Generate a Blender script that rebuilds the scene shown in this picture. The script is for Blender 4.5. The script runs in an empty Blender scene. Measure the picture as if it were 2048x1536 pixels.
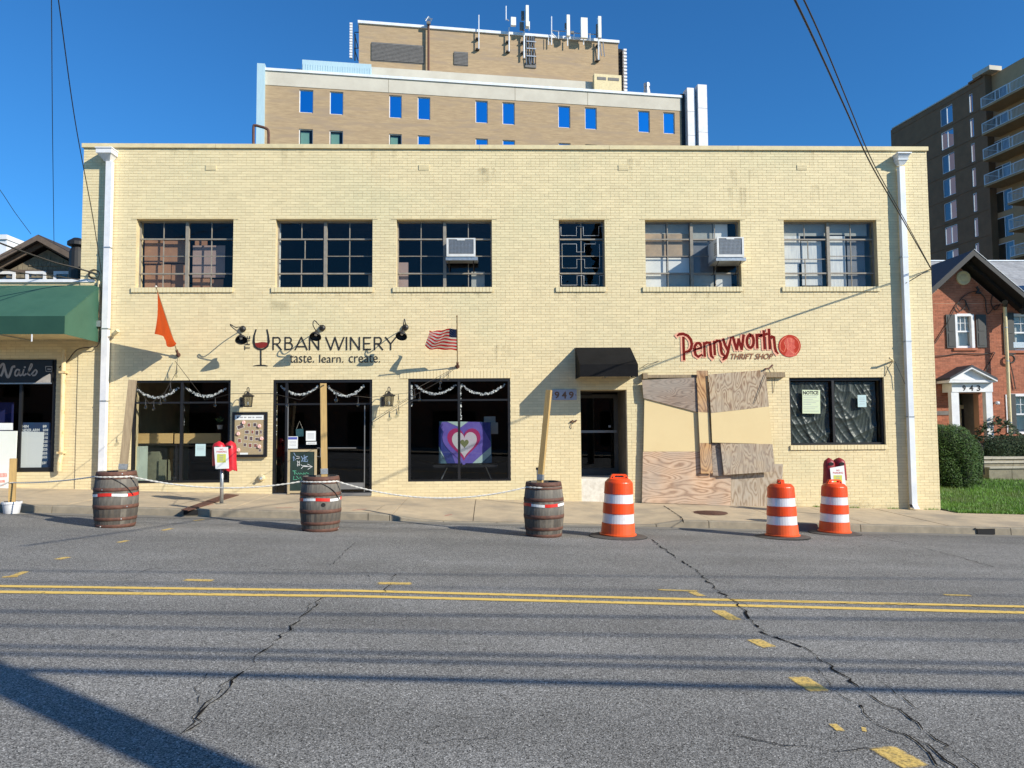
import bpy, math, random
from mathutils import Vector, Matrix
random.seed(7)
S = bpy.context.scene
COL = S.collection
# ------------------------------------------------------------------ camera
EYE = Vector((0, 0, 1.70)); FOC = 1480.0
CR = Vector((0.99959246, -0.0277661, -0.00662984)); CU = Vector((0.00500698, -0.05811444, 0.99829737)); CF = Vector((0.02810411, 0.99792372, 0.05795173))
cam = bpy.data.cameras.new('camera'); co = bpy.data.objects.new('camera', cam); COL.objects.link(co)
m = Matrix.Identity(4)
for i in range(3):
    m[i][0] = CR[i]; m[i][1] = CU[i]; m[i][2] = -CF[i]; m[i][3] = EYE[i]
co.matrix_world = m
cam.sensor_width = 36; cam.lens = 36 * FOC / 2048; cam.clip_start = .1; cam.clip_end = 3000
S.camera = co
# ------------------------------------------------------------------ sky, sun, exposure
AZ, EL = math.radians(55.8), math.radians(28)
SUN = Vector((math.sin(AZ) * math.cos(EL), -math.cos(AZ) * math.cos(EL), math.sin(EL)))
w = bpy.data.worlds.new('World'); S.world = w; w.use_nodes = True
nt = w.node_tree; bg = nt.nodes['Background']
sky = nt.nodes.new('ShaderNodeTexSky'); sky.sky_type = 'NISHITA'; sky.sun_disc = False
sky.sun_elevation = EL; sky.sun_rotation = math.atan2(SUN.x, SUN.y)
sky.altitude = 100; sky.air_density = 1.0; sky.dust_density = .25; sky.ozone_density = 3.0
tint = nt.nodes.new('ShaderNodeMix'); tint.data_type = 'RGBA'; tint.blend_type = 'MULTIPLY'; tint.inputs[0].default_value = 1; tint.inputs[7].default_value = (.285, .80, 1.22, 1)
nt.links.new(sky.outputs[0], tint.inputs[6]); nt.links.new(tint.outputs[2], bg.inputs[0]); bg.inputs[1].default_value = .104
sl = bpy.data.lights.new('sun', 'SUN'); sl.energy = 4.9; sl.angle = math.radians(.45); sl.color = (1, .93, .80)
so = bpy.data.objects.new('sun', sl); COL.objects.link(so)
so.rotation_euler = SUN.to_track_quat('Z', 'Y').to_euler(); so.location = (20, -14, 20)
S.view_settings.view_transform = 'Standard'; S.view_settings.look = 'None'
S.view_settings.exposure = .35; S.view_settings.gamma = 1; S.view_settings.use_curve_mapping = False
S.cycles.max_bounces = 8; S.cycles.transparent_max_bounces = 16
# ------------------------------------------------------------------ measuring: photo pixel -> a point on a real plane
def ray(px, py):
    return CR * ((px - 1024) / FOC) - CU * ((py - 768) / FOC) + CF
def W(px, py, Y=17.0):
    d = ray(px, py); return EYE + d * (Y / d.y)
PROF = [(-40, -.02), (0, 0), (7.2, .04), (12, -.04), (13.95, -.10), (60, -.10)]
def lerp(T, y):
    if y <= T[0][0]: return T[0][1]
    for (a, b), (c, d) in zip(T, T[1:]):
        if y <= c: return b + (d - b) * (y - a) / (c - a)
    return T[-1][1]
MX = .033
def gz(x, y): return -MX * x + lerp(PROF, y)
def apron(x): return lerp([(-2.1, 0), (-1.2, 1), (2.9, 1), (3.6, 0)], x)
def swz(x, y):      # top of the sidewalk
    t = max(0, min(1, (y - 14.05) / 2.95))
    return -MX * x + .035 + .025 * t - .12 * apron(x) * max(0, 1 - t * 1.5)
def hit(fn, px, py):
    d = ray(px, py); a, b = .5, 200.0
    for _ in range(60):
        c = (a + b) / 2; P = EYE + d * c
        if P.z > fn(P.x, P.y): a = c
        else: b = c
    return EYE + d * a
def G(px, py): return hit(gz, px, py)
def SW(px, py): return hit(swz, px, py)
# ------------------------------------------------------------------ mesh builder
class MB:
    def __init__(s): s.v = []; s.f = []; s.m = []; s.mi = 0
    def add(s, vs, fs):
        n = len(s.v); s.v += [tuple(v) for v in vs]; s.f += [tuple(i + n for i in f) for f in fs]; s.m += [s.mi] * len(fs); return s
    def box(s, x0, x1, y0, y1, z0, z1, mat=None):
        vs = [(x, y, z) for x in (x0, x1) for y in (y0, y1) for z in (z0, z1)]
        if mat is not None: vs = [mat @ Vector(v) for v in vs]
        return s.add(vs, [(0, 1, 3, 2), (4, 6, 7, 5), (0, 4, 5, 1), (2, 3, 7, 6), (0, 2, 6, 4), (1, 5, 7, 3)])
    def prism(s, pts, y0, y1):          # outline in x,z ; extruded along y
        n = len(pts); vs = [(p[0], y0, p[1]) for p in pts] + [(p[0], y1, p[1]) for p in pts]
        return s.add(vs, [tuple(range(n)), tuple(range(2 * n - 1, n - 1, -1))] + [(i, i + n, (i + 1) % n + n, (i + 1) % n) for i in range(n)])
    def solid(s, pts, off):             # outline of 3D points extruded by a vector
        n = len(pts); off = Vector(off); vs = [Vector(p) for p in pts]; vs += [p + off for p in vs]
        return s.add(vs, [tuple(range(n)), tuple(range(2 * n - 1, n - 1, -1))] + [(i, i + n, (i + 1) % n + n, (i + 1) % n) for i in range(n)])
    def tube(s, pts, r, n=6, cap=True):
        pts = [Vector(p) for p in pts]; k = len(pts); rs = r if isinstance(r, (list, tuple)) else [r] * k
        ref = None; rings = []
        for i, p in enumerate(pts):
            t = (pts[min(i + 1, k - 1)] - pts[max(i - 1, 0)])
            t = t.normalized() if t.length > 1e-9 else Vector((0, 0, 1))
            if ref is None: ref = t.orthogonal().normalized()
            ref = (ref - t * ref.dot(t)); ref = ref.normalized() if ref.length > 1e-6 else t.orthogonal().normalized()
            b = t.cross(ref)
            rings.append([p + (ref * math.cos(2 * math.pi * j / n) + b * math.sin(2 * math.pi * j / n)) * rs[i] for j in range(n)])
        vs = [v for R in rings for v in R]
        fs = [(i * n + j, i * n + (j + 1) % n, (i + 1) * n + (j + 1) % n, (i + 1) * n + j) for i in range(k - 1) for j in range(n)]
        if cap: fs += [tuple(range(n - 1, -1, -1)), tuple(range((k - 1) * n, k * n))]
        return s.add(vs, fs)
    def lathe(s, prof, n=24, c=(0, 0, 0), mat=None, close=True):     # prof: (r, z)
        k = len(prof); vs = []
        for r, z in prof:
            for j in range(n):
                a = 2 * math.pi * j / n; v = Vector((r * math.cos(a), r * math.sin(a), z))
                vs.append((mat @ v if mat is not None else v) + Vector(c))
        fs = [(i * n + j, i * n + (j + 1) % n, (i + 1) * n + (j + 1) % n, (i + 1) * n + j) for i in range(k - 1) for j in range(n)]
        if close: fs += [tuple(range(n - 1, -1, -1)), tuple(range((k - 1) * n, k * n))]
        return s.add(vs, fs)
    def ribbon(s, pts, wd, fn=None, th=.0):  # flat strip seen from above
        pts = [Vector(p) for p in pts]; k = len(pts); ws = wd if isinstance(wd, (list, tuple)) else [wd] * k
        vs = []
        for i, p in enumerate(pts):
            t = pts[min(i + 1, k - 1)] - pts[max(i - 1, 0)]; nrm = Vector((-t.y, t.x, 0)).normalized()
            vs += [p + nrm * ws[i] / 2, p - nrm * ws[i] / 2]
        return s.add(vs, [(2 * i, 2 * i + 1, 2 * i + 3, 2 * i + 2) for i in range(k - 1)])
    def stroke(s, pts, wd, y, th=.003):      # painted stroke on a plane of constant y, pts in x,z
        pts = [Vector((p[0], p[1])) for p in pts]; k = len(pts); ws = wd if isinstance(wd, (list, tuple)) else [wd] * k
        L = []; R = []
        for i, p in enumerate(pts):
            t = (pts[min(i + 1, k - 1)] - pts[max(i - 1, 0)]).normalized(); nrm = Vector((-t.y, t.x))
            e = t * (ws[i] * .3) * (-1 if i == 0 else 1 if i == k - 1 else 0)
            L.append(p + nrm * ws[i] / 2 + e); R.append(p - nrm * ws[i] / 2 + e)
        vs = [(p.x, y, p.y) for p in L] + [(p.x, y, p.y) for p in R]
        return s.add(vs, [(i, i + 1, i + 1 + k, i + k) for i in range(k - 1)])
    def mesh(s, name, mats, smooth=False):
        me = bpy.data.meshes.new(name); me.from_pydata(s.v, [], s.f)
        for a in (mats if isinstance(mats, (list, tuple)) else [mats]): me.materials.append(a)
        if len(set(s.m)) > 1: me.polygons.foreach_set('material_index', s.m)
        if smooth: me.polygons.foreach_set('use_smooth', [True] * len(me.polygons))
        me.update(); return me
def ob(name, mb, mats=None, parent=None, loc=None, label=None, cat=None, group=None, kind=None, smooth=False, rot=None):
    me = mb.mesh(name, mats, smooth) if isinstance(mb, MB) else mb
    o = bpy.data.objects.new(name, me); COL.objects.link(o)
    if parent is not None:
        o.parent = parent
        if loc is None and not parent.get('_local'): 
            o.matrix_parent_inverse = Matrix.Translation(-(parent.get('_w') and Vector(parent['_w']) or Vector((0, 0, 0))))
    if loc is not None: o.location = loc
    if rot is not None: o.rotation_euler = rot
    o['_w'] = list(o.location) if parent is None else [0, 0, 0]
    return tag(o, label, cat, group, kind)
def tag(o, label=None, cat=None, group=None, kind=None):
    if label: o['label'] = label
    if cat: o['category'] = cat
    if group: o['group'] = group
    if kind: o['kind'] = kind
    return o
def thing(name, label, cat, loc=(0, 0, 0), group=None, kind=None, local=False):
    o = bpy.data.objects.new(name, None); COL.objects.link(o); o.location = loc; o['_w'] = list(loc)
    if local: o['_local'] = 1
    return tag(o, label, cat, group, kind)
def dup(o, parent=None):
    c = o.copy(); COL.objects.link(c)
    if parent is not None: c.parent = parent
    for ch in list(o.children): dup(ch, c)
    return c
def txt(body, size, extr=.001, shear=0, bold=0):
    cu = bpy.data.curves.new('t', 'FONT'); cu.body = body; cu.size = size; cu.extrude = extr; cu.shear = shear; cu.offset = bold
    cu.align_x = 'CENTER'; cu.align_y = 'CENTER'; cu.resolution_u = 3
    t = bpy.data.objects.new('t', cu); COL.objects.link(t)
    me = bpy.data.meshes.new_from_object(t, depsgraph=bpy.context.evaluated_depsgraph_get())
    bpy.data.objects.remove(t); return me
def wtext(name, body, px0, py0, px1, py1, mat, parent, Y=17.0, shear=0, bold=0, rot=0):
    """lettering filling the box given by two photo corners, standing on the plane y=Y"""
    me = txt(body, 1, .0008, shear, bold)
    a = W(px0, py0, Y); b = W(px1, py1, Y)
    xs = [v.co.x for v in me.vertices]; ys = [v.co.y for v in me.vertices]
    cx, cy = (max(xs) + min(xs)) / 2, (max(ys) + min(ys)) / 2; wx, wy = max(xs) - min(xs), max(ys) - min(ys)
    TW, TH = abs(b.x - a.x), abs(a.z - b.z)
    if rot: TW, TH = TH, TW
    c, s_ = math.cos(rot), math.sin(rot)
    for v in me.vertices:
        u = (v.co.x - cx) * TW / wx; q = (v.co.y - cy) * TH / wy
        v.co = ((a.x + b.x) / 2 + u * c - q * s_, Y - v.co.z, (a.z + b.z) / 2 + u * s_ + q * c)
    me.materials.append(mat)
    return ob(name, me, parent=parent)
# ------------------------------------------------------------------ materials
def M(name, c1, c2=None, rough=.8, scale=4, detail=6, metal=0, bump=0, bscale=60, spec=.5, stretch=(1, 1, 1), lo=.35, hi=.65, island=0, c3=None, s3=.6):
    mt = bpy.data.materials.new(name); mt.use_nodes = True; n = mt.node_tree.nodes; l = mt.node_tree.links
    b = n['Principled BSDF']; b.inputs['Roughness'].default_value = rough; b.inputs['Metallic'].default_value = metal
    b.inputs['Specular IOR Level'].default_value = spec; b.inputs['Base Color'].default_value = (*c1, 1)
    tc = n.new('ShaderNodeTexCoord'); mp = n.new('ShaderNodeMapping'); mp.inputs['Scale'].default_value = stretch; l.new(tc.outputs['Object'], mp.inputs[0])
    out = None
    if c2:
        nz = n.new('ShaderNodeTexNoise'); nz.inputs['Scale'].default_value = scale; nz.inputs['Detail'].default_value = detail; nz.inputs['Roughness'].default_value = .65
        l.new(mp.outputs[0], nz.inputs[0])
        r = n.new('ShaderNodeMapRange'); r.inputs[1].default_value = lo; r.inputs[2].default_value = hi; l.new(nz.outputs[0], r.inputs[0])
        x = n.new('ShaderNodeMix'); x.data_type = 'RGBA'; x.inputs[6].default_value = (*c1, 1); x.inputs[7].default_value = (*c2, 1); l.new(r.outputs[0], x.inputs[0]); out = x.outputs[2]
        if c3:
            n3 = n.new('ShaderNodeTexNoise'); n3.inputs['Scale'].default_value = s3; n3.inputs['Detail'].default_value = 4; l.new(mp.outputs[0], n3.inputs[0])
            r3 = n.new('ShaderNodeMapRange'); r3.inputs[1].default_value = .5; r3.inputs[2].default_value = .68; l.new(n3.outputs[0], r3.inputs[0])
            x3 = n.new('ShaderNodeMix'); x3.data_type = 'RGBA'; x3.inputs[7].default_value = (*c3, 1); l.new(r3.outputs[0], x3.inputs[0]); l.new(out, x3.inputs[6]); out = x3.outputs[2]
    if island:
        g = n.new('ShaderNodeNewGeometry'); r = n.new('ShaderNodeMapRange'); r.inputs[3].default_value = 1 - island; r.inputs[4].default_value = 1 + island * .6; l.new(g.outputs['Random Per Island'], r.inputs[0])
        h = n.new('ShaderNodeHueSaturation'); l.new(r.outputs[0], h.inputs['Value'])
        if out: l.new(out, h.inputs['Color'])
        else: h.inputs['Color'].default_value = (*c1, 1)
        out = h.outputs[0]
    if out: l.new(out, b.inputs['Base Color'])
    if bump:
        nb = n.new('ShaderNodeTexNoise'); nb.inputs['Scale'].default_value = bscale; nb.inputs['Detail'].default_value = 5; l.new(mp.outputs[0], nb.inputs[0])
        bp = n.new('ShaderNodeBump'); bp.inputs['Strength'].default_value = bump; bp.inputs['Distance'].default_value = .01; l.new(nb.outputs[0], bp.inputs['Height']); l.new(bp.outputs[0], b.inputs['Normal'])
    return mt
def glass(name, tint=(.5, .55, .55), ior=1.5, wob=.0, rough=.0, refl=(1, 1, 1)):
    mt = bpy.data.materials.new(name); mt.use_nodes = True; n = mt.node_tree.nodes; l = mt.node_tree.links; n.clear()
    o = n.new('ShaderNodeOutputMaterial'); t = n.new('ShaderNodeBsdfTransparent'); t.inputs[0].default_value = (*tint, 1)
    g = n.new('ShaderNodeBsdfGlossy'); g.inputs['Roughness'].default_value = rough; g.inputs[0].default_value = (*refl, 1)
    f = n.new('ShaderNodeFresnel'); x = n.new('ShaderNodeMixShader'); ge = n.new('ShaderNodeNewGeometry'); mr = n.new('ShaderNodeMapRange'); mr.inputs[3].default_value = ior; mr.inputs[4].default_value = 1 / ior; l.new(ge.outputs['Backfacing'], mr.inputs[0]); l.new(mr.outputs[0], f.inputs[0])
    l.new(f.outputs[0], x.inputs[0]); l.new(t.outputs[0], x.inputs[1]); l.new(g.outputs[0], x.inputs[2]); l.new(x.outputs[0], o.inputs[0])
    if wob:
        tc = n.new('ShaderNodeTexCoord'); nz = n.new('ShaderNodeTexNoise'); nz.inputs['Scale'].default_value = 1.3; l.new(tc.outputs['Object'], nz.inputs[0])
        bp = n.new('ShaderNodeBump'); bp.inputs['Strength'].default_value = wob; bp.inputs['Distance'].default_value = .05; l.new(nz.outputs[0], bp.inputs['Height'])
        l.new(bp.outputs[0], g.inputs['Normal']); l.new(bp.outputs[0], f.inputs['Normal'])
    return mt
def woodmat(name, ca, cb, cc, vertical=False, rough=.75, sc=1.0, dist=9):
    """rotary-cut grain: distorted rings"""
    mt = bpy.data.materials.new(name); mt.use_nodes = True; n = mt.node_tree.nodes; l = mt.node_tree.links; b = n['Principled BSDF']; b.inputs['Roughness'].default_value = rough; b.inputs['Specular IOR Level'].default_value = .2
    tc = n.new('ShaderNodeTexCoord'); mp = n.new('ShaderNodeMapping'); mp.inputs['Scale'].default_value = (1.0, 1, .33) if vertical else (.3, 1, 1.1); l.new(tc.outputs['Object'], mp.inputs[0])
    nz = n.new('ShaderNodeTexNoise'); nz.inputs['Scale'].default_value = 2.6 * sc; nz.inputs['Detail'].default_value = 1.5; nz.inputs['Roughness'].default_value = .4; l.new(mp.outputs[0], nz.inputs[0])
    mu = n.new('ShaderNodeMath'); mu.operation = 'MULTIPLY'; mu.inputs[1].default_value = dist; l.new(nz.outputs[0], mu.inputs[0])
    fb = n.new('ShaderNodeTexNoise'); fb.inputs['Scale'].default_value = 30; fb.inputs['Detail'].default_value = 4; l.new(mp.outputs[0], fb.inputs[0]); fa = n.new('ShaderNodeMath'); fa.operation = 'MULTIPLY_ADD'; fa.inputs[1].default_value = .45; l.new(fb.outputs[0], fa.inputs[0]); l.new(mu.outputs[0], fa.inputs[2]); fr = n.new('ShaderNodeMath'); fr.operation = 'PINGPONG'; fr.inputs[1].default_value = .5; l.new(fa.outputs[0], fr.inputs[0]); f2_ = n.new('ShaderNodeMath'); f2_.operation = 'MULTIPLY'; f2_.inputs[1].default_value = 2; l.new(fr.outputs[0], f2_.inputs[0]); fr = f2_
    rp = n.new('ShaderNodeValToRGB'); e = rp.color_ramp.elements; e[0].position = 0; e[0].color = (*ca, 1); e[1].position = .55; e[1].color = (*cb, 1); k = rp.color_ramp.elements.new(1.0); k.color = (*cc, 1); l.new(fr.outputs[0], rp.inputs[0])
    n2 = n.new('ShaderNodeTexNoise'); n2.inputs['Scale'].default_value = 1.4; n2.inputs['Detail'].default_value = 5; l.new(tc.outputs['Object'], n2.inputs[0])
    r2 = n.new('ShaderNodeMapRange'); r2.inputs[1].default_value = .35; r2.inputs[2].default_value = .7; r2.inputs[3].default_value = 0; r2.inputs[4].default_value = .55; l.new(n2.outputs[0], r2.inputs[0])
    x = n.new('ShaderNodeMix'); x.data_type = 'RGBA'; x.inputs[7].default_value = (.36, .34, .30, 1); l.new(r2.outputs[0], x.inputs[0]); l.new(rp.outputs[0], x.inputs[6]); l.new(x.outputs[2], b.inputs['Base Color'])
    bp = n.new('ShaderNodeBump'); bp.inputs['Strength'].default_value = .25; bp.inputs['Distance'].default_value = .003; l.new(fr.outputs[0], bp.inputs['Height']); l.new(bp.outputs[0], b.inputs['Normal'])
    return mt
def asphalt():
    mt = M('asphalt', (.185, .178, .162), (.238, .23, .212), .88, .5, 5, spec=.25)
    n = mt.node_tree.nodes; l = mt.node_tree.links; b = n['Principled BSDF']; src = b.inputs['Base Color'].links[0].from_socket
    tc = n.new('ShaderNodeTexCoord'); v = n.new('ShaderNodeTexVoronoi'); v.inputs['Scale'].default_value = 150; l.new(tc.outputs['Object'], v.inputs[0])
    sep = n.new('ShaderNodeSeparateColor'); l.new(v.outputs['Color'], sep.inputs[0])
    r = n.new('ShaderNodeMapRange'); r.inputs[1].default_value = 0; r.inputs[2].default_value = 1; r.inputs[3].default_value = .5; r.inputs[4].default_value = 1.45; l.new(sep.outputs[0], r.inputs[0])
    pw = n.new('ShaderNodeMath'); pw.operation = 'POWER'; pw.inputs[1].default_value = 1.5; l.new(r.outputs[0], pw.inputs[0])
    sp = n.new('ShaderNodeMapRange'); sp.inputs[1].default_value = .93; sp.inputs[2].default_value = .97; sp.inputs[4].default_value = 1.5; l.new(sep.outputs[1], sp.inputs[0]); dk = n.new('ShaderNodeMapRange'); dk.inputs[1].default_value = .08; dk.inputs[2].default_value = .14; dk.inputs[3].default_value = -.55; dk.inputs[4].default_value = 0; l.new(sep.outputs[2], dk.inputs[0]); s2 = n.new('ShaderNodeMath'); l.new(pw.outputs[0], s2.inputs[0]); l.new(sp.outputs[0], s2.inputs[1]); s3_ = n.new('ShaderNodeMath'); l.new(s2.outputs[0], s3_.inputs[0]); l.new(dk.outputs[0], s3_.inputs[1]); s3_.use_clamp = False; pw = s3_
    mv = n.new('ShaderNodeMix'); mv.data_type = 'RGBA'; mv.blend_type = 'MULTIPLY'; mv.inputs[0].default_value = 1; l.new(src, mv.inputs[6]); l.new(pw.outputs[0], mv.inputs[7])
    # wheel-path wear running along the street
    mp = n.new('ShaderNodeMapping'); mp.inputs['Scale'].default_value = (.06, 1.1, 1); l.new(tc.outputs['Object'], mp.inputs[0])
    nz = n.new('ShaderNodeTexNoise'); nz.inputs['Scale'].default_value = 1.2; nz.inputs['Detail'].default_value = 3; l.new(mp.outputs[0], nz.inputs[0])
    r4 = n.new('ShaderNodeMapRange'); r4.inputs[1].default_value = .3; r4.inputs[2].default_value = .7; r4.inputs[3].default_value = .84; r4.inputs[4].default_value = 1.12; l.new(nz.outputs[0], r4.inputs[0])
    m2 = n.new('ShaderNodeMix'); m2.data_type = 'RGBA'; m2.blend_type = 'MULTIPLY'; m2.inputs[0].default_value = 1; l.new(mv.outputs[2], m2.inputs[6]); l.new(r4.outputs[0], m2.inputs[7])
    l.new(m2.outputs[2], b.inputs['Base Color'])
    nb = n.new('ShaderNodeTexNoise'); nb.inputs['Scale'].default_value = 220; nb.inputs['Detail'].default_value = 2; l.new(tc.outputs['Object'], nb.inputs[0])
    ad = n.new('ShaderNodeMath'); ad.operation = 'ADD'; l.new(nb.outputs[0], ad.inputs[0]); l.new(v.outputs['Distance'], ad.inputs[1])
    bp = n.new('ShaderNodeBump'); bp.inputs['Strength'].default_value = .5; bp.inputs['Distance'].default_value = .003; l.new(ad.outputs[0], bp.inputs['Height']); l.new(bp.outputs[0], b.inputs['Normal'])
    return mt
def sprayed(name, col, lo=.25, hi=.6, ns=28, amt=.9):
    """paint whose edge fades: attribute 'fade' is 1 in the middle of a mark and 0 at its border"""
    mt = bpy.data.materials.new(name); mt.use_nodes = True; n = mt.node_tree.nodes; l = mt.node_tree.links; b = n['Principled BSDF']; b.inputs['Base Color'].default_value = (*col, 1); b.inputs['Roughness'].default_value = .8
    o = n['Material Output']; t = n.new('ShaderNodeBsdfTransparent'); x = n.new('ShaderNodeMixShader')
    a = n.new('ShaderNodeAttribute'); a.attribute_name = 'fade'; tc = n.new('ShaderNodeTexCoord'); nz = n.new('ShaderNodeTexNoise'); nz.inputs['Scale'].default_value = ns; nz.inputs['Detail'].default_value = 6; nz.inputs['Roughness'].default_value = .8; l.new(tc.outputs['Object'], nz.inputs[0])
    s1 = n.new('ShaderNodeMath'); s1.operation = 'SUBTRACT'; s1.inputs[0].default_value = 1; l.new(nz.outputs[0], s1.inputs[1])
    ml = n.new('ShaderNodeMath'); ml.operation = 'MULTIPLY'; l.new(s1.outputs[0], ml.inputs[0]); l.new(a.outputs['Fac'], ml.inputs[1])
    r = n.new('ShaderNodeMapRange'); r.inputs[1].default_value = lo; r.inputs[2].default_value = hi; r.inputs[4].default_value = amt; l.new(ml.outputs[0], r.inputs[0])
    l.new(r.outputs[0], x.inputs[0]); l.new(t.outputs[0], x.inputs[1]); l.new(b.outputs[0], x.inputs[2]); l.new(x.outputs[0], o.inputs[0])
    return mt
def fademesh(name, path, wd, mat, fn, nseg=14, ends=True):
    """flat mark laid on the ground: path of points, soft on both sides and both ends"""
    pts = [Vector(p) for p in path]
    if len(pts) == 2: pts = [pts[0].lerp(pts[1], i / nseg) for i in range(nseg + 1)]
    k = len(pts); vs = []; fa = []
    for i, p in enumerate(pts):
        t = pts[min(i + 1, k - 1)] - pts[max(i - 1, 0)]; nr = Vector((-t.y, t.x, 0)).normalized(); e = min(1, min(i, k - 1 - i) / 1.6) if ends else 1
        for q, fv in (((-1, 0), (-.72, 1), (.72, 1), (1, 0)) if not ends else ((-1.15, 0), (-.7, .9), (.7, .9), (1.15, 0))):
            P = p + nr * q * wd / 2; P.z = fn(P.x, P.y) + .005; vs.append(P); fa.append(fv * e)
    me = bpy.data.meshes.new(name); me.from_pydata([tuple(v) for v in vs], [], [(i * 4 + j, i * 4 + j + 1, i * 4 + j + 5, i * 4 + j + 4) for i in range(k - 1) for j in range(3)])
    at = me.attributes.new('fade', 'FLOAT', 'POINT'); at.data.foreach_set('value', fa); me.materials.append(mat); return me
CREAM = (.80, .67, .405); CREAM2 = (.75, .63, .38)
m_paint = M('cream_brick_paint', CREAM, CREAM2, .62, 1.6, 8, bump=.25, bscale=90, island=.07, c3=(.72, .63, .385), s3=.45, spec=.3)
m_joint = M('cream_joint', (.67, .545, .31), (.55, .445, .25), .9, 5)
m_creamdull = M('cream_painted_trim', (.74, .62, .36), (.62, .52, .31), .7, 6)
m_stain = sprayed('wall_stain', (.30, .25, .14), .18, .9, 5, .5)
m_asph = asphalt()
m_conc = M('sidewalk_concrete', (.54, .43, .28), (.44, .35, .235), .9, 3, 8, bump=.3, bscale=120, c3=(.34, .28, .20), s3=1.1)
m_kerb = M('kerb_concrete', (.34, .29, .21), (.23, .20, .15), .9, 4, 8, bump=.3, bscale=80)
m_yel = sprayed('line_paint', (.80, .54, .13), .30, .44, 14, 1)
m_spray = sprayed('spray_paint', (.82, .56, .15), .26, .50, 38, .92)
m_pink = sprayed('pink_spray_paint', (.75, .22, .17), .2, .6, 30, .7)
m_crack = M('crack', (.022, .02, .018), rough=1, spec=0)
m_black = M('black_frame', (.012, .012, .013), rough=.45)
m_iron = M('black_iron', (.015, .014, .014), rough=.5)
m_white = M('white_paint', (.80, .80, .80), (.66, .67, .70), .45, 3)
m_whitem = M('white_metal', (.80, .83, .86), (.66, .70, .74), .4, 2)
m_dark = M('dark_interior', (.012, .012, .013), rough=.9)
m_taupe = M('taupe_sash', (.30, .265, .215), (.22, .20, .165), .6, 8)
m_alum = M('aluminium', (.32, .32, .31), rough=.4, metal=.6)
m_galv = M('galvanised_steel', (.5, .52, .53), (.35, .37, .38), .4, 20, metal=.7)
m_rust = M('rusty_steel', (.15, .065, .04), (.08, .035, .025), .75, 14)
m_lumber = M('pressure_treated_lumber', (.50, .33, .12), (.38, .25, .10), .8, 8, stretch=(6, 6, .5))
m_lumbergrey = M('weathered_lumber', (.36, .275, .17), (.24, .18, .11), .85, 8, stretch=(6, 6, .5))
m_paper = M('paper', (.80, .82, .80), rough=.8)
m_gl = glass('shop_glass', (.80, .82, .82))
m_glup = glass('sash_glass', (.92, .93, .94), 1.42, .12)
m_glfar = glass('far_glass', (.35, .38, .42), 2.0, refl=(.8, .85, .9))
# ================================================================== ground, road, kerb, sidewalk
def grid_sheet(xs, ys, fn):
    mb = MB(); vs = [(x, y, fn(x, y)) for y in ys for x in xs]; n = len(xs)
    return mb.add(vs, [(j * n + i, j * n + i + 1, (j + 1) * n + i + 1, (j + 1) * n + i) for j in range(len(ys) - 1) for i in range(n - 1)])
m_soil = M('distant_ground', (.10, .11, .06), (.14, .12, .08), .95, .2)
def far(x, y): return -MX * max(-90, min(90, x)) - .45 + (0 if y < 17 else 0)
ob('ground', grid_sheet([-900, -300, -90, -40, 0, 40, 90, 300, 900], [-600, -100, -40, 0, 40, 100, 300, 1200], far), m_soil, kind='structure')
xs = [-70 + 2 * i for i in range(71)]
road = ob('road', grid_sheet(xs, [-9, -5, 0, 2, 4, 5.5, 7.2, 8.5, 10, 12, 13, 13.97], gz), m_asph, kind='structure')
m_smooth = M('gutter_concrete', (.25, .23, .19), (.17, .16, .14), .9, 3, 8, bump=.3, stretch=(.5, 2, 1))
gut = MB()
def gutz(x, y): return gz(x, y) + .005
gx = [-40 + .5 * i for i in range(161)]
mbg = grid_sheet(gx, [13.62, 13.975], gutz)
ob('gutter', mbg, m_smooth, kind='structure')
# kerb stones
kerb = thing('kerb', None, None, (0, 14, 0), kind='structure')
x = -40.0
while x < 40:
    ln = 2.9 if not (-2.4 < x < 3.4) else 1.0
    if -4.9 < x < -2.1: ln = max(.4, -2.1 - x)
    x2 = x + ln - .014
    pts = []
    k = max(1, int(ln / .5))
    mb = MB(); vs = []
    for i in range(k + 1):
        xx = x + (x2 - x) * i / k; t = swz(xx, 14.05); b = gz(xx, 13.97) - .1
        vs += [(xx, 13.97, b), (xx, 13.985, t - .012), (xx, 14.0, t), (xx, 14.14, t + .001), (xx, 14.14, b)]
    fs = [(i * 5 + j, i * 5 + j + 1, i * 5 + 6 + j, i * 5 + 5 + j) for i in range(k) for j in range(4)] + [(0, 1, 2, 3, 4), tuple(range(k * 5 + 4, k * 5 - 1, -1))]
    mb.add(vs, fs); ob('kerb_stone', mb, m_kerb, kerb); x += ln
# sidewalk of separate slabs
swk = thing('sidewalk', None, None, (0, 15.5, 0), kind='structure')
ob('bedding', grid_sheet(gx, [14.1, 15.2, 17.3], lambda a, b: swz(a, b) - .03), m_kerb, swk)
x = -40.0
while x < 40:
    for ya, yb in ((14.155, 15.52), (15.535, 17.2)) if -2.3 < x < 3.2 else ((14.155, 17.2),):
        x2 = x + 1.51; mb = MB(); ks = [x + (x2 - x) * i / 3 for i in range(4)]; ys = [ya + (yb - ya) * i / 4 for i in range(5)]
        dz = random.uniform(-.004, .004)
        vs = [(a, b, swz(a, b) + dz) for b in ys for a in ks]
        fs = [(j * 4 + i, j * 4 + i + 1, j * 4 + i + 5, j * 4 + i + 4) for j in range(4) for i in range(3)]
        e = [0, 1, 2, 3, 7, 11, 15, 19, 18, 17, 16, 12, 8, 4]; nb = len(vs); vs += [(vs[i][0], vs[i][1], vs[i][2] - .05) for i in e]
        fs += [(e[i], nb + i, nb + (i + 1) % 14, e[(i + 1) % 14]) for i in range(14)]
        mb.add(vs, fs); ob('slab', mb, m_conc, swk)
    x += 1.525
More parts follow.
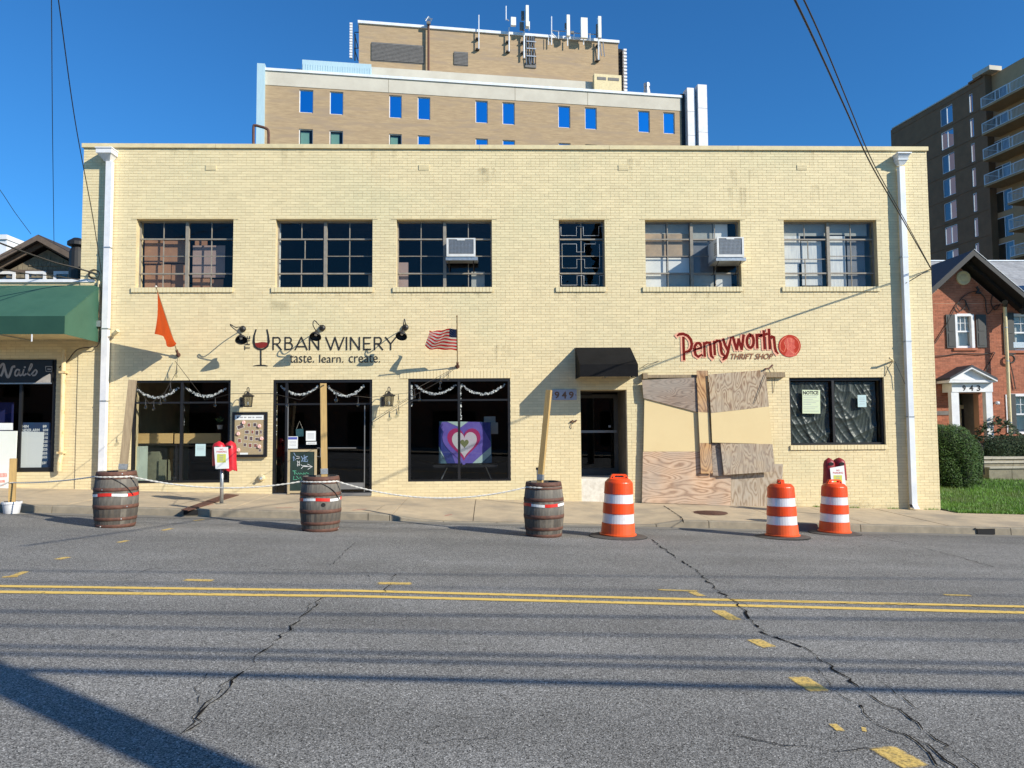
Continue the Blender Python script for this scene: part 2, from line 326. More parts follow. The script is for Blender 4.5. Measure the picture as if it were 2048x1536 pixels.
# painted centre lines
def gpath(pts, n=1):
    P = [G(*p) for p in pts]; out = []
    for a, b in zip(P, P[1:]):
        for i in range(n): out.append(a.lerp(b, i / n))
    return out + [P[-1]]
lines = thing('centre_lines', None, None, (0, 7.2, 0), kind='structure')
for pts in ([(-900, 1167), (0, 1173), (700, 1182), (1250, 1196), (2048, 1214), (3200, 1241)], [(-900, 1176), (0, 1184.5), (700, 1193), (1250, 1206), (2048, 1226), (3200, 1254)]):
    P = gpath(pts, 24); me = fademesh('yellow_line', P, .125, m_yel, gz, ends=False); ob('yellow_line', me, parent=lines)
marks = thing('survey_marks', None, None, (0, 8, 0), kind='structure')
for a, b, wd in (((112, 1120), (139, 1114), .12), ((0, 1155), (40, 1153), .11), ((18, 1156), (56, 1142), .1), ((234, 1086), (258, 1081), .1), ((322, 1062), (346, 1057), .1), ((386, 1042), (410, 1039), .1),
                 ((362, 1160), (432, 1162), .13), ((748, 1167), (830, 1168), .15), ((1308, 1180), (1405, 1183), .09), ((1380, 1183), (1406, 1194), .12), ((1430, 1219), (1475, 1243), .16), ((1503, 1278), (1543, 1297), .16),
                 ((1590, 1352), (1645, 1387), .18), ((1757, 1492), (1840, 1540), .2), ((1663, 1456), (1684, 1456), .12), ((1722, 1459), (1734, 1461), .08), ((1882, 1190), (1948, 1192), .09), ((1530, 1000 + 70), (1550, 1071), .05)):
    ob('spray_mark', fademesh('spray_mark', [G(*a), G(*b)], wd, m_spray, gz), parent=marks)
for a, b, wd in (((548, 1016), (590, 1015), .07), ((702, 1021), (735, 1018), .08), ((888, 1032), (905, 1029), .06), ((395, 1013), (430, 1009), .07)):
    ob('spray_mark', fademesh('spray_mark', [SW(*a), SW(*b)], wd, m_pink, swz), parent=marks)
# cracks: narrow ragged openings
cr = thing('road_cracks', None, None, (2, 5, 0), kind='structure')
def crack(pts, wd, jit=.05, fn=gz, unp=G):
    P = [unp(*p) for p in pts]; out = []; ws = []
    for a, b in zip(P, P[1:]):
        k = max(2, int((b - a).length / .07))
        for i in range(k):
            q = a.lerp(b, i / k); q.x += random.uniform(-jit, jit) * .5; q.y += random.uniform(-jit, jit); q.z = fn(q.x, q.y) + .0062; out.append(q); ws.append(wd * random.choice((.15, .35, .6, .8, 1.2)))
    q = P[-1]; q.z = fn(q.x, q.y) + .0062; out.append(q); ws.append(wd * .2)
    ob('crack', MB().ribbon(out, ws), m_crack, cr)
for pts, wd in (([(1303, 1080), (1355, 1118), (1390, 1140), (1437, 1183), (1465, 1202), (1482, 1215), (1525, 1266), (1600, 1293), (1662, 1335), (1713, 1370), (1763, 1407), (1810, 1425), (1846, 1461)], .022),
                ([(1722, 1412), (1750, 1450), (1805, 1470), (1845, 1500), (1890, 1540)], .020), ([(1815, 1470), (1868, 1496), (1905, 1530), (1935, 1560)], .014), ([(1600, 1312), (1690, 1395), (1740, 1415)], .008),
                ([(1760, 1360), (1800, 1395), (1845, 1425)], .007), ([(1470, 1474), (1540, 1490), (1610, 1497), (1760, 1500)], .007), ([(1846, 1461), (1900, 1500), (1965, 1545)], .010), ([(1690, 1100), (1760, 1085), (1725, 1070)], .006),
                ([(1735, 1070), (1850, 1097), (1920, 1115), (1990, 1135)], .014), ([(640, 1195), (632, 1215), (600, 1240), (560, 1275), (520, 1310), (495, 1340), (460, 1368), (440, 1395), (412, 1420), (395, 1445), (370, 1465)], .016),
                ([(480, 1343), (452, 1360), (440, 1385), (405, 1420), (380, 1450), (352, 1475)], .009), ([(425, 1345), (392, 1372), (400, 1388), (398, 1410)], .009), ([(620, 1205), (612, 1230)], .008),
                ([(790, 1150), (782, 1165), (762, 1192)], .014), ([(710, 1085), (680, 1115), (660, 1132)], .010), ([(250, 1160), (300, 1137), (420, 1135), (640, 1142), (750, 1146), (790, 1150)], .007), ([(735, 1150), (752, 1168)], .008),
                ([(1465, 1202), (1500, 1213), (1560, 1228)], .010), ([(600, 1070), (800, 1078), (1050, 1085)], .005), ([(660, 1470), (800, 1483), (1000, 1480)], .004), ([(1000, 1395), (1060, 1412)], .004)):
    crack(pts, wd)
a0 = [(x0, (1191 if x0 > 1450 else 1182) + (x0 - 1400) * .021 + 6) for x0 in range(1440, 2048, 40)]
crack([(1440, 1200), (1560, 1203), (1700, 1207), (1850, 1211), (2048, 1216)], .012, .03)
crack([(0, 1178), (180, 1181), (330, 1186), (620, 1189)], .008, .03)
for pts, wd in (([(1328, 1012), (1363, 1035), (1368, 1048)], .02), ([(1380, 1022), (1500, 1040)], .006), ([(1600, 1018), (1750, 1045)], .006), ([(770, 1010), (752, 1022)], .008)):
    crack(pts, wd, .01, swz, SW)
# ================================================================== main building
Y0 = 17.0
def R4(px0, py0, px1, py1, Y=Y0):
    a = W(px0, py0, Y); b = W(px1, py1, Y); c = W(px0, py1, Y); d = W(px1, py0, Y)
    return [(a.x + c.x) / 2, (b.x + d.x) / 2, (b.z + c.z) / 2, (a.z + d.z) / 2]      # x0 x1 z0 z1
BX0 = W(163, 480).x; BX1 = W(1867, 660).x; BT = W(1000, 291).z
UP = [R4(272, 437, 466, 574), R4(551, 438, 745, 575), R4(793, 440, 984, 575), R4(1118, 440, 1210, 575), R4(1291, 440, 1482, 573), R4(1569, 440, 1755, 573)]
zt = sum(u[3] for u in UP) / 6; zb = sum(u[2] for u in UP) / 6
for u in UP: u[2], u[3] = zb, zt
S1 = R4(262, 759, 460, 966); S2 = R4(545, 759, 744, 989); S3 = R4(816, 757, 1021, 964); S4 = R4(1580, 755, 1770, 890); DR = R4(1162, 780, 1255, 1000)
S2[2] = swz((S2[0] + S2[1]) / 2, 17) + .01; DR[2] = swz(2.5, 17) - .05
OPEN = UP + [S1, S2, S3, S4, DR]
bld = thing('brick_commercial_building', 'two-storey cream painted brick building with boarded and glazed shopfronts facing the street', 'building', (.5, 17.3, 0))
def wallmesh(x0, x1, z0, z1, y, th, opens):
    xs = sorted({x0, x1} | {round(v, 5) for o in opens for v in o[:2]}); zs = sorted({z0, z1} | {round(v, 5) for o in opens for v in o[2:]})
    xs = [v for v in xs if x0 <= v <= x1]; zs = [v for v in zs if z0 <= v <= z1]
    ins = lambda i, j: i < 0 or j < 0 or i >= len(xs) - 1 or j >= len(zs) - 1 or any(o[0] < (xs[i] + xs[i + 1]) / 2 < o[1] and o[2] < (zs[j] + zs[j + 1]) / 2 < o[3] for o in opens)
    mb = MB(); idx = {}
    def V(i, j, k):
        if (i, j, k) not in idx: idx[(i, j, k)] = len(mb.v); mb.v.append((xs[i], y + k * th, zs[j]))
        return idx[(i, j, k)]
    for i in range(len(xs) - 1):
        for j in range(len(zs) - 1):
            if ins(i, j): continue
            fs = [(V(i, j, 0), V(i + 1, j, 0), V(i + 1, j + 1, 0), V(i, j + 1, 0)), (V(i, j, 1), V(i, j + 1, 1), V(i + 1, j + 1, 1), V(i + 1, j, 1))]
            if ins(i - 1, j): fs.append((V(i, j, 0), V(i, j + 1, 0), V(i, j + 1, 1), V(i, j, 1)))
            if ins(i + 1, j): fs.append((V(i + 1, j, 0), V(i + 1, j, 1), V(i + 1, j + 1, 1), V(i + 1, j + 1, 0)))
            if ins(i, j - 1): fs.append((V(i, j, 0), V(i, j, 1), V(i + 1, j, 1), V(i + 1, j, 0)))
            if ins(i, j + 1): fs.append((V(i, j + 1, 0), V(i + 1, j + 1, 0), V(i + 1, j + 1, 1), V(i, j + 1, 1)))
            mb.f += fs; mb.m += [0] * len(fs)
    return mb
ob('wall', wallmesh(BX0, BX1, -1.0, BT - .1, Y0 + .006, .34, OPEN), m_joint, bld)
CH = .0647; BL = .2065; JT = .0085; JV = .005
def bricks(x0, x1, z0, z1, y, opens, ch=CH, bl=BL, proud=.0048, soldier=(), take=None):
    """running bond, clipped at the openings; returns joined mesh and the list of single bricks asked for"""
    mb = MB(); singles = []; j = 0; z = z0
    while z < z1 - .01:
        za, zb_ = z, min(z + ch - JT, z1); off = (j % 2) * bl / 2; x = x0 - off
        if j % 6 == 5: bb = bl / 2
        else: bb = bl
        while x < x1:
            segs = [(max(x, x0), min(x + bb - JV, x1))]
            for o in opens:
                if o[2] < (za + zb_) / 2 < o[3]:
                    ns = []
                    for a, b in segs:
                        if b <= o[0] or a >= o[1]: ns.append((a, b))
                        else:
                            if a < o[0]: ns.append((a, o[0]))
                            if b > o[1]: ns.append((o[1], b))
                    segs = ns
            for a, b in segs:
                if b - a < .012: continue
                pr = proud + random.uniform(-.0016, .0016); t = random.uniform(-.0006, .0006)
                q = MB() if (take and take(a, b, za)) else mb
                q.add([(a, y - pr, za + t), (b, y - pr, za + t), (b, y - pr, zb_ + t), (a, y - pr, zb_ + t), (a, y + .003, za), (b, y + .003, za), (b, y + .003, zb_), (a, y + .003, zb_)],
                      [(0, 1, 2, 3), (4, 0, 3, 7), (1, 5, 6, 2), (3, 2, 6, 7), (4, 5, 1, 0)])
                if q is not mb: singles.append(q)
            x += bb
        z += ch; j += 1
    return mb, singles
sills = [(u[0] - .08, u[1] + .02, u[2] - .115, u[2] - .004) for u in UP] + [(S4[0] - .02, S4[1] + .02, S4[2] - .105, S4[2] - .004)]
arch = R4(800, 741, 1021, 757)
HOLES = OPEN + sills + [tuple(arch)]
take = lambda a, b, z: a > 5.55 and b < 6.7 and 0 < z < .72
bm_, sg = bricks(BX0, BX1, -.62, BT - .1, Y0 + .006, HOLES, take=take)
ob('wall_bricks', bm_, m_paint, bld, kind='stuff')
nb = 0
for q in sg:
    ob('brick', q, m_paint, bld); nb += 1
print('single wall bricks', nb)
# coping
cw = W(1000, 299).z
x = BX0 - .03
while x < BX1:
    x2 = min(x + 3.05, BX1 + .03); ob('coping', MB().box(x, x2 - .006, Y0 - .045, Y0 + .40, cw, BT), m_creamdull, bld); x += 3.05
# other walls, roof, floors
m_side = M('side_wall_paint', CREAM2, (.6, .5, .3), .8, 2)
ob('side_wall', MB().box(BX0, BX0 + .3, Y0 + .35, 30, -1, BT - .1), m_side, bld); ob('side_wall', MB().box(BX1 - .3, BX1, Y0 + .35, 30, -1, BT - .1), m_side, bld)
ob('rear_wall', MB().box(BX0, BX1, 30, 30.3, -1, BT - .1), m_side, bld)
ob('roof', MB().box(BX0 + .3, BX1 - .3, Y0 + .35, 30, BT - .9, BT - .7), m_kerb, bld)
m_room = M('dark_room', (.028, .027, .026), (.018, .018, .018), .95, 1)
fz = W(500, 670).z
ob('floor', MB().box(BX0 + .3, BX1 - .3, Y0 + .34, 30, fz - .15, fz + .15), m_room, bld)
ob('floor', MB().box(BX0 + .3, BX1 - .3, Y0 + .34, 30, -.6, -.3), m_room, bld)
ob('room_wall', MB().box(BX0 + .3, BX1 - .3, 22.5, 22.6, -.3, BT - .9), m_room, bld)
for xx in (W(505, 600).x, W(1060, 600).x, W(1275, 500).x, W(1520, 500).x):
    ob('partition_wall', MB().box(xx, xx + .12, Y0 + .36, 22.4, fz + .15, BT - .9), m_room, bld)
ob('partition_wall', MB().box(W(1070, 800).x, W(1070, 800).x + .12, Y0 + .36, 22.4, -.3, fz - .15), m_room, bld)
# rowlock sills and the soldier course, brick by brick
def rowlock(pname, x0, x1, z0, z1, proud, n):
    back = ob(pname, MB().box(x0 + .004, x1 - .004, Y0 - proud + .006, Y0 + .12, z0 + .004, z1 - .003), m_joint, bld)
    wd = (x1 - x0) / n; me = MB().box(0, wd - .009, Y0 - proud, Y0 + .10, z0, z1).mesh('brick', m_paint)
    for i in range(n): ob('brick', me, parent=back, loc=(x0 + i * wd, random.uniform(-.002, .002), 0))
for s_ in sills: rowlock('window_sill', s_[0], s_[1], s_[2], s_[3], .032, max(8, int((s_[1] - s_[0]) / .0775)))
rowlock('soldier_course', arch[0], arch[1], arch[2] + .004, arch[3], .008, 33)
# lintel line above the upper windows
for u in UP: ob('lintel', MB().box(u[0] - .12, u[1] + .12, Y0 - .010, Y0 + .05, u[3] + .002, u[3] + .014), m_creamdull, bld)
# ---- upper steel windows
def fz_(u, f): return u[3] + (u[2] - u[3]) * f       # fraction down from the head
def fx_(u, f): return u[0] + (u[1] - u[0]) * f
m_film = {'tan': M('tan_window_film', (.50, .36, .22), (.34, .26, .17), .8, 3), 'pale': M('pale_paper_backing', (.80, .80, .74), (.68, .69, .65), .8, 2), 'grey': M('grey_paper_backing', (.42, .43, .38), (.32, .33, .29), .8, 2),
          'card': M('cardboard', (.36, .19, .10), (.28, .145, .08), .8, 2), 'lightbrown': M('pale_brown_backing', (.36, .26, .22), (.30, .22, .19), .8, 2), 'curt': M('pale_curtain', (.74, .74, .68), (.55, .57, .56), .8, 5, stretch=(6, 1, .6)), 'dim': M('dim_backing', (.20, .21, .22), (.14, .15, .16), .8, 2)}  # card: brown of a mirrored building, a reflection put into colour
def upwin(u, cols, rows, mull=True, skew=0):
    y = Y0 + .155; fr = MB(); t = .022
    fr.prism([(u[0], u[2]), (u[1], u[2]), (u[1], u[3]), (u[0], u[3])], y, y + .001); fr = MB()
    wdw = ob('window', MB().box(u[0], u[0] + .03, y, y + .05, u[2], u[3]).box(u[1] - .03, u[1], y, y + .05, u[2], u[3]).box(u[0] + .03, u[1] - .03, y, y + .05, u[3] - .035, u[3]).box(u[0] + .03, u[1] - .03, y, y + .05, u[2], u[2] + .03), m_taupe, bld)
    if mull: ob('mullion', MB().box(fx_(u, .5) - .035, fx_(u, .5) + .035, y - .03, y + .05, u[2] + .03, u[3] - .035), m_taupe, wdw)
    units = [(0, .5), (.5, 1)] if mull else [(0, 1)]
    pane_me = {}
    for ui, (a, b) in enumerate(units):
        ys_ = [0, .27, .52, .78, 1] if not (skew and ui == 0) else [0, .27, .565, .78, 1]
        for k in (1, 3): ob('rail', MB().box(fx_(u, a) + .03, fx_(u, b) - .03, y - .012, y + .04, fz_(u, ys_[k]) - .016, fz_(u, ys_[k]) + .016), m_taupe, wdw)
        ob('glazing_bar', MB().box(fx_(u, a) + .03, fx_(u, b) - .03, y + .005, y + .03, fz_(u, ys_[2]) - .008, fz_(u, ys_[2]) + .008), m_taupe, wdw)
        for k in range(4):
            c = (a + b) / 2 + (.035 if skew and ui == 0 and k == 1 else 0)
            ob('glazing_bar', MB().box(fx_(u, c) - .009, fx_(u, c) + .009, y + .003, y + .028, fz_(u, ys_[k + 1]) + .012, fz_(u, ys_[k]) - .012), m_taupe, wdw)
            for e0, e1 in ((a, c), (c, b)):
                dy = random.uniform(-.003, .003); p = ob('pane', MB().add([(fx_(u, e0) + .009, y + .018, fz_(u, ys_[k + 1]) + .01), (fx_(u, e1) - .009, y + .018 + dy, fz_(u, ys_[k + 1]) + .01), (fx_(u, e1) - .009, y + .018 + dy * .4, fz_(u, ys_[k]) - .01), (fx_(u, e0) + .009, y + .018 - dy, fz_(u, ys_[k]) - .01)], [(0, 1, 2, 3)]), m_glup, wdw)
    return wdw
wins = [upwin(UP[0], 4, 4), upwin(UP[1], 4, 4, skew=1), upwin(UP[2], 4, 4), upwin(UP[3], 2, 4, mull=False), upwin(UP[4], 4, 4), upwin(UP[5], 4, 4, skew=1)]
def backing(wd, u, a, b, c, d, mat, name='backing_sheet', dy=.10): ob(name, MB().box(fx_(u, a), fx_(u, b), Y0 + .155 + dy, Y0 + .165 + dy, fz_(u, d), fz_(u, c)), m_film[mat], wd)
u = UP[0]
for k, (a, b, c, d, mt_) in enumerate([(.03, .22, .25, .61, 'card'), (.225, .48, .27, .60, 'card'), (.03, .30, .62, .99, 'card'), (.305, .48, .61, .99, 'card'), (.52, .86, .33, .81, 'lightbrown'), (.52, .70, .82, .99, 'card'), (.72, .84, .83, .99, 'card'), (.53, .66, .24, .32, 'card')]):  # brown sheets imitate a building reflected in these panes
    backing(wins[0], u, a, b, c, d, mt_, 'mirrored_building_patch', .12 + .02 * k)
u = UP[4]
for a, b in ((.0, .24), (.25, .485)):
    backing(wins[4], u, a, b, .02, .26, 'grey'); backing(wins[4], u, a, b, .17, .52, 'tan', dy=.08); backing(wins[4], u, a, b, .53, .76, 'pale'); backing(wins[4], u, a, b, .78, 1, 'grey' if a else 'pale')
backing(wins[4], u, .51, .74, .02, .26, 'grey'); backing(wins[4], u, .75, .9, .02, .26, 'pale'); backing(wins[4], u, .51, .74, .28, .76, 'dim'); backing(wins[4], u, .51, .74, .78, 1, 'grey'); backing(wins[4], u, .76, .93, .78, 1, 'pale')
u = UP[5]
for a, b, c, d, mt_ in ((.01, .22, .20, .62, 'curt'), (.23, .45, .28, .95, 'curt'), (.5, .71, .18, .99, 'curt'), (.01, .2, .62, .99, 'pale'), (.73, .92, .25, .75, 'dim'), (.0, .95, .01, .2, 'grey'), (.73, .92, .77, .99, 'dim')): backing(wins[5], u, a, b, c, d, mt_, 'curtain')
u = UP[2]; backing(wins[2], u, .0, .11, .6, 1, 'lightbrown', 'curtain'); backing(wins[2], u, .78, .92, .74, .98, 'grey')
u = UP[1]; backing(wins[1], u, .0, .02, 0, 1, 'curt', 'curtain', .1); backing(wins[1], u, .94, .99, .76, 1, 'tan', 'curtain')
# fretwork grille in the narrow window
g = MB(); u = UP[3]; y = Y0 + .14
def gl(p): g.tube([(fx_(u, a), y, fz_(u, b)) for a, b in p], .0042, 4)
for o in (0, .49):
    for t_ in (0, .74): gl([(o + .0, .075 + t_), (.06 + o, .075 + t_), (.06 + o, .215 + t_), (.40 + o, .215 + t_), (.40 + o, .075 + t_), (.5 + o, .075 + t_)])
gl([(.40, .34), (.08, .34), (.08, .70), (.40, .70), (.40, .57), (.57, .57), (.57, .70), (.9, .70), (.9, .34), (.57, .34)][:9]); gl([(.40, .34), (.40, .46), (.57, .46), (.57, .34), (.82, .34), (.82, .31)])
ob('fretwork_grille', g, m_whitem, wins[3])
# ---- shop windows
def shopwin(o, mullx, transom=None, inset=.1, fw=.055):
    y = Y0 + inset
    wd = ob('window', MB().box(o[0], o[0] + fw, y - .03, y + .06, o[2], o[3]).box(o[1] - fw, o[1], y - .03, y + .06, o[2], o[3]).box(o[0] + fw, o[1] - fw, y - .03, y + .06, o[3] - fw * 1.2, o[3]).box(o[0] + fw, o[1] - fw, y - .03, y + .06, o[2], o[2] + fw), m_black, bld)
    for mx in mullx: ob('mullion', MB().box(mx - .028, mx + .028, y - .028, y + .055, o[2] + fw, o[3] - fw * 1.2), m_black, wd)
    if transom: ob('transom_bar', MB().box(o[0] + fw, o[1] - fw, y - .022, y + .03, transom - .02, transom + .02), m_black, wd)
    xs_ = [o[0] + fw] + list(mullx) + [o[1] - fw]
    for a, b in zip(xs_, xs_[1:]): ob('pane', MB().add([(a, y + .01, o[2] + fw), (b, y + .012, o[2] + fw), (b, y + .011, o[3] - fw), (a, y + .009, o[3] - fw)], [(0, 1, 2, 3)]), m_gl, wd)
    return wd
sw1 = shopwin(S1, [W(361, 860).x], W(400, 805).z, .06)
sw3 = shopwin(S3, [W(918, 860).x], W(918, 800).z, .04)
sw4 = shopwin(S4, [W(1670, 820).x], None, .10)
# entrance bay with double doors
sw2 = shopwin(S2, [W(572, 850).x], W(640, 808).z, .05)
de = ob('door', MB().box(W(574, 880).x, W(575.5, 880).x, Y0 + .02, Y0 + .05, S2[2] + .05, W(600, 812).z), m_alum, bld)
ob('door_edge', MB().box(W(728, 880).x, W(729.5, 880).x, Y0 + .02, Y0 + .05, S2[2] + .05, W(600, 812).z), m_alum, de)
for a, b in ((576, 640), (655, 727)):
    ob('door_rail', MB().box(W(a, 975, 17).x, W(b, 975, 17).x, Y0 + .02, Y0 + .05, W(a, 979).z, W(a, 966).z), m_alum if a > 600 else m_black, de)
ob('push_bar', MB().tube([W(656, 896, 16.97), W(712, 896, 16.97)], .012), m_alum, de); ob('push_bar', MB().tube([W(634, 896, 16.95), W(641, 896, 16.95), W(641, 914, 16.95), W(632, 912, 16.95)], .01), m_alum, de)
ob('threshold', MB().box(S2[0], S2[1], Y0 - .03, Y0 + .3, S2[2] - .03, S2[2] + .035), m_alum, bld)
# right-hand recessed doorway
RY = Y0 + 1.15
dx0, dx1 = DR[0], DR[1]
m_reveal = M('grey_brown_reveal', (.20, .17, .12), (.13, .11, .08), .8, 3)
dz0 = W(1200, 957).z
ob('recess_wall', MB().box(dx0 - .02, dx0 + .004, Y0 + .015, RY, DR[2], DR[3] - .01), m_reveal, bld); ob('recess_wall', MB().box(dx1 - .02, dx1 + .02, Y0 + .008, RY, DR[2], DR[3] - .01), m_reveal, bld)
ob('recess_ceiling', MB().box(dx0, dx1, Y0 + .34, RY, DR[3], DR[3] + .02), m_reveal, bld)
ob('door_step', MB().box(dx0 + .002, dx1 - .022, Y0 + .012, RY, DR[2] - .3, dz0), M('white_painted_step', (.82, .78, .68), (.62, .57, .47), .8, 7), bld)
dtop = W(1200, 789, RY).z; dbot = dz0 + .01
d2 = ob('door', MB().box(dx0, dx0 + .09, RY - .03, RY + .03, dbot, dtop).box(dx1 - .12, dx1, RY - .03, RY + .03, dbot, dtop).box(dx0 + .09, dx1 - .12, RY - .03, RY + .03, dtop - .09, dtop).box(dx0 + .09, dx1 - .12, RY - .03, RY + .03, dbot, dbot + .16), M('bronze_door_frame', (.10, .10, .09), (.07, .07, .06), .5, 4), bld)
ob('pane', MB().add([(dx0 + .09, RY, dbot + .16), (dx1 - .12, RY, dbot + .16), (dx1 - .12, RY, dtop - .09), (dx0 + .09, RY, dtop - .09)], [(0, 1, 2, 3)]), m_gl, d2)
hz = W(1200, 863, RY).z; ob('push_bar', MB().box(dx0 + .03, dx1 - .06, RY - .05, RY - .032, hz - .03, hz + .03), m_alum, d2)
ob('door_closer', MB().box(dx0 + .12, dx0 + .42, RY - .08, RY - .035, dtop - .02, dtop + .05), m_iron, d2)
ob('letter_plate', MB().box(dx1 - .26, dx1 - .2, RY - .036, RY - .03, hz + .1, hz + .15), m_galv, d2)
ob('door_head', MB().box(dx0, dx1, RY - .04, RY + .1, dtop + .06, DR[3]), m_reveal, bld)
m_red = M('maroon_sign_paint', (.15, .010, .008), (.20, .016, .011), .9, 20, spec=.15); m_ink = M('black_sign_paint', (.012, .011, .012), rough=.7); m_wine = M('wine_red_paint', (.22, .015, .01), rough=.6)
m_halo = M('pink_sign_outline', (.84, .36, .24), (.80, .45, .29), .8, 12); m_tea = M('brown_sign_paint', (.33, .13, .05), (.24, .09, .04), .7, 12); m_penny = M('copper_disc_paint', (.52, .055, .028), (.42, .04, .025), .85, 9, spec=.15); m_pennyl = M('pale_copper_line', (.80, .24, .14), rough=.7)
YS = Y0 - .0095
# ---- wall sign: wine shop
sg1 = thing('painted_wall_sign', 'black painted winery lettering with a wine glass on the cream wall', 'sign', W(640, 700))
def cz(p, sc, ox, oy, y=None): return [((W(a / sc + ox, b / sc + oy, Y0).x), W(a / sc + ox, b / sc + oy, Y0).z) for a, b in p]
def arc(cx, cy, rx, ry, a0, a1, n=14): return [(cx + rx * math.cos(math.radians(a0 + (a1 - a0) * i / n)), cy + ry * math.sin(math.radians(a0 + (a1 - a0) * i / n))) for i in range(n + 1)]
A = lambda p: cz(p, 3.413, 460, 600)
def letter(ch, strokes, par, mat=m_ink, wd=.030, y=YS):
    mb = MB()
    for s_ in strokes: mb.stroke(A(s_), wd, y); y -= .0006
    ob('letter', mb, mat, par)
T, B_, Hm = 254, 340, 297
letter('R', [[(296, T), (296, B_)], [(296, T + 3), (322, T + 3)] + arc(322, 277, 22, 22, -80, 90) + [(298, 299)], [(318, 299), (352, B_)]], sg1)
letter('B', [[(378, T), (378, B_)], [(378, T + 3), (400, T + 3)] + arc(402, 274, 18, 18, -80, 90) + [(380, 293)], [(380, 293), (404, 294)] + arc(406, 315, 21, 21, -80, 90) + [(380, 337)]], sg1)
letter('A', [[(446, B_), (488, T)], [(488, T), (528, B_)], [(464, 318), (512, 318)]], sg1)
letter('N', [[(545, B_), (545, T)], [(545, T), (607, B_)], [(607, B_), (607, T)]], sg1)
letter('W', [[(655, T), (690, B_)], [(690, B_), (718, T)], [(718, T), (745, B_)], [(745, B_), (780, T)]], sg1)
letter('I', [[(797, T), (797, B_)]], sg1)
letter('N', [[(825, B_), (825, T)], [(825, T), (885, B_)], [(885, B_), (885, T)]], sg1)
letter('E', [[(915, T), (915, B_)], [(915, T + 3), (962, T + 3)], [(915, 297), (955, 297)], [(915, B_ - 3), (962, B_ - 3)]], sg1)
letter('R', [[(988, T), (988, B_)], [(988, T + 3), (1012, T + 3)] + arc(1014, 277, 20, 22, -80, 90) + [(990, 299)], [(1010, 299), (1044, B_)]], sg1)
letter('Y', [[(1062, T), (1098, 300)], [(1135, T), (1098, 300)], [(1098, 300), (1098, B_)]], sg1)
gm = MB(); gm.stroke(A([(179, 202), (166, 245), (163, 285), (172, 318), (192, 334), (213, 339), (236, 333), (256, 316), (266, 283), (262, 240), (254, 202)]), [.028, .034, .05, .05, .035, .035, .035, .05, .05, .034, .028], YS)
gm.stroke(A([(212, 338), (212, 446)]), .03, YS - .001); gm.stroke(A([(160, 450), (190, 446), (235, 446), (260, 450)]), [.012, .025, .025, .012], YS - .0015)
ob('wine_glass_outline', gm, m_ink, sg1)
p = A([(170, 294), (190, 292), (215, 287), (240, 288), (258, 292), (254, 310), (240, 324), (213, 329), (188, 324), (176, 312)]); ob('wine_fill', MB().prism(p, YS - .001, YS), m_wine, sg1)
wtext('small_lettering', 'THE', 489.5, 672, 500, 700, m_ink, sg1, YS, rot=math.pi / 2)
wtext('tagline_word', 'taste.', 580, 710, 628.5, 725, m_ink, sg1, YS, bold=-.005); wtext('tagline_word', 'learn.', 639, 709, 687, 725, m_ink, sg1, YS, bold=-.005); wtext('tagline_word', 'create.', 698, 710, 760.5, 725, m_ink, sg1, YS, bold=-.005)
# ---- wall sign: thrift shop
sg2 = thing('painted_wall_sign', 'red painted thrift shop lettering with a copper coin disc on the cream wall', 'sign', W(1480, 690))
A2 = lambda p: cz(p, 6.827, 1340, 640)
LT = [[[(182, 238), (186, 390), (192, 540)], [(100, 215), (125, 195), (180, 190), (240, 215), (285, 270), (297, 330), (287, 390), (255, 425), (195, 440)]],
      [[(345, 402), (425, 382), (418, 340), (395, 315), (365, 318), (338, 360), (335, 420), (350, 475), (385, 502), (435, 470)]],
      [[(465, 312), (470, 400), (474, 492)], [(470, 335), (500, 308), (535, 310), (550, 350), (553, 430), (562, 490), (592, 522)]],
      [[(602, 295), (606, 380), (612, 470)], [(608, 318), (640, 284), (675, 284), (690, 325), (697, 410), (708, 458), (742, 490)]],
      [[(725, 262), (750, 340), (782, 402)], [(832, 240), (805, 360), (790, 440), (765, 515), (720, 545)]],
      [[(858, 232), (882, 320), (908, 402)], [(908, 402), (925, 330), (936, 262)], [(936, 262), (955, 330), (977, 400)], [(977, 400), (992, 300), (1002, 207)]],
      [arc(1095, 290, 46, 88, -90, 275, 18)],
      [[(1182, 200), (1187, 290), (1192, 380)], [(1187, 235), (1210, 200), (1245, 205)]],
      [[(1278, 150), (1285, 270), (1292, 392)], [(1238, 218), (1322, 190)]],
      [[(1350, 130), (1355, 260), (1362, 392)], [(1360, 255), (1390, 222), (1415, 232), (1424, 300), (1432, 380), (1445, 425), (1472, 458)]]]
for k, L in enumerate(LT):
    h = MB(); y = YS
    for s_ in L: h.stroke(A2([(a - 12, b + 6) for a, b in s_]), .105, y); y -= .0004
    lt = ob('letter', h, m_halo, sg2); q = MB(); y = YS - .002
    for s_ in L: q.stroke(A2(s_), [.062] * len(s_) if len(s_) < 4 else [.035] + [.066] * (len(s_) - 2) + [.035], y); y -= .0004
    ob('letter_face', q, m_red, lt)
wtext('small_lettering', 'THRIFT SHOP', 1462, 707, 1547, 718.5, m_tea, sg2, YS, shear=.35, bold=.012)
dsc = ob('coin_disc', MB().prism(A2(arc(1632, 355, 152, 152, 0, 360, 40)[:-1]), YS, YS + .001), m_penny, sg2)
ob('profile_bust', MB().prism(A2([(1560, 280), (1600, 240), (1660, 240), (1700, 280), (1695, 340), (1715, 380), (1690, 400), (1690, 430), (1735, 480), (1680, 500), (1600, 500), (1560, 480), (1600, 420), (1580, 360)]), YS - .001, YS), M('bust_copper', (.70, .12, .07), (.5, .05, .03), .6, 30), dsc)
rm = MB(); y = YS - .0016
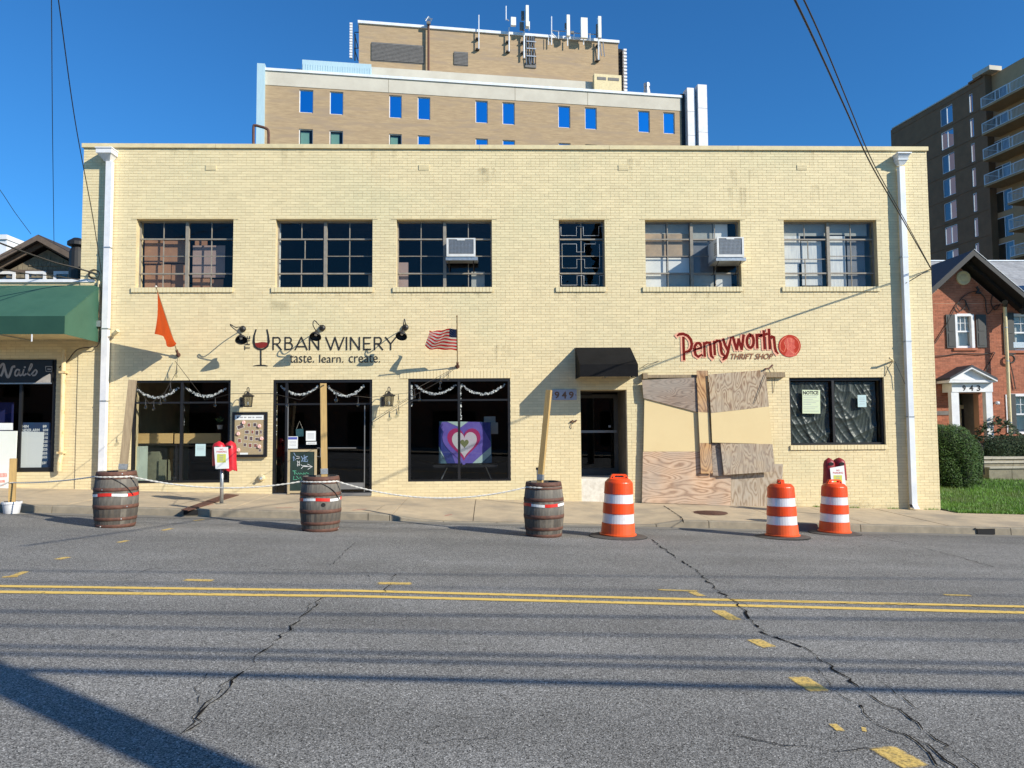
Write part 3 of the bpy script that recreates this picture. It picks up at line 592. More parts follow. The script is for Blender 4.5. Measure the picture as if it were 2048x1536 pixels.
for s_ in (arc(1632, 355, 132, 132, 150, 250, 10), arc(1632, 355, 132, 132, -60, 60, 10), [(1600, 260), (1612, 340), (1602, 400)], [(1650, 255), (1660, 300)], [(1555, 300), (1580, 370), (1560, 430)], [(1640, 420), (1700, 470)], [(1530, 420), (1545, 440)]): rm.stroke(A2(s_), .012, y)
ob('disc_lines', rm, m_pennyl, dsc)
# stained patches on the wall
for i, (px, py, ph, pw) in enumerate(((560, 600, 30, 60),)):
    a = W(px, py); L = ph / 87
    me = bpy.data.meshes.new('stain'); n = 8; vs = []; fa = []
    for j in range(n + 1):
        for q, fv in ((-1, 0), (-.4, .9), (.4, .9), (1, 0)): vs.append((a.x + q * pw / 174, Y0 - .0078, a.z - L * j / n)); fa.append(fv * min(1, (n - j) / 4) * min(1, .3 + j / 2))
    me.from_pydata(vs, [], [(j * 4 + k, j * 4 + k + 1, j * 4 + k + 5, j * 4 + k + 4) for j in range(n) for k in range(3)]); at = me.attributes.new('fade', 'FLOAT', 'POINT'); at.data.foreach_set('value', fa); me.materials.append(m_stain); ob('stain', me, parent=bld)
# runs of dirt below the sills and along the foot of the wall
def smear(x, z, w_, h_, up=False):
    me = bpy.data.meshes.new('stain'); n = 6; vs = []; fa = []
    for j in range(n + 1):
        g_ = j / n
        for q, fv in ((-1, 0), (-.4, .75), (.4, .75), (1, 0)): vs.append((x + q * w_ / 2, Y0 - .0074, z + (h_ if up else -h_) * g_)); fa.append(fv * (1 - g_) ** .8)
    me.from_pydata(vs, [], [(j * 4 + k, j * 4 + k + 1, j * 4 + k + 5, j * 4 + k + 4) for j in range(n) for k in range(3)]); at = me.attributes.new('fade', 'FLOAT', 'POINT'); at.data.foreach_set('value', fa); me.materials.append(m_stain); ob('stain', me, parent=bld)
for px, py, n_ in ((968, 335, 9), (1475, 375, 6), (1270, 318, 5), (1008, 690, 6), (1640, 370, 4), (1480, 340, 4)):
    for k in range(n_): q = W(px + random.gauss(0, 13), py); smear(q.x, q.z, random.uniform(.05, .16), random.uniform(.3, 1.15))
for s_ in sills:
    for k in range(3): smear(random.uniform(s_[0] + .05, s_[1] - .05), s_[2] - .005, random.uniform(.08, .25), random.uniform(.15, .5))
    smear(s_[0], s_[2] + .02, .10, random.uniform(.3, .6)); smear(s_[1], s_[2] + .02, .10, random.uniform(.2, .5))
for k in range(30):
    xx = random.uniform(BX0 + .3, BX1 - .3)
    if not any(o[0] - .3 < xx < o[1] + .3 and o[2] < .7 for o in OPEN): smear(xx, swz(xx, 17), random.uniform(.5, 1.5), random.uniform(.12, .35), True)
for k in range(9): smear(random.uniform(BX0 + .4, BX1 - .4), cw - .01, random.uniform(.06, .3), random.uniform(.2, .9))
# little vents under the parapet
for px in (422, 848, 1247, 1604):
    v = W(px, 335); f = ob('wall_vent', MB().box(v.x - .12, v.x + .12, Y0 - .012, Y0, v.z - .06, v.z + .06), m_creamdull, bld)
    ob('vent_slots', MB().box(v.x - .1, v.x + .1, Y0 - .0135, Y0 - .012, v.z - .035, v.z - .025).box(v.x - .1, v.x + .1, Y0 - .0135, Y0 - .012, v.z + .01, v.z + .02), m_joint, f)
# ================================================================== things on the facade
# downspouts with leader heads
def downspout(name, label, pts, w_, d_, headpx, mat):
    t = thing(name, label, 'downspout', pts[-1])
    P = [Vector(p) for p in pts]; n = len(P); y = P[0].y
    zs_ = [P[0].z - (P[0].z - P[-1].z) * f for f in (0, .27, .52, .74, 1)]
    for a, b in zip(zs_, zs_[1:]): ob('pipe_section', MB().box(P[0].x - w_ / 2, P[0].x + w_ / 2, y - d_, y, b + .006, a), mat, t)
    for z in zs_[1:-1]: ob('strap', MB().box(P[0].x - w_ / 2 - .012, P[0].x + w_ / 2 + .012, y - d_ - .006, y + .02, z - .012, z + .016), m_galv, t)
    ob('outlet', MB().solid([(P[0].x - w_ / 2, y - d_, zs_[-1] + .06), (P[0].x - w_ / 2, y, zs_[-1] + .06), (P[0].x - w_ / 2, y - d_ * .4, zs_[-1] - .03), (P[0].x - w_ / 2, y - d_ * 1.8, zs_[-1] - .03)], (w_, 0, 0)), mat, t)
    return t, P[0]
xL = (W(222, 340).x + W(212, 900).x) / 2; xR = (W(1797, 340).x + W(1822, 1000).x) / 2
zl = W(222, 326).z; zr = W(1797, 337).z
t, p = downspout('downspout', 'white square downspout with box head at the left end of the cream facade', [(xL, Y0 - .04, zl), (xL, Y0 - .04, swz(xL, 17) + .06)], .135, .11, None, m_white)
q = W(222, 312); h = ob('leader_head', MB().box(q.x - .19, q.x + .16, Y0 - .30, Y0 - .01, q.z - .03, q.z + .09), m_white, t)
ob('rim', MB().box(q.x - .205, q.x + .175, Y0 - .32, Y0 - .005, q.z + .075, q.z + .10), m_white, h)
fn = MB(); a = [(q.x - .17, q.z - .03), (q.x + .14, q.z - .03), (q.x + .05, q.z - .17), (q.x - .08, q.z - .17)]
fn.add([(a[0][0], Y0 - .28, a[0][1]), (a[1][0], Y0 - .28, a[1][1]), (a[2][0], Y0 - .15, a[2][1]), (a[3][0], Y0 - .15, a[3][1]), (a[0][0], Y0 - .01, a[0][1]), (a[1][0], Y0 - .01, a[1][1]), (a[2][0], Y0 - .03, a[2][1]), (a[3][0], Y0 - .03, a[3][1])], [(0, 1, 2, 3), (4, 7, 6, 5), (0, 4, 5, 1), (3, 2, 6, 7), (0, 3, 7, 4), (1, 5, 6, 2)]); ob('funnel', fn, m_white, h)
t, p = downspout('downspout', 'white round downspout with flared funnel head at the right end of the cream facade', [(xR, Y0 - .04, zr), (xR, Y0 - .04, swz(xR, 17) + .06)], .125, .115, None, m_whitem)
q = W(1797, 322); 
def frus(mb, x, z0, z1, w0, w1, d0, d1): mb.add([(x - w0, Y0 - d0, z0), (x + w0, Y0 - d0, z0), (x + w0, Y0 - .01, z0), (x - w0, Y0 - .01, z0), (x - w1, Y0 - d1, z1), (x + w1, Y0 - d1, z1), (x + w1, Y0 - .01, z1), (x - w1, Y0 - .01, z1)], [(3, 2, 1, 0), (4, 5, 6, 7), (0, 1, 5, 4), (1, 2, 6, 5), (2, 3, 7, 6), (3, 0, 4, 7)])
for nm, z0, z1, w0, w1, d0, d1 in (('rim', .09, .115, .17, .165, .28, .28), ('leader_head', -.005, .088, .11, .15, .20, .26), ('funnel', -.045, -.007, .12, .13, .20, .21), ('funnel', -.13, -.047, .065, .11, .14, .19)):
    f_ = MB(); frus(f_, q.x, q.z + z0, q.z + z1, w0, w1, d0, d1); ob(nm, f_, m_whitem, t)
# black awning
m_canvas = M('black_awning_canvas', (.006, .006, .0065), (.010, .010, .011), .8, 3, spec=.15, bump=.2, bscale=200)
aw = thing('door_awning', 'black canvas awning over the recessed doorway', 'awning', W(1210, 740))
d_ = .88; xa, xb = W(1150.5, 725).x, W(1261, 725).x; z0 = W(1205, 695).z; z1 = W(1205, 729, Y0 - d_).z; z2 = W(1215, 753, Y0 - d_).z
ob('canopy', MB().add([(xa, Y0 - .01, z0), (xb, Y0 - .01, z0), (xb, Y0 - d_, z1), (xa, Y0 - d_, z1), (xa, Y0 - .01, z0 - .012), (xb, Y0 - .01, z0 - .012), (xb, Y0 - d_ + .01, z1 - .012), (xa, Y0 - d_ + .01, z1 - .012)], [(0, 3, 2, 1), (4, 5, 6, 7), (0, 1, 5, 4), (0, 4, 7, 3), (1, 2, 6, 5)]), m_canvas, aw)
ob('valance', MB().box(xa, xb, Y0 - d_, Y0 - d_ + .01, z2, z1 - .003), m_canvas, aw)
for x in (xa, xb - .01): ob('side_panel', MB().solid([(x, Y0 - .01, z0 - .02), (x, Y0 - .01, z2), (x, Y0 - d_ + .012, z2), (x, Y0 - d_ + .012, z1 - .005)], (.01, 0, 0)), m_canvas, aw)
fr = MB()
for x in (xa + .03, (xa + xb) / 2, xb - .03): fr.tube([(x, Y0 - .02, z0 - .05), (x, Y0 - d_ + .03, z1 - .03), (x, Y0 - d_ + .03, z2 + .02), (x, Y0 - .02, z2 + .02)], .012, 5)
ob('frame', fr, m_galv, aw)
# street number plate 949
npl = thing('number_plate', 'pale number plate reading 949 beside the black awning', 'sign', W(1128, 790))
a = R4(1105, 779, 1153, 800); ob('plate', MB().box(a[0], a[1], Y0 - .02, Y0 - .003, a[2], a[3]), M('grey_plate', (.42, .42, .46), (.34, .35, .42), .5, 9), npl)
m_brz = M('bronze_digit', (.20, .10, .05), rough=.5)
for k, c_ in enumerate('949'): wtext('digit', c_, 1109 + k * 14.3, 783, 1119 + k * 14.3, 797, m_brz, npl, Y0 - .0215, bold=.03)
for px in (1105.8, 1151.5): ob('dot', MB().lathe([(.012, 0), (.01, .003)], 10, W(px, 790, Y0 - .021), Matrix.Rotation(math.pi / 2, 4, 'X')), m_brz, npl)
# plywood boarding
wood = [woodmat('plywood_tan', (.70, .50, .34), (.60, .40, .26), (.33, .19, .11), dist=16), woodmat('plywood_grey', (.38, .29, .22), (.32, .24, .185), (.17, .12, .09), dist=20, sc=1.3), woodmat('plywood_orange', (.62, .38, .18), (.50, .29, .14), (.26, .13, .06), True, dist=12, sc=1.3),
        woodmat('plywood_swirl', (.58, .46, .31), (.46, .34, .22), (.24, .14, .08), True, sc=2.0, dist=12), woodmat('plywood_low', (.55, .46, .35), (.46, .36, .25), (.27, .18, .11), True, sc=1.8, dist=10)]
m_band = M('tan_overpaint', (.745, .59, .315), (.72, .565, .30), .75, 2)
def sheet(label, Y, bits):
    t = thing('plywood_sheet', label, 'plywood sheet', W(*bits[0][1][0], Y), 'plywood boarding over the shop window'); 
    for nm, pts, mt_ in bits: ob(nm, MB().prism([(W(a, b, Y).x, W(a, b, Y).z) for a, b in pts][::-1], Y, Y + .016), mt_, t)
sheet('largest tan plywood sheet at the foot of the wall with cream painted upper half', Y0 - .10, [('painted_band', [(1289, 797), (1404, 797), (1404, 903), (1287, 903)], m_band), ('bare_board', [(1286, 903.2), (1463, 903.2), (1461, 1011), (1284, 1005)], wood[0])])
sheet('grey weathered plywood offcut with slanted lower edge at the top left of the boarding', Y0 - .13, [('bare_board', [(1284, 760), (1391, 755), (1398, 825), (1287, 796)], wood[1])])
sheet('narrow upright orange plywood strip between the wider boards', Y0 - .165, [('bare_board', [(1393.5, 741), (1416, 741), (1418, 825), (1396.5, 824)], wood[2]), ('painted_band', [(1396.5, 824.3), (1418, 825.3), (1422, 886), (1399.5, 886)], m_band), ('bare_board', [(1399.5, 886.3), (1422, 886.3), (1425.5, 946.5), (1402, 947)], wood[2])])
sheet('wide tilted plywood sheet with swirling grain and a cream painted band', Y0 - .21, [('bare_board', [(1417, 749), (1531, 739.5), (1538, 813), (1422, 826)], wood[3]), ('painted_band', [(1422, 826.3), (1538, 813.3), (1545, 888), (1425, 885), (1440, 885.3), (1442.5, 891)][:4] + [(1424.5, 884)], m_band), ('bare_board', [(1441, 886.5), (1545, 888.3), (1550, 943), (1448, 950)], wood[3])])
sheet('low greyish plywood sheet behind the tilted one nearest the middle traffic drum', Y0 - .06, [('bare_board', [(1461.5, 928), (1566, 928), (1563, 1013), (1460.5, 1012)], wood[4])])
sheet('small grey plywood patch showing between the strip and the tilted sheet', Y0 - .14, [('bare_board', [(1423, 887), (1443, 887), (1446, 952), (1426, 952)], wood[1])])
bt = thing('timber_batten', 'dark timber batten along the top of the grey plywood offcut', 'batten', W(1340, 752)); ob('batten_rail', MB().box(W(1294, 753).x, W(1394, 753).x, Y0 - .09, Y0 - .005, W(1340, 756).z, W(1340, 750).z), m_lumbergrey, bt); ob('batten_end', MB().box(W(1284, 753).x, W(1293, 753).x, Y0 - .14, Y0 - .005, W(1290, 758).z, W(1290, 747).z), m_lumbergrey, bt)
lb = thing('lumber_offcut', 'weathered horizontal timber between the tilted plywood and the notice window', 'timber', W(1550, 750)); ob('timber', MB().box(W(1529, 750).x, W(1567, 750).x, Y0 - .09, Y0 - .004, W(1550, 755).z, W(1550, 745).z), m_lumbergrey, lb)
# window air conditioners
m_acw = M('ac_housing', (.74, .74, .72), (.60, .60, .57), .5, 6); m_acg = M('ac_grey', (.17, .17, .17), rough=.6)
def ac(label, px0, py0, px1, py1, dep):
    t = thing('window_air_conditioner', label, 'air conditioner', W((px0 + px1) / 2, py1, Y0 - dep / 2), 'air conditioners in the upper windows'); r = R4(px0, py0, px1, py1, Y0 - dep + .12); yf = Y0 - dep + .12; fw_ = .045
    ob('housing', MB().box(r[0] + .012, r[1] - .012, yf + .025, Y0 + .3, r[2] + .01, r[3] - .01), m_acw, t)
    b = MB(); b.box(r[0], r[0] + fw_, yf, yf + .024, r[2], r[3]).box(r[1] - fw_, r[1], yf, yf + .024, r[2], r[3]).box(r[0] + fw_, r[1] - fw_, yf, yf + .024, r[3] - .03, r[3]).box(r[0] + fw_, r[1] - fw_, yf, yf + .024, r[2], r[2] + .06).box((r[0] + r[1]) / 2 - .09, (r[0] + r[1]) / 2 + .09, yf - .001, yf + .023, r[3] - .055, r[3] - .031); ob('front_bezel', b, m_acw, t)
    ob('coil', MB().box(r[0] + fw_, r[1] - fw_, yf + .015, yf + .022, r[2] + .06, r[3] - .03), m_acg, t)
    g_ = MB(); n = 16
    for i in range(n + 1): x = r[0] + fw_ + .03 + (r[1] - r[0] - 2 * fw_ - .06) * i / n; g_.box(x - .0025, x + .0025, yf + .006, yf + .009, r[2] + .075, r[3] - .045)
    for i in range(11): z = r[2] + .085 + (r[3] - r[2] - .14) * i / 10; g_.box(r[0] + fw_ + .02, r[1] - fw_ - .02, yf + .009, yf + .012, z - .0025, z + .0025)
    ob('wire_grille', g_, m_galv, t, kind='stuff')
    for i in range(6): z = r[2] + .08 + i * .05; ob('side_louvre', MB().box(r[0] + .006, r[0] + .0125, yf + .07, yf + .25, z, z + .02), m_acg, t)
    ob('support_shelf', MB().box(r[0] - .02, r[1] + .05, yf + .02, Y0 + .1, r[2] - .08, r[2] - .006), m_galv, t)
    for x in (r[0] + .05, r[1] - .05): ob('bracket', MB().tube([(x, yf + .08, r[2] - .08), (x, Y0 - .0, r[2] - .30), (x, Y0 + .1, r[2] - .30)], .012, 5), m_iron, t)
ac('white window air conditioner in the third upper window from the left', 893, 476, 951, 513, .38)
ac('white window air conditioner in the upper window right of the narrow one', 1434, 474, 1488, 514, .62)
# gooseneck sign lights
def goose(label, mp, loop, sh, tilt):
    t = thing('gooseneck_light', label, 'wall light', W(*mp), 'gooseneck lights over the winery lettering'); a = W(*mp, Y0 - .02); Ys = Y0 - .56; s_ = W(*sh, Ys); L = [W(x, y, Ys - .05 - .02 * i) for i, (x, y) in enumerate(loop)]
    ob('wall_plate', MB().lathe([(.07, 0), (.075, .02), (.06, .05), (.03, .07)], 16, W(*mp, Y0 - .005), Matrix.Rotation(math.pi / 2, 4, 'X')), m_iron, t)
    pts = [a, a.lerp(L[0], .5) + Vector((0, 0, .03)), *L, s_ + Vector((0, .0, .07))]
    sm = []
    for i in range(len(pts) - 1):
        p0, p1, p2, p3 = pts[max(i - 1, 0)], pts[i], pts[i + 1], pts[min(i + 2, len(pts) - 1)]
        for k in range(6):
            u_ = k / 6; sm.append(.5 * ((2 * p1) + (-p0 + p2) * u_ + (2 * p0 - 5 * p1 + 4 * p2 - p3) * u_ ** 2 + (-p0 + 3 * p1 - 3 * p2 + p3) * u_ ** 3))
    sm.append(pts[-1]); ob('gooseneck', MB().tube(sm, .011, 8), m_iron, t, smooth=True)
    rot = Matrix.Rotation(tilt, 4, 'Y') @ Matrix.Rotation(math.radians(-38), 4, 'X')
    ob('shade', MB().lathe([(.125, -.10), (.13, -.095), (.115, -.05), (.085, 0), (.045, .045), (.035, .09), (.0, .10)][::-1], 22, s_, rot, close=False), m_iron, t, smooth=True)
    ob('bulb', MB().lathe([(.0, -.05), (.03, -.035), (.035, -.01), (.02, .03)], 10, s_, rot, close=False), m_paper, t)
goose('black gooseneck lamp left of the wine glass lettering', (486, 658), [(472, 655), (461, 649), (464, 654)], (482, 675), -.35)
goose('black gooseneck lamp above the middle of the winery lettering', (645, 656), [(638, 650), (629, 641), (626, 650)], (632, 668), 0)
goose('black gooseneck lamp at the right end of the winery lettering', (811, 655), [(811, 648), (809, 638), (807, 648)], (804, 667), .1)
# carriage lanterns
def lantern(label, px, py):
    t = thing('wall_lantern', label, 'lantern', W(px, py), 'black carriage lanterns by the shop entrance'); Yl = Y0 - .34; c = W(px, py, Yl)
    cage = MB()
    for k in range(6): a_ = k * math.pi / 3; cage.tube([(c.x + .085 * math.cos(a_), Yl + .085 * math.sin(a_), c.z - .12), (c.x + .11 * math.cos(a_), Yl + .11 * math.sin(a_), c.z + .1)], .007, 4)
    cage.lathe([(.09, -.135), (.095, -.12), (.085, -.115)], 6, c); cage.lathe([(.11, .095), (.14, .10), (.145, .115), (.05, .165), (.03, .19), (.012, .2)], 6, c)
    ob('cage', cage, m_iron, t); ob('lamp_glass', MB().lathe([(.082, -.115), (.105, .095)], 6, c, close=False), glass('lantern_glass', (.6, .6, .58)), t)
    ob('bulb', MB().lathe([(.0, -.10), (.018, -.09), (.022, -.05), (.012, -.02), (0, -.015)], 8, c, close=False), m_paper, t)
    ob('finial_ring', MB().tube([(c.x + .03 * math.cos(k * .52), Yl, c.z + .25 + .055 * math.sin(k * .52)) for k in range(13)], .007, 5), m_iron, t)
    w_ = W(px - 12, py - 2, Y0 - .01); pts = [(w_.x, Y0 - .01, c.z - .02)] + [(w_.x + (c.x - w_.x) * f, Y0 - .01 - .33 * f, c.z + .0 + .22 * math.sin(f * 2.4)) for f in (.15, .3, .45, .6, .8, 1)]
    ob('scroll_bracket', MB().tube(pts, .009, 6).tube([(c.x, Yl, c.z + .19), (c.x, Yl, c.z + .31)], .006, 5), m_iron, t)
    ob('back_plate', MB().box(w_.x - .04, w_.x + .04, Y0 - .02, Y0 - .006, c.z - .12, c.z + .1), m_iron, t)
lantern('black carriage lantern above the bulletin board', 496, 802); lantern('black carriage lantern right of the glass entrance', 778, 801)
# bulletin board
bb = thing('bulletin_board', 'black framed cork bulletin board with pinned cards beside the entrance', 'bulletin board', W(498, 914))
r = R4(464, 824, 534, 914, Y0 - .09); fw_ = .055; yb = Y0 - .1
ob('case', MB().box(r[0] + .01, r[1] - .01, yb + .03, Y0 - .008, r[2] + .01, r[3] - .01), m_black, bb)
ob('frame', MB().box(r[0], r[0] + fw_, yb, yb + .04, r[2], r[3]).box(r[1] - fw_, r[1], yb, yb + .04, r[2], r[3]).box(r[0] + fw_, r[1] - fw_, yb, yb + .04, r[3] - fw_, r[3]).box(r[0] + fw_, r[1] - fw_, yb, yb + .04, r[2], r[2] + fw_), m_black, bb)
ob('cork', MB().box(r[0] + fw_, r[1] - fw_, yb + .022, yb + .03, r[2] + fw_, r[3] - fw_), M('cork', (.42, .33, .20), (.35, .27, .16), .9, 40), bb)
def card(par, nm, px0, py0, px1, py1, Y, mat, rot=0, inner=None):
    a = W(px0, py0, Y); b = W(px1, py1, Y); c = (a + b) / 2; w2, h2 = abs(b.x - a.x) / 2, abs(a.z - b.z) / 2; cs, sn = math.cos(rot), math.sin(rot)
    f = lambda s_: [(c.x + (x * cs - z * sn) * 1, c.z + (x * sn + z * cs)) for x, z in ((-w2 * s_, -h2 * s_), (w2 * s_, -h2 * s_), (w2 * s_, h2 * s_), (-w2 * s_, h2 * s_))]
    o = ob(nm, MB().prism(f(1), Y - .002, Y), mat, par)
    if inner: ob('picture', MB().prism(f(.78), Y - .0035, Y - .002), inner, o)
    return o
yc = yb + .0215
hd = card(bb, 'header_card', 469.5, 830, 527, 839.5, yc, m_paper)
m_greyink = M('grey_ink', (.35, .36, .38), rough=.8)
hm = MB()
for k, (a, b) in enumerate(((480, 486), (488, 493), (496, 503), (505, 509), (512, 524))): p0 = W(a, 833.5, yc); p1 = W(b, 836, yc); hm.box(p0.x, p1.x, yc - .0035, yc - .0022, p1.z, p0.z)
ob('faded_print', hm, m_greyink, hd)
ht = W(475.5, 834.5, yc); ob('heart_mark', MB().prism([(ht.x, ht.z - .025), (ht.x + .022, ht.z + .005), (ht.x + .012, ht.z + .02), (ht.x, ht.z + .01), (ht.x - .012, ht.z + .02), (ht.x - .022, ht.z + .005)], yc - .004, yc - .0025), m_ink, hd)
m_ph = M('dark_photo', (.05, .04, .05), (.18, .11, .10), .5, 30); m_ph2 = M('reddish_photo', (.32, .10, .07), (.16, .07, .06), .5, 30); m_cardw = M('pale_card', (.62, .58, .50), rough=.8)
for x, y, w_, h_, ro, k in ((481, 853.5, 15, 8, .35, 0), (498, 850, 6, 8, 0, 1), (510, 849.5, 7.5, 8, 0, 0), (494, 864, 9, 7, 0, 0), (505, 864, 4.5, 8, 0, 1), (514, 865.5, 6.5, 10, 0, 0), (522, 864, 4, 8, 0, 0), (492, 875.5, 7, 8, 0, 0), (502.5, 877, 6.5, 9, 0, 0), (514, 878, 8, 6, 0, 0), (479, 881.5, 7, 9, .1, 1), (490, 889.5, 6, 7, -.05, 0), (500.5, 891, 6.5, 9, 0, 1), (511, 891, 7, 8, 0, 1), (520, 900.5, 5, 6, 0, 0)):
    card(bb, 'photo_card', x - w_ / 2, y - h_ / 2, x + w_ / 2, y + h_ / 2, yc, m_cardw, ro, (m_ph, m_ph2)[k])
card(bb, 'caption_strip', 480, 905.5, 496, 909, yc, m_paper)
m_rose = M('pink_paper_rose', (.78, .42, .36), (.85, .58, .52), .8, 60)
for x, y in ((487.5, 845), (519, 852), (477, 867.5), (523.5, 877), (519, 893), (477, 900)): ob('paper_rose', MB().lathe([(0, 0), (.04, .006), (.045, .02), (.03, .035), (.012, .03), (0, .036)], 9, W(x, y, yc), Matrix.Rotation(math.pi / 2, 4, 'X'), close=False), m_rose, bb)
# wall vent hood, cameras, brackets, small conduits
wv = thing('dryer_vent', 'small round metal vent low on the wall below the bulletin board', 'vent', W(524, 955)); ob('hood', MB().lathe([(.075, 0), (.08, .03), (.06, .07), (.03, .08)], 14, W(524, 955, Y0 - .003), Matrix.Rotation(math.pi / 2, 4, 'X')), m_creamdull, wv); ob('outlet_pipe', MB().tube([W(524, 955, Y0 - .06), W(519, 959, Y0 - .12)], .03, 8), m_galv, wv)
sc_ = thing('security_camera', 'small cream camera on the wall right of the left downspout', 'camera', W(230, 665)); ob('camera_body', MB().tube([W(226, 670, Y0 - .1), W(236, 661, Y0 - .16)], .045, 8), m_creamdull, sc_); ob('camera_arm', MB().tube([W(227, 669, Y0 - .01), W(228, 668, Y0 - .1)], .02, 6), m_creamdull, sc_)
hk = thing('wall_eyelet', 'bare wiring eyelet on the wall right of the black awning', 'bracket', W(1294, 727)); ob('eyelet_rod', MB().tube([W(1280, 737, Y0 - .005), W(1296, 727, Y0 - .08), W(1299, 728, Y0 - .08), W(1318, 722, Y0 - .01)], .006, 5), m_iron, hk); 
hb = thing('flag_bracket', 'empty iron flag bracket above the tilted plywood sheet', 'bracket', W(1535, 742)); ob('bracket_arm', MB().tube([W(1530, 738, Y0 - .26), W(1538, 737, Y0 - .16), W(1545, 730, Y0 - .1)], .022, 6), m_rust, hb); ob('bracket_wire', MB().tube([W(1543, 731, Y0 - .05), W(1548, 742, Y0 - .04), W(1549, 760, Y0 - .03), W(1547, 785, Y0 - .012)], .006, 4), m_iron, hb); ob('bracket_stay', MB().tube([W(1532, 748, Y0 - .24), W(1509, 806, Y0 - .23)], .006, 4), m_iron, hb)
hb2 = thing('flag_bracket', 'bare flood lamp bracket on the wall near the right downspout', 'bracket', W(1787, 720)); ob('bracket_arm', MB().tube([W(1786, 722, Y0 - .01), W(1784, 719, Y0 - .18), W(1779, 716, Y0 - .22)], .022, 6), m_creamdull, hb2); ob('bracket_wire', MB().tube([W(1786, 723, Y0 - .1), W(1775, 738, Y0 - .03), W(1770, 752, Y0 - .01)], .007, 4), m_iron, hb2); ob('bracket_wire', MB().tube([W(1790, 723, Y0 - .1), W(1800, 745, Y0 - .1), W(1810, 768, Y0 - .14)], .007, 4), m_iron, hb2)
tg = thing('wall_ornament', 'small dark scroll ornament on the wall left of the recessed door', 'ornament', W(1146, 846)); o_ = MB()
o_.tube([W(1141, 845, Y0 - .02), W(1145, 841, Y0 - .03), W(1150, 844, Y0 - .03), W(1153, 840, Y0 - .02)], .018, 5); o_.tube([W(1144, 846, Y0 - .02), W(1142, 853, Y0 - .02), W(1144, 857, Y0 - .015)], .007, 4); ob('scroll', o_, m_rust, tg)
# ================================================================== flags
def cloth(name, c):
    mt = M(name, c, rough=.9, spec=.1); n = mt.node_tree.nodes; l = mt.node_tree.links; t_ = n.new('ShaderNodeBsdfTranslucent'); t_.inputs[0].default_value = (*c, 1); x = n.new('ShaderNodeMixShader'); x.inputs[0].default_value = .45
    l.new(n['Principled BSDF'].outputs[0], x.inputs[1]); l.new(t_.outputs[0], x.inputs[2]); l.new(x.outputs[0], n['Material Output'].inputs[0]); return mt
def catmull(pts, k=6):
    out = []
    for i in range(len(pts) - 1):
        p0, p1, p2, p3 = pts[max(i - 1, 0)], pts[i], pts[i + 1], pts[min(i + 2, len(pts) - 1)]
        for j in range(k):
            u_ = j / k; out.append(.5 * ((2 * p1) + (-p0 + p2) * u_ + (2 * p0 - 5 * p1 + 4 * p2 - p3) * u_ ** 2 + (-p0 + 3 * p1 - 3 * p2 + p3) * u_ ** 3))
    return out + [pts[-1]]
m_orange = cloth('orange_flag_cloth', (.55, .085, .018)); m_flagpole = M('tan_flagpole', (.30, .22, .12), rough=.5)
fl = thing('flag', 'plain orange flag hanging from a slanted pole over the left shop window', 'flag', W(357, 710))
a = W(357, 712, Y0 - .03); b = W(312, 573, Y0 - 1.12)
ob('pole', MB().tube([a, b], [.014, .012], 8), m_flagpole, fl); ob('ball_finial', MB().lathe([(0, -.025), (.022, -.012), (.025, 0), (.022, .012), (0, .025)], 10, b, close=False), m_cardw, fl)
ob('bracket', MB().tube([a, a + (b - a) * .09], .03, 8).lathe([(.05, 0), (.05, .01)], 10, W(357, 710, Y0 - .005), Matrix.Rotation(math.pi / 2, 4, 'X')), m_rust, fl)
mb = MB(); NU, NV = 22, 14; vs = []
for i in range(NU + 1):
    f = i / NU; P = a.lerp(b, .24 + .70 * f); ln = .10 + .84 * f ** .8
    for j in range(NV + 1):
        g_ = j / NV; drop = ln * g_
        vs.append((P.x + .05 * math.sin(7 * f + 3 * g_) * g_ - .0 * g_ * f + .03 * (1 - f) * g_ + .02 * math.sin(22 * f + 2 * g_) * g_, P.y + .05 * math.sin(19 * f) * g_, P.z - drop - .04 * math.sin(6 * f) * g_))
mb.add(vs, [(i * (NV + 1) + j, i * (NV + 1) + j + 1, (i + 1) * (NV + 1) + j + 1, (i + 1) * (NV + 1) + j) for i in range(NU) for j in range(NV)]); fc = ob('flag_cloth', mb, m_orange, fl, smooth=True)
us = thing('flag', 'red and white striped flag with starred blue canton flying left from its wall pole', 'flag', W(915, 735))
a = W(915, 733, Y0 - .03); b = W(914, 632, Y0 - 1.25)
ob('pole', MB().tube([a, b], .012, 8), m_flagpole, us); ob('ball_finial', MB().lathe([(0, -.02), (.02, 0), (0, .02)], 10, b, close=False), m_brz, us); ob('bracket', MB().tube([a, a + (b - a) * .08], .028, 8).lathe([(.05, 0), (.05, .01)], 10, W(915, 733, Y0 - .005), Matrix.Rotation(math.pi / 2, 4, 'X')), m_rust, us)
m_fr = cloth('flag_red', (.72, .03, .04)); m_fw = cloth('flag_white', (.85, .82, .78)); m_fb = cloth('flag_navy', (.012, .02, .08))
NU, NV = 26, 26; vs = []
for i in range(NU + 1):
    f = i / NU
    for j in range(NV + 1):
        g_ = j / NV; P = a.lerp(b, .33 + .42 * g_)
        x = P.x - .72 * f * (1 - .12 * g_) ; y = P.y + .16 * math.sin(6.2 * f + 2.2 * g_) * f + .28 * f * g_ ; z = P.z + .05 * math.sin(6.5 * f + .4) * f + .03 * math.sin(13 * f + 5 * g_) * f + .07 * f - .04 * g_ * f
        vs.append((x, y, z))
mb = MB()
mb.v = vs
for i in range(NU):
    for j in range(NV):
        mb.f.append((i * (NV + 1) + j, i * (NV + 1) + j + 1, (i + 1) * (NV + 1) + j + 1, (i + 1) * (NV + 1) + j)); s_ = j // 2
        mb.m.append(2 if (s_ >= 8 and i < 7) else (0 if s_ % 2 == 0 else 1))
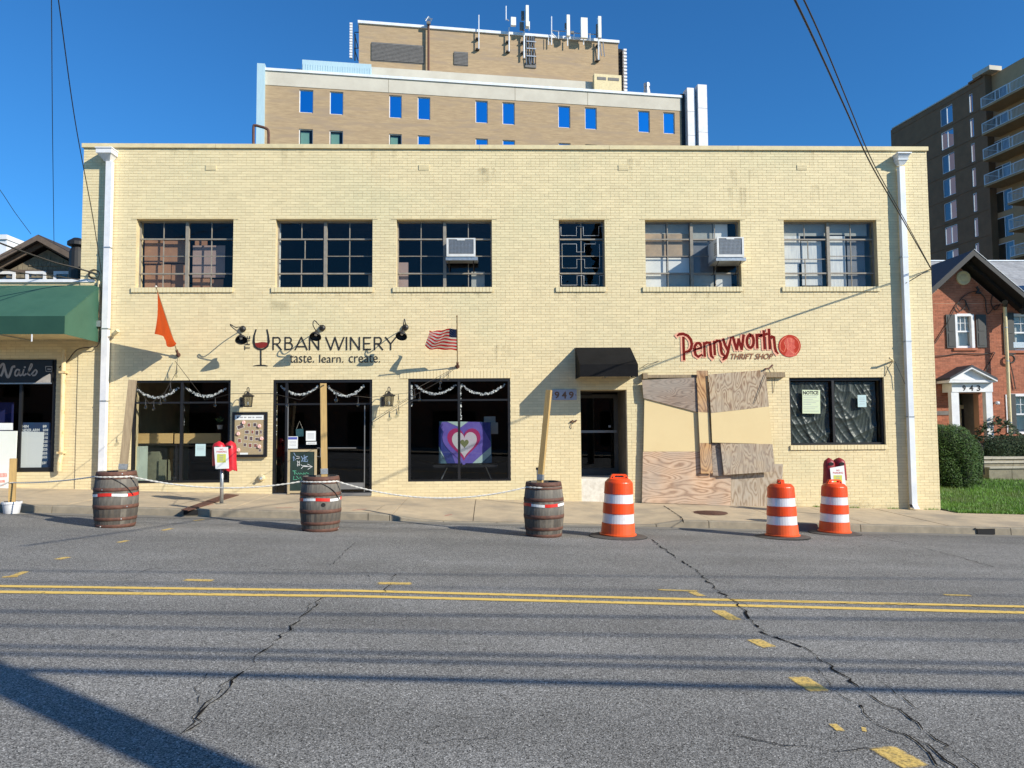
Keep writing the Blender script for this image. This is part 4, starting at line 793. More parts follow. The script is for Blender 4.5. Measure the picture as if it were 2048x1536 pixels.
fc = ob('flag_cloth', mb, [m_fr, m_fw, m_fb], us, smooth=True); st = MB()
for i in range(1, 7, 1):
    for j in range(17, 26, 2):
        c = Vector(vs[i * (NV + 1) + j + (i % 2)]); st.add([c + Vector((-.007, -.004, 0)), c + Vector((0, -.004, -.008)), c + Vector((.007, -.004, 0)), c + Vector((0, -.004, .008))], [(0, 1, 2, 3)])
ob('stars', st, m_fw, fc, kind='stuff')
# ================================================================== string lights, garlands
m_bulb = glass('clear_bulb', (.8, .8, .75), 1.6); m_cord = M('dark_cord', (.03, .025, .02), rough=.7)
def strung(label, pts, Ys, bulbs, sag=0, n=16, drop=.12):
    P = [W(x, y, Y) for (x, y), Y in zip(pts, Ys)]; path = []
    for a, b in zip(P, P[1:]):
        for i in range(n): f = i / n; q = a.lerp(b, f); q.z -= sag * 4 * f * (1 - f); path.append(q)
    path.append(P[-1]); t = thing('string_light', label, 'string light', P[0], 'bulb strings over the shopfront'); ob('cord', MB().tube(path, .0055, 4), m_cord, t)
    for f in bulbs:
        q = path[int(f * (len(path) - 1))]; s_ = ob('bulb_socket', MB().tube([q, q - Vector((0, 0, drop))], [.004, .012], 6), m_iron, t)
        ob('bulb', MB().lathe([(.008, 0), (.03, -.03), (.033, -.05), (.02, -.075), (0, -.082)], 10, q - Vector((0, 0, drop)), close=False), m_bulb, s_)
strung('bulb string falling from the orange flag bracket down over the left shop window', [(355, 716), (352, 745), (330, 785), (300, 808), (268, 770)], [Y0 - .1, Y0 - .3, Y0 - .8, Y0 - 1.2, 11.98 + 1], (.12, .2, .38, .5, .58, .7, .83), .0)
strung('bulb string crossing from the left window to the middle entrance post', [(350, 722), (410, 800), (465, 787), (545, 787), (600, 800), (646, 770)], [Y0 - .1, 15.6, 15.4, 15, 14.2, 12.1], (.28, .72), .0)
strung('bulb string from the entrance post to the lantern and striped flag bracket', [(646, 770), (690, 790), (740, 795), (815, 786), (870, 757), (912, 734)], [12.1, 14, 15.4, 16.2, 16.6, 16.9], (.12, .3, .55, .66, .86, .93), .0)
strung('bulb string rising past the heart painting window to the striped flag bracket', [(744, 845), (790, 815), (830, 790), (880, 762), (908, 738)], [16.9, 16.9, 16.6, 16.7, 16.9], (.3, .55, .75), .0)
def garland(label, swags, drops, Y):
    t = thing('tinsel_garland', label, 'garland', W(*swags[0][0], Y), 'silver star garlands inside the shop windows'); mb = MB(); cd = MB()
    def bit(q):
        for _ in range(2):
            a_ = random.uniform(0, 3.14); s_ = random.uniform(.012, .022); c = q + Vector((random.uniform(-.02, .02), random.uniform(-.02, .02), random.uniform(-.022, .022)))
            r1 = Vector((math.cos(a_), random.uniform(-.5, .5), math.sin(a_))) * s_; r2 = Vector((-math.sin(a_), random.uniform(-.5, .5), math.cos(a_))) * s_; mb.add([c + r1, c + r2, c - r1, c - r2], [(0, 1, 2, 3)])
    for (x0, y0), (x1, y1), sg_ in swags:
        a = W(x0, y0, Y); b = W(x1, y1, Y); L = []
        for i in range(61): f = i / 60; q = a.lerp(b, f); q.z -= sg_ * 4 * f * (1 - f); L.append(q); bit(q)
        cd.tube(L, .003, 3)
    for (x0, y0, y1) in drops:
        a = W(x0, y0, Y); b = W(x0, y1, Y); cd.tube([a, b], .003, 3)
        for i in range(44):
            if random.random() < .8: bit(a.lerp(b, i / 43))
    ob('tinsel', mb, M('silver_tinsel', (.82, .82, .80), rough=.5), t, kind='stuff'); ob('cord', cd, m_cord, t)
garland('silver garland swagged inside the left shop window', [((272, 776), (356, 776), .22), ((371, 774), (452, 776), .20)], [(366, 780, 850), (267, 800, 855)], Y0 + .16)
garland('silver garland swagged inside the glass entrance', [((562, 772), (636, 772), .20), ((657, 774), (727, 772), .22)], [(551, 775, 800), (551, 815, 870)], Y0 + .12)
garland('silver garland swagged inside the heart painting window', [((831, 771), (911, 770), .20), ((924, 770), (1008, 770), .21)], [(823, 770, 810), (921, 772, 838)], Y0 + .10)
# ================================================================== seen through the glass
ib = thing('window_bench', 'long tan board of a bench standing inside the left shop window', 'bench', W(350, 888, Y0 + .75))
for a, b in ((264, 345), (349, 441)): ob('bench_board', MB().box(W(a, 877, Y0 + .7).x, W(b, 877, Y0 + .7).x, Y0 + .7, Y0 + .74, W(a, 887, Y0 + .7).z, W(a, 867, Y0 + .7).z), M('honey_board', (.74, .50, .21), (.62, .42, .17), .6, 4, stretch=(1, 1, 8)), ib)
for a in (268, 352, 438): ob('leg', MB().box(W(a, 877, Y0 + .78).x, W(a, 877, Y0 + .78).x + .05, Y0 + .75, Y0 + .80, -.3, W(a, 870, Y0 + .78).z), m_black, ib)
cbn = thing('drinks_cabinet', 'pale green white cabinet just inside the left shop window', 'cabinet', W(268, 965, Y0 + .4)); a = R4(260, 893, 279, 968, Y0 + .3); m_mint = M('pale_mint_enamel', (.50, .60, .52), (.42, .50, .44), .4, 3)
ob('cabinet_body', MB().box(a[0], a[1], Y0 + .3, Y0 + .7, -.3, a[3]), m_mint, cbn)
for z in (.75, .45, .15): ob('cabinet_drawer', MB().box(a[0] + .02, a[1] - .02, Y0 + .28, Y0 + .297, z - .12, z + .12), m_mint, cbn)
ch = thing('armchair', 'grey green tub armchair inside the left shop window', 'armchair', W(305, 960, Y0 + .9)); m_up = M('olive_upholstery', (.22, .23, .15), (.17, .18, .12), .9, 12); a = R4(286, 903, 330, 965, Y0 + .9)
ob('backrest', MB().box(a[0], a[0] + .38, Y0 + .9, Y0 + 1.05, .2, a[3]), m_up, ch); ob('armrest', MB().box(a[0] + .39, a[0] + .54, Y0 + .85, Y0 + 1.3, .1, a[3] - .2), m_up, ch); ob('seat', MB().box(a[0], a[0] + .38, Y0 + 1.06, Y0 + 1.5, .05, .35), m_up, ch)
ob('leg', MB().box(a[0] + .2, a[0] + .27, Y0 + 1.0, Y0 + 1.07, -.3, .05), m_cardw, ch)
pt = thing('potted_plant', 'small green plant on the shelf inside the left shop window', 'plant', W(440, 845, Y0 + .7)); pl = MB()
for k in range(26): c = W(440 + random.uniform(-6, 6), 840 + random.uniform(-6, 6), Y0 + .7); d = Vector((random.uniform(-1, 1), random.uniform(-.5, .5), random.uniform(0, 1))) * .05; pl.add([c, c + d + Vector((.015, 0, 0)), c + d * 1.8, c + d - Vector((.015, 0, 0))], [(0, 1, 2, 3)])
ob('leaves', pl, M('leaf_green', (.05, .12, .03), (.09, .18, .04), .7, 30), pt, kind='stuff'); ob('pot', MB().lathe([(.05, -.1), (.07, 0)], 12, W(440, 850, Y0 + .7)), m_cardw, pt)
# papers on the glass
m_blueink = M('blue_print', (.08, .10, .38), rough=.8); m_cyanp = M('cyan_tinted_paper', (.50, .66, .66), rough=.8)
def printed(name, label, px0, py0, px1, py1, Y, mat, lines_, rot=0, ink=m_greyink, head=None):
    t = thing(name, label, 'notice', W((px0 + px1) / 2, (py0 + py1) / 2, Y)); card(t, 'sheet', px0, py0, px1, py1, Y, mat, rot)
    q = MB()
    for ya, xa_, xb_ in lines_: p0 = W(px0 + (px1 - px0) * xa_, py0 + (py1 - py0) * ya, Y); p1 = W(px0 + (px1 - px0) * xb_, py0 + (py1 - py0) * ya, Y); q.box(p0.x, p1.x, Y - .0035, Y - .0025, p0.z - .004, p0.z + .004)
    if lines_: ob('faded_print', q, ink, t)
    if head: p0 = W(px0 + 1, py0 + 1.2, Y); p1 = W(px1 - 1, py0 + head, Y); ob('heading_bar', MB().box(p0.x, p1.x, Y - .004, Y - .0025, p1.z, p0.z), m_blueink, t)
    return t
LN = [(y, .15, .85) for y in (.25, .37, .49, .61, .73)]
printed('paper_notice', 'cyan tinted notice sheet taped inside the left shop window', 391, 888, 411, 912, Y0 + .055, m_cyanp, LN[:3])
printed('paper_notice', 'white sheet with blue heading on the entrance door', 575.5, 873, 595.5, 897, Y0 + .045, m_paper, [(y, .15, .85) for y in (.4, .52, .64, .76)], head=6)
printed('paper_notice', 'white sheet on the entrance door above a small strip', 612, 862, 631.5, 881.5, Y0 + .045, m_paper, LN)
printed('paper_notice', 'small white strip under the sheet on the entrance door', 612.5, 883.5, 633, 889, Y0 + .045, m_paper, [(.5, .15, .9)], ink=m_ink)
oc = thing('hanging_sign', 'small dark teal sign hung by a cord inside the entrance door', 'sign', W(600, 860, Y0 + .1)); card(oc, 'board', 592, 858, 607, 873, Y0 + .09, M('teal_board', (.03, .10, .12), (.06, .16, .18), .7, 40), .08); ob('cord', MB().tube([W(593, 858, Y0 + .09), W(599, 842, Y0 + .09), W(605, 857, Y0 + .09)], .004, 4), m_cardw, oc); ob('suction_hook', MB().lathe([(.018, 0), (.012, .015)], 10, W(599, 841, Y0 + .09), Matrix.Rotation(math.pi / 2, 4, 'X')), m_bulb, oc)
# chalkboard
ckb = thing('chalkboard', 'tan framed chalkboard with coloured chalk writing propped against the entrance door', 'chalkboard', W(603, 985, Y0 - .05)); Yk = Y0 - .06
a = R4(575, 899, 633, 985, Yk); fw_ = .05; m_tanf = M('tan_pine_frame', (.50, .40, .24), (.42, .33, .19), .7, 9)
a[2] = swz(a[0], 17) + .01
for nm, b in (('frame_side', (a[0], a[0] + fw_, a[2], a[3])), ('frame_side', (a[1] - fw_, a[1], a[2], a[3])), ('frame_rail', (a[0] + fw_, a[1] - fw_, a[3] - fw_, a[3])), ('frame_rail', (a[0] + fw_, a[1] - fw_, a[2] + .02, a[2] + .02 + fw_))): ob(nm, MB().box(b[0], b[1], Yk, Yk + .03, b[2], b[3]), m_tanf, ckb)
ob('slate', MB().box(a[0] + fw_, a[1] - fw_, Yk + .012, Yk + .02, a[2] + .07, a[3] - fw_), M('slate_green', (.010, .028, .022), (.02, .04, .035), .8, 6), ckb)
A3 = lambda p: [(W(x / 8.536 + 560, y / 8.536 + 820, Yk).x, W(x / 8.536 + 560, y / 8.536 + 820, Yk).z) for x, y in p]
m_cb = M('blue_chalk', (.25, .36, .55), rough=.9); m_cw = M('white_chalk', (.62, .62, .62), rough=.9); m_cg = M('green_chalk', (.10, .42, .26), rough=.9)
def chalk(nm, mat, L, wd=.012):
    q = MB(); y = Yk + .0105
    for s_ in L: q.stroke(A3(s_), wd, y); y -= .0002
    ob(nm, q, mat, ckb)
chalk('chalk_writing', m_cb, [[(360, 790), (390, 840)], [(365, 880), (390, 830), (470, 790)], [(380, 870), (470, 885), (470, 850)], [(410, 770), (420, 880)], [(440, 790), (440, 860)], [(230, 790), (260, 850), (230, 870), (225, 800)], [(235, 730), (262, 780)]])
chalk('chalk_arrow', m_cw, [[(355, 935), (395, 965), (360, 1000)], [(395, 965), (550, 968)], [(470, 925), (550, 968), (475, 1012)], [(395, 950), (465, 955)]], .014)
chalk('chalk_writing', m_cw, [[(280, 790), (330, 800)], [(280, 830), (330, 820)], [(290, 870), (325, 900)], [(290, 940), (325, 935)], [(300, 880), (300, 960)], [(330, 870), (328, 950)]])
chalk('chalk_writing', m_cg, [[(215, 1040), (275, 1040)], [(240, 1040), (250, 1100)], [(260, 1070), (300, 1100), (310, 1070), (340, 1100), (350, 1075), (380, 1095)], [(395, 1100), (400, 1070), (430, 1100), (440, 1070), (485, 1085)], [(235, 1130), (225, 1190), (290, 1185)], [(280, 1130), (320, 1180), (340, 1140), (370, 1190), (395, 1130)]])
# heart painting, easel and carton
hp = thing('heart_painting', 'blue and purple canvas painted with nested hearts inside the third shop window', 'painting', W(930, 928, Y0 + .45)); Yp = Y0 + .42
Z7 = lambda p, dy=0: [(W(x / 4.517 + 790, y / 4.517 + 740, Yp).x, W(x / 4.517 + 790, y / 4.517 + 740, Yp).z) for x, y in p]
mm = [M('canvas_dark_teal', (.03, .08, .13), (.10, .20, .24), .7, 4), M('canvas_violet', (.13, .09, .42), (.17, .13, .48), .7, 5), M('canvas_navy', (.02, .03, .20), (.03, .05, .25), .7, 6), M('canvas_magenta', (.42, .02, .13), (.36, .03, .14), .7, 8), M('canvas_pink_white', (.62, .50, .60), (.58, .62, .62), .7, 3), M('canvas_pale_green', (.45, .60, .56), rough=.7), M('canvas_olive', (.16, .17, .07), (.20, .22, .10), .7, 20)]
ob('canvas', MB().prism(Z7([(395, 845), (400, 465), (865, 470), (875, 840)]), Yp, Yp + .03), mm[0], hp)
for k, (pts, mi) in enumerate((([(425, 470), (590, 466), (765, 470), (862, 640), (868, 700), (720, 842), (545, 843), (395, 680), (398, 520)], 1), ([(400, 500), (440, 560), (545, 843), (470, 843), (396, 690)], 2), ([(765, 470), (862, 475), (864, 650)], 2), ([(868, 690), (868, 760), (780, 840), (700, 842)], 5), ([(396, 690), (400, 730), (450, 800)], 5), ([(470, 466), (600, 466), (660, 468), (590, 520)], 5))): ob('colour_field', MB().prism(Z7(pts), Yp - .002 - .0012 * k, Yp - .0012 * k), mm[mi], hp)
def heart(cx, cy, w_, h_, n=40):
    o = []
    for i in range(n): t_ = 2 * math.pi * i / n; o.append((cx + w_ / 2 * math.sin(t_) ** 3, cy - h_ / 2 * (13 * math.cos(t_) - 5 * math.cos(2 * t_) - 2 * math.cos(3 * t_) - math.cos(4 * t_)) / 15))
    return o
for k, (h_, mi) in enumerate(((heart(622, 660, 390, 385), 1), (heart(622, 650, 300, 310), 3), (heart(627, 658, 225, 245), 4), (heart(628, 662, 76, 82), 6))): ob('painted_heart', MB().prism(Z7(h_), Yp - .011 - .0015 * k, Yp - .0095 - .0015 * k), mm[mi], hp)
es = thing('folding_table', 'dark folding table standing under the heart painting', 'table', W(930, 945, Y0 + .6)); ob('table_top', MB().box(W(868, 930, Yp).x, W(995, 930, Yp).x, Yp - .2, Yp + .5, W(930, 934, Yp).z, W(930, 929, Yp).z), m_black, es)
for a, b in ((895, 880), (972, 985)): ob('leg', MB().tube([W(a, 934, Yp), W(b, 964, Yp)], .015, 6), m_alum, es)
ct = thing('cardboard_carton', 'tan cardboard carton behind the heart painting', 'box', W(980, 850, Y0 + .9)); a = R4(968, 833, 991, 862, Y0 + .8); ob('carton_body', MB().box(a[0], a[1], Y0 + .8, Y0 + 1.1, a[2], a[3]), m_cardw, ct); a = R4(981, 845, 996, 868, Y0 + .78); ob('carton_flap', MB().box(a[0], a[1], Y0 + .76, Y0 + .78, a[2], a[3]), m_cardw, ct)
# black plastic behind the notice window
m_plast = M('black_plastic_sheeting', (.045, .058, .052), (.065, .08, .07), .42, 3, spec=.6)
for k, (xa_, xb_, lb_) in enumerate(((S4[0] + .05, W(1664, 820).x, 'wrinkled black plastic sheeting behind the left pane with the notice'), (W(1676, 820).x, S4[1] - .13, 'wrinkled black plastic sheeting behind the right pane with the small white sheet'))):
    NU, NV = 80, 80; vs = []; z0_, z1_ = S4[2] + .05, S4[3] - .09
    for i in range(NU + 1):
        for j in range(NV + 1):
            u_, v_ = i / NU, j / NV; r1 = math.hypot(u_ - .1, v_ - 1.05); r2 = math.hypot(u_ - .95, v_ - 1.1)
            R_ = lambda t_: (1 - abs(math.sin(t_))) ** 2.2
            dy = -.035 * R_(7.5 * r1 + .8 * math.sin(6 * v_ + 2 * u_) + k) * (1.05 - v_) - .028 * R_(6 * r2 + .9 * math.sin(7 * u_ + k)) * (1.1 - v_) - .02 * R_(9 * u_ + 1.2 * math.sin(4 * v_ + k) + 1) * v_ ** 1.5 - .012 * R_(14 * (u_ + v_) + 2 * math.sin(9 * u_ * v_ + k)) - .008 * R_(23 * (u_ - v_) + 3 * math.sin(6 * u_ + 5 * v_)) + random.uniform(-.0006, .0006)
            vs.append((xa_ + (xb_ - xa_) * u_, Y0 + .175 + dy, z0_ + (z1_ - z0_) * v_))
    t = ob('plastic_sheeting', MB().add(vs, [(i * (NV + 1) + j, i * (NV + 1) + j + 1, (i + 1) * (NV + 1) + j + 1, (i + 1) * (NV + 1) + j) for i in range(NU) for j in range(NV)]), m_plast, None, label=lb_, cat='plastic sheet', group='plastic sheeting behind the notice window', smooth=True)
nt_ = printed('paper_notice', 'pale yellow poster headed NOTICE on the window of the right shop', 1604, 780, 1641, 827, Y0 + .085, M('pale_yellow_paper', (.66, .74, .50), (.62, .70, .48), .8, 5), [(y, .08, a_) for y, a_ in ((.24, .85), (.31, .8), (.40, .6), (.47, .9), (.54, .75), (.61, .5), (.72, .85), (.80, .7), (.90, .9))], rot=-.02)
wtext('heading', 'NOTICE', 1606, 782, 1637, 789, m_ink, nt_, Y0 + .0815, bold=.03)
printed('paper_notice', 'small white sheet on the right pane of the notice window', 1715, 790, 1733, 814, Y0 + .085, m_cyanp, [(.25, .2, .8), (.4, .2, .8), (.55, .2, .8), (.75, .2, .8)])
# ================================================================== barrels, posts, rope
m_stave = [woodmat('barrel_oak', (.075, .058, .043), (.048, .037, .028), (.022, .016, .013), True, .8, 2.2, 5), woodmat('barrel_oak_dark', (.040, .029, .022), (.028, .022, .018), (.022, .018, .015), True, .8, 2.0, 5), woodmat('barrel_oak_pale', (.135, .113, .088), (.085, .072, .056), (.06, .05, .04), True, .8, 2.0, 5)]
m_tred = M('red_reflective_tape', (.62, .03, .02), rough=.4); m_twhite = M('white_reflective_tape', (.80, .80, .78), rough=.35)
BH = .88
def brad(z): t = z / BH * 2 - 1; return .326 - .046 * t * t
def barrel():
    t = thing('wine_barrel', 'x', 'barrel', (0, 0, 0), 'wine barrels roped off along the kerb lane', local=True); n = 22
    mb = MB(); K = 9; w2 = math.pi / n * .985
    for k in range(K):
        z = BH * k / (K - 1); r = brad(z)
        mb.v += [(r * math.cos(-w2), r * math.sin(-w2), z), (r * 1.008, 0, z), (r * math.cos(w2), r * math.sin(w2), z), ((r - .028) * math.cos(w2), (r - .028) * math.sin(w2), z), ((r - .028) * math.cos(-w2), (r - .028) * math.sin(-w2), z)]
    mb.f = [(i * 5 + j, i * 5 + (j + 1) % 5, (i + 1) * 5 + (j + 1) % 5, (i + 1) * 5 + j) for i in range(K - 1) for j in range(5)] + [(4, 3, 2, 1, 0), tuple(K * 5 - 5 + j for j in range(5))]; mb.m = [0] * len(mb.f)
    mes = []
    for m_ in m_stave: mes.append(mb.mesh('stave', m_))
    for i in range(n): ob('stave', mes[random.choice((0, 0, 1, 2))], parent=t, loc=(0, 0, 0), rot=(0, 0, 2 * math.pi * i / n))
    for z0, z1 in ((.0, .055), (.115, .165), (.30, .36), (.575, .63), (.765, .80), (.812, .88)):
        L = [(brad(z0) + .001, z0), (brad(z0) + .007, z0 + .001), (brad((z0 + z1) / 2) + .008, (z0 + z1) / 2), (brad(z1) + .007, z1 - .001), (brad(z1) + .001, z1)]
        hp_ = ob('hoop', MB().lathe(L, 40, close=False), m_rust, t, smooth=True)
        a_ = random.uniform(3.6, 5.6); rv = MB()
        for da in (0, .09): rr = brad((z0 + z1) / 2) + .009; rv.lathe([(.011, 0), (.009, .004), (0, .005)], 8, (rr * math.cos(a_ + da), rr * math.sin(a_ + da), (z0 + z1) / 2), Matrix.Rotation(a_ + da, 4, 'Z') @ Matrix.Rotation(math.pi / 2, 4, 'Y'), close=False)
        ob('rivet', rv, m_galv, hp_) if False else None
        rr = brad((z0 + z1) / 2) + .009; ob('rivet', MB().lathe([(.011, 0), (.009, .004), (0, .005)], 8, (rr * math.cos(a_), rr * math.sin(a_), (z0 + z1) / 2), Matrix.Rotation(a_, 4, 'Z') @ Matrix.Rotation(math.pi / 2, 4, 'Y'), close=False), m_galv, hp_)
    ob('barrel_head', MB().lathe([(0, .83), (.27, .83), (.27, .845), (0, .845)], 24, close=False), m_stave[1], t)
    for k in range(9):
        a0, a1 = 2 * math.pi * k / 9, 2 * math.pi * (k + 1) / 9; q = MB(); zt_ = .515
        for i in range(6):
            a_ = a0 + (a1 - a0) * i / 5; r = brad(zt_) + .0075; wv_ = .0 + .008 * math.sin(3 * a_); q.v += [(r * math.cos(a_), r * math.sin(a_), zt_ - .02 + wv_), (r * math.cos(a_), r * math.sin(a_), zt_ + (.022 if k % 2 else .03) + wv_)]
        q.f = [(2 * i, 2 * i + 2, 2 * i + 3, 2 * i + 1) for i in range(5)]; q.m = [0] * 5
        ob('reflective_tape', q, m_tred if k % 2 == 0 else m_twhite, t)
    return t
m_beam = [m_lumbergrey, m_lumber, m_lumber]
def bpost(label, base, top, half, rz, mat, sh):
    t = thing('timber_post', label, 'post', base, 'timber posts standing in the barrels'); base = Vector(base); top = Vector(top); ax = (top - base).normalized()
    s_ = Vector((math.cos(rz), math.sin(rz), 0)); s_ = (s_ - ax * s_.dot(ax)).normalized(); q = ax.cross(s_)
    P = [base + s_ * a * half + q * b * half for a, b in ((-1, -1), (1, -1), (1, 1), (-1, 1))]
    o = ob('beam', MB().solid(P, top - base), mat, t)
    P = [base + s_ * a * (half + .006) + q * b * (half + .006) for a, b in ((-1, -1), (1, -1), (1, 1), (-1, 1))]
    ob('post_shoe', MB().solid([p + ax * sh for p in P], ax * .09), m_galv, t)
first = barrel()
BAR = []
for k, (px, py, lb_) in enumerate(((231, 1050, 'weathered wine barrel with the leaning post, nearest the left downspout'), (641, 1058, 'weathered wine barrel with a dark bunghole, in front of the glass entrance'), (1088, 1069, 'weathered wine barrel between the glass entrance and the traffic drums'))):
    g0 = G(px, py); 
    d = ray(px, py); g0 = G(px, py + 7); g0 = Vector((g0.x + d.x * .30, g0.y + .30, 0)); g0.z = gz(g0.x, g0.y)
    o = first if k == 0 else dup(first)
    o.location = g0; o.rotation_euler = (.0, .0, (0.1, 1.9, 3.3)[k]); o['label'] = lb_; BAR.append(g0)
print('barrels', BAR)
bung = ob('bunghole', MB().lathe([(.034, 0), (.034, .01), (.0, .011)], 12), m_dark, None)
o2 = [o for o in bpy.data.objects if o.get('category') == 'barrel' and 'bunghole' in o['label']][0]
bung.parent = o2; ad = -math.pi / 2 + .35 - 1.9; bung.location = ((brad(.42) - .004) * math.cos(ad), (brad(.42) - .004) * math.sin(ad), .44); bung.rotation_euler = (math.pi / 2, 0, ad + math.pi / 2)
b0 = BAR[0]; tp = W(265.5, 760, b0.y); bpost('weathered timber post leaning in the barrel by the left downspout', (b0.x + .07, b0.y, b0.z + .55), (tp.x, b0.y, tp.z), .058, .35, m_lumbergrey, .36)
b1 = BAR[1]; tp = W(646.5, 767, b1.y); bpost('upright yellow timber post in the barrel before the glass entrance', (b1.x + .06, b1.y, b1.z + .55), (tp.x, b1.y, tp.z), .05, .28, m_lumber, .36)
b2 = BAR[2]; tp = W(1098, 780, b2.y); bpost('slightly tilted timber post in the barrel by the traffic drums', (b2.x - .09, b2.y, b2.z + .55), (tp.x, b2.y, tp.z), .042, -.4, m_lumber, .36)
# pipe stub behind the third barrel
g0 = SW(1080, 1010); ps = thing('meter_post', 'short capless parking meter post behind the right-hand barrel', 'meter post', g0); zt_ = W(1075, 935, g0.y).z
ob('pipe', MB().tube([(g0.x, g0.y, g0.z), (g0.x - .04, g0.y, zt_)], .035, 12), m_galv, ps); ob('cap', MB().tube([(g0.x - .04, g0.y, zt_ - .05), (g0.x - .04, g0.y, zt_)], .044, 12), m_iron, ps)
# bucket with its post
g0 = G(22, 1023); g0.x = W(24, 1000, 13.76).x; g0.y = 13.76; g0.z = gz(g0.x, g0.y); bk = thing('bucket', 'white plastic bucket holding a short post at the kerb beside the nail shop', 'bucket', g0)
hb_ = .22; ob('bucket_body', MB().lathe([(.12, 0), (.125, .005), (.15, hb_ - .03)], 24, g0, close=False).lathe([(0, .02), (.12, .02)], 24, g0, close=False), m_white, bk, smooth=True); ob('rim', MB().lathe([(.15, hb_ - .04), (.162, hb_ - .04), (.162, hb_), (.148, hb_)], 24, g0, close=False), m_white, bk)
ob('concrete_fill', MB().lathe([(0, hb_ - .045), (.146, hb_ - .045)], 24, g0, close=False), m_kerb, bk)
kp = thing('timber_post', 'short timber post set in the white bucket', 'post', g0); zt_ = W(22, 917, g0.y).z; kp['group'] = 'timber posts standing in the barrels'
sq = .052; P = [g0 + Vector((math.cos(a_), math.sin(a_), 0)) * sq * 1.414 + Vector((.0, 0, .1)) for a_ in [math.radians(45 + 25 + 90 * k) for k in range(4)]]; ob('beam', MB().solid(P, (0, 0, zt_ - g0.z - .1)), m_lumber, kp)
BKT = g0
# rope: two laid strands
def rope(label, way, rad=.011):
    pts = []
    for (a, sg_), (b, _) in zip(way, way[1:]):
        a, b = Vector(a), Vector(b); n = max(4, int((b - a).length / .025))
        for i in range(n): f = i / n; q = a.lerp(b, f); q.z -= sg_ * 4 * f * (1 - f); pts.append(q)
    pts.append(Vector(way[-1][0])); t = thing('rope', label, 'rope', pts[0], 'white ropes strung between the barrels'); m_rope = M('white_rope', (.74, .72, .66), (.60, .57, .50), .9, 60)
    s_len = 0; acc = [0]
    for a, b in zip(pts, pts[1:]): s_len += (b - a).length; acc.append(s_len)
    for ph in (0, math.pi):
        sp = []
        for i, p in enumerate(pts):
            tt = (pts[min(i + 1, len(pts) - 1)] - pts[max(i - 1, 0)]).normalized(); u_ = tt.cross(Vector((0, 0, 1))).normalized(); v_ = u_.cross(tt); a_ = acc[i] * 2 * math.pi / .16 + ph
            sp.append(p + (u_ * math.cos(a_) + v_ * math.sin(a_)) * rad * .62)
        ob('strand', MB().tube(sp, rad * .72, 5), m_rope, t)
def wrapb(c, z, a0, a1, n=8): return [((c.x + (brad(z) + .014) * math.cos(math.radians(a0 + (a1 - a0) * i / n)), c.y + (brad(z) + .014) * math.sin(math.radians(a0 + (a1 - a0) * i / n)), c.z + z), 0) for i in range(n + 1)]
rz_ = .80
rope('white rope from the bucket post to the barrel by the left downspout', [(W(-60, 990, BKT.y), .02), ((BKT.x - .06, BKT.y - .05, W(20, 965, BKT.y).z), .0), ((BKT.x + .06, BKT.y - .07, W(26, 965, BKT.y).z), .03)] + wrapb(b0, rz_, 200, 270))
rope('white rope sagging from the left barrel to the barrel before the entrance', wrapb(b0, rz_, 270, 335)[:-1] + [(wrapb(b0, rz_, 270, 335)[-1][0], .14)] + wrapb(b1, rz_, 205, 270))
rope('white rope sagging from the entrance barrel to the right-hand barrel', wrapb(b1, rz_, 270, 335)[:-1] + [(wrapb(b1, rz_, 270, 335)[-1][0], .22)] + wrapb(b2, rz_, 205, 262))
for k, (c, lb_) in enumerate(((b0, 'dark cord drooping across the left barrel'), (b1, 'dark cord drooping across the entrance barrel'))):
    P = [Vector(wrapb(c, .80, 275, 276, 1)[0][0]), Vector(wrapb(c, .74, 300, 301, 1)[0][0]), Vector(wrapb(c, .64, 322, 323, 1)[0][0]), Vector(wrapb(c, .50, 342, 343, 1)[0][0])]
    ob('black_cord', MB().tube(catmull(P), .008, 5), m_iron, None, label=lb_, cat='cord')
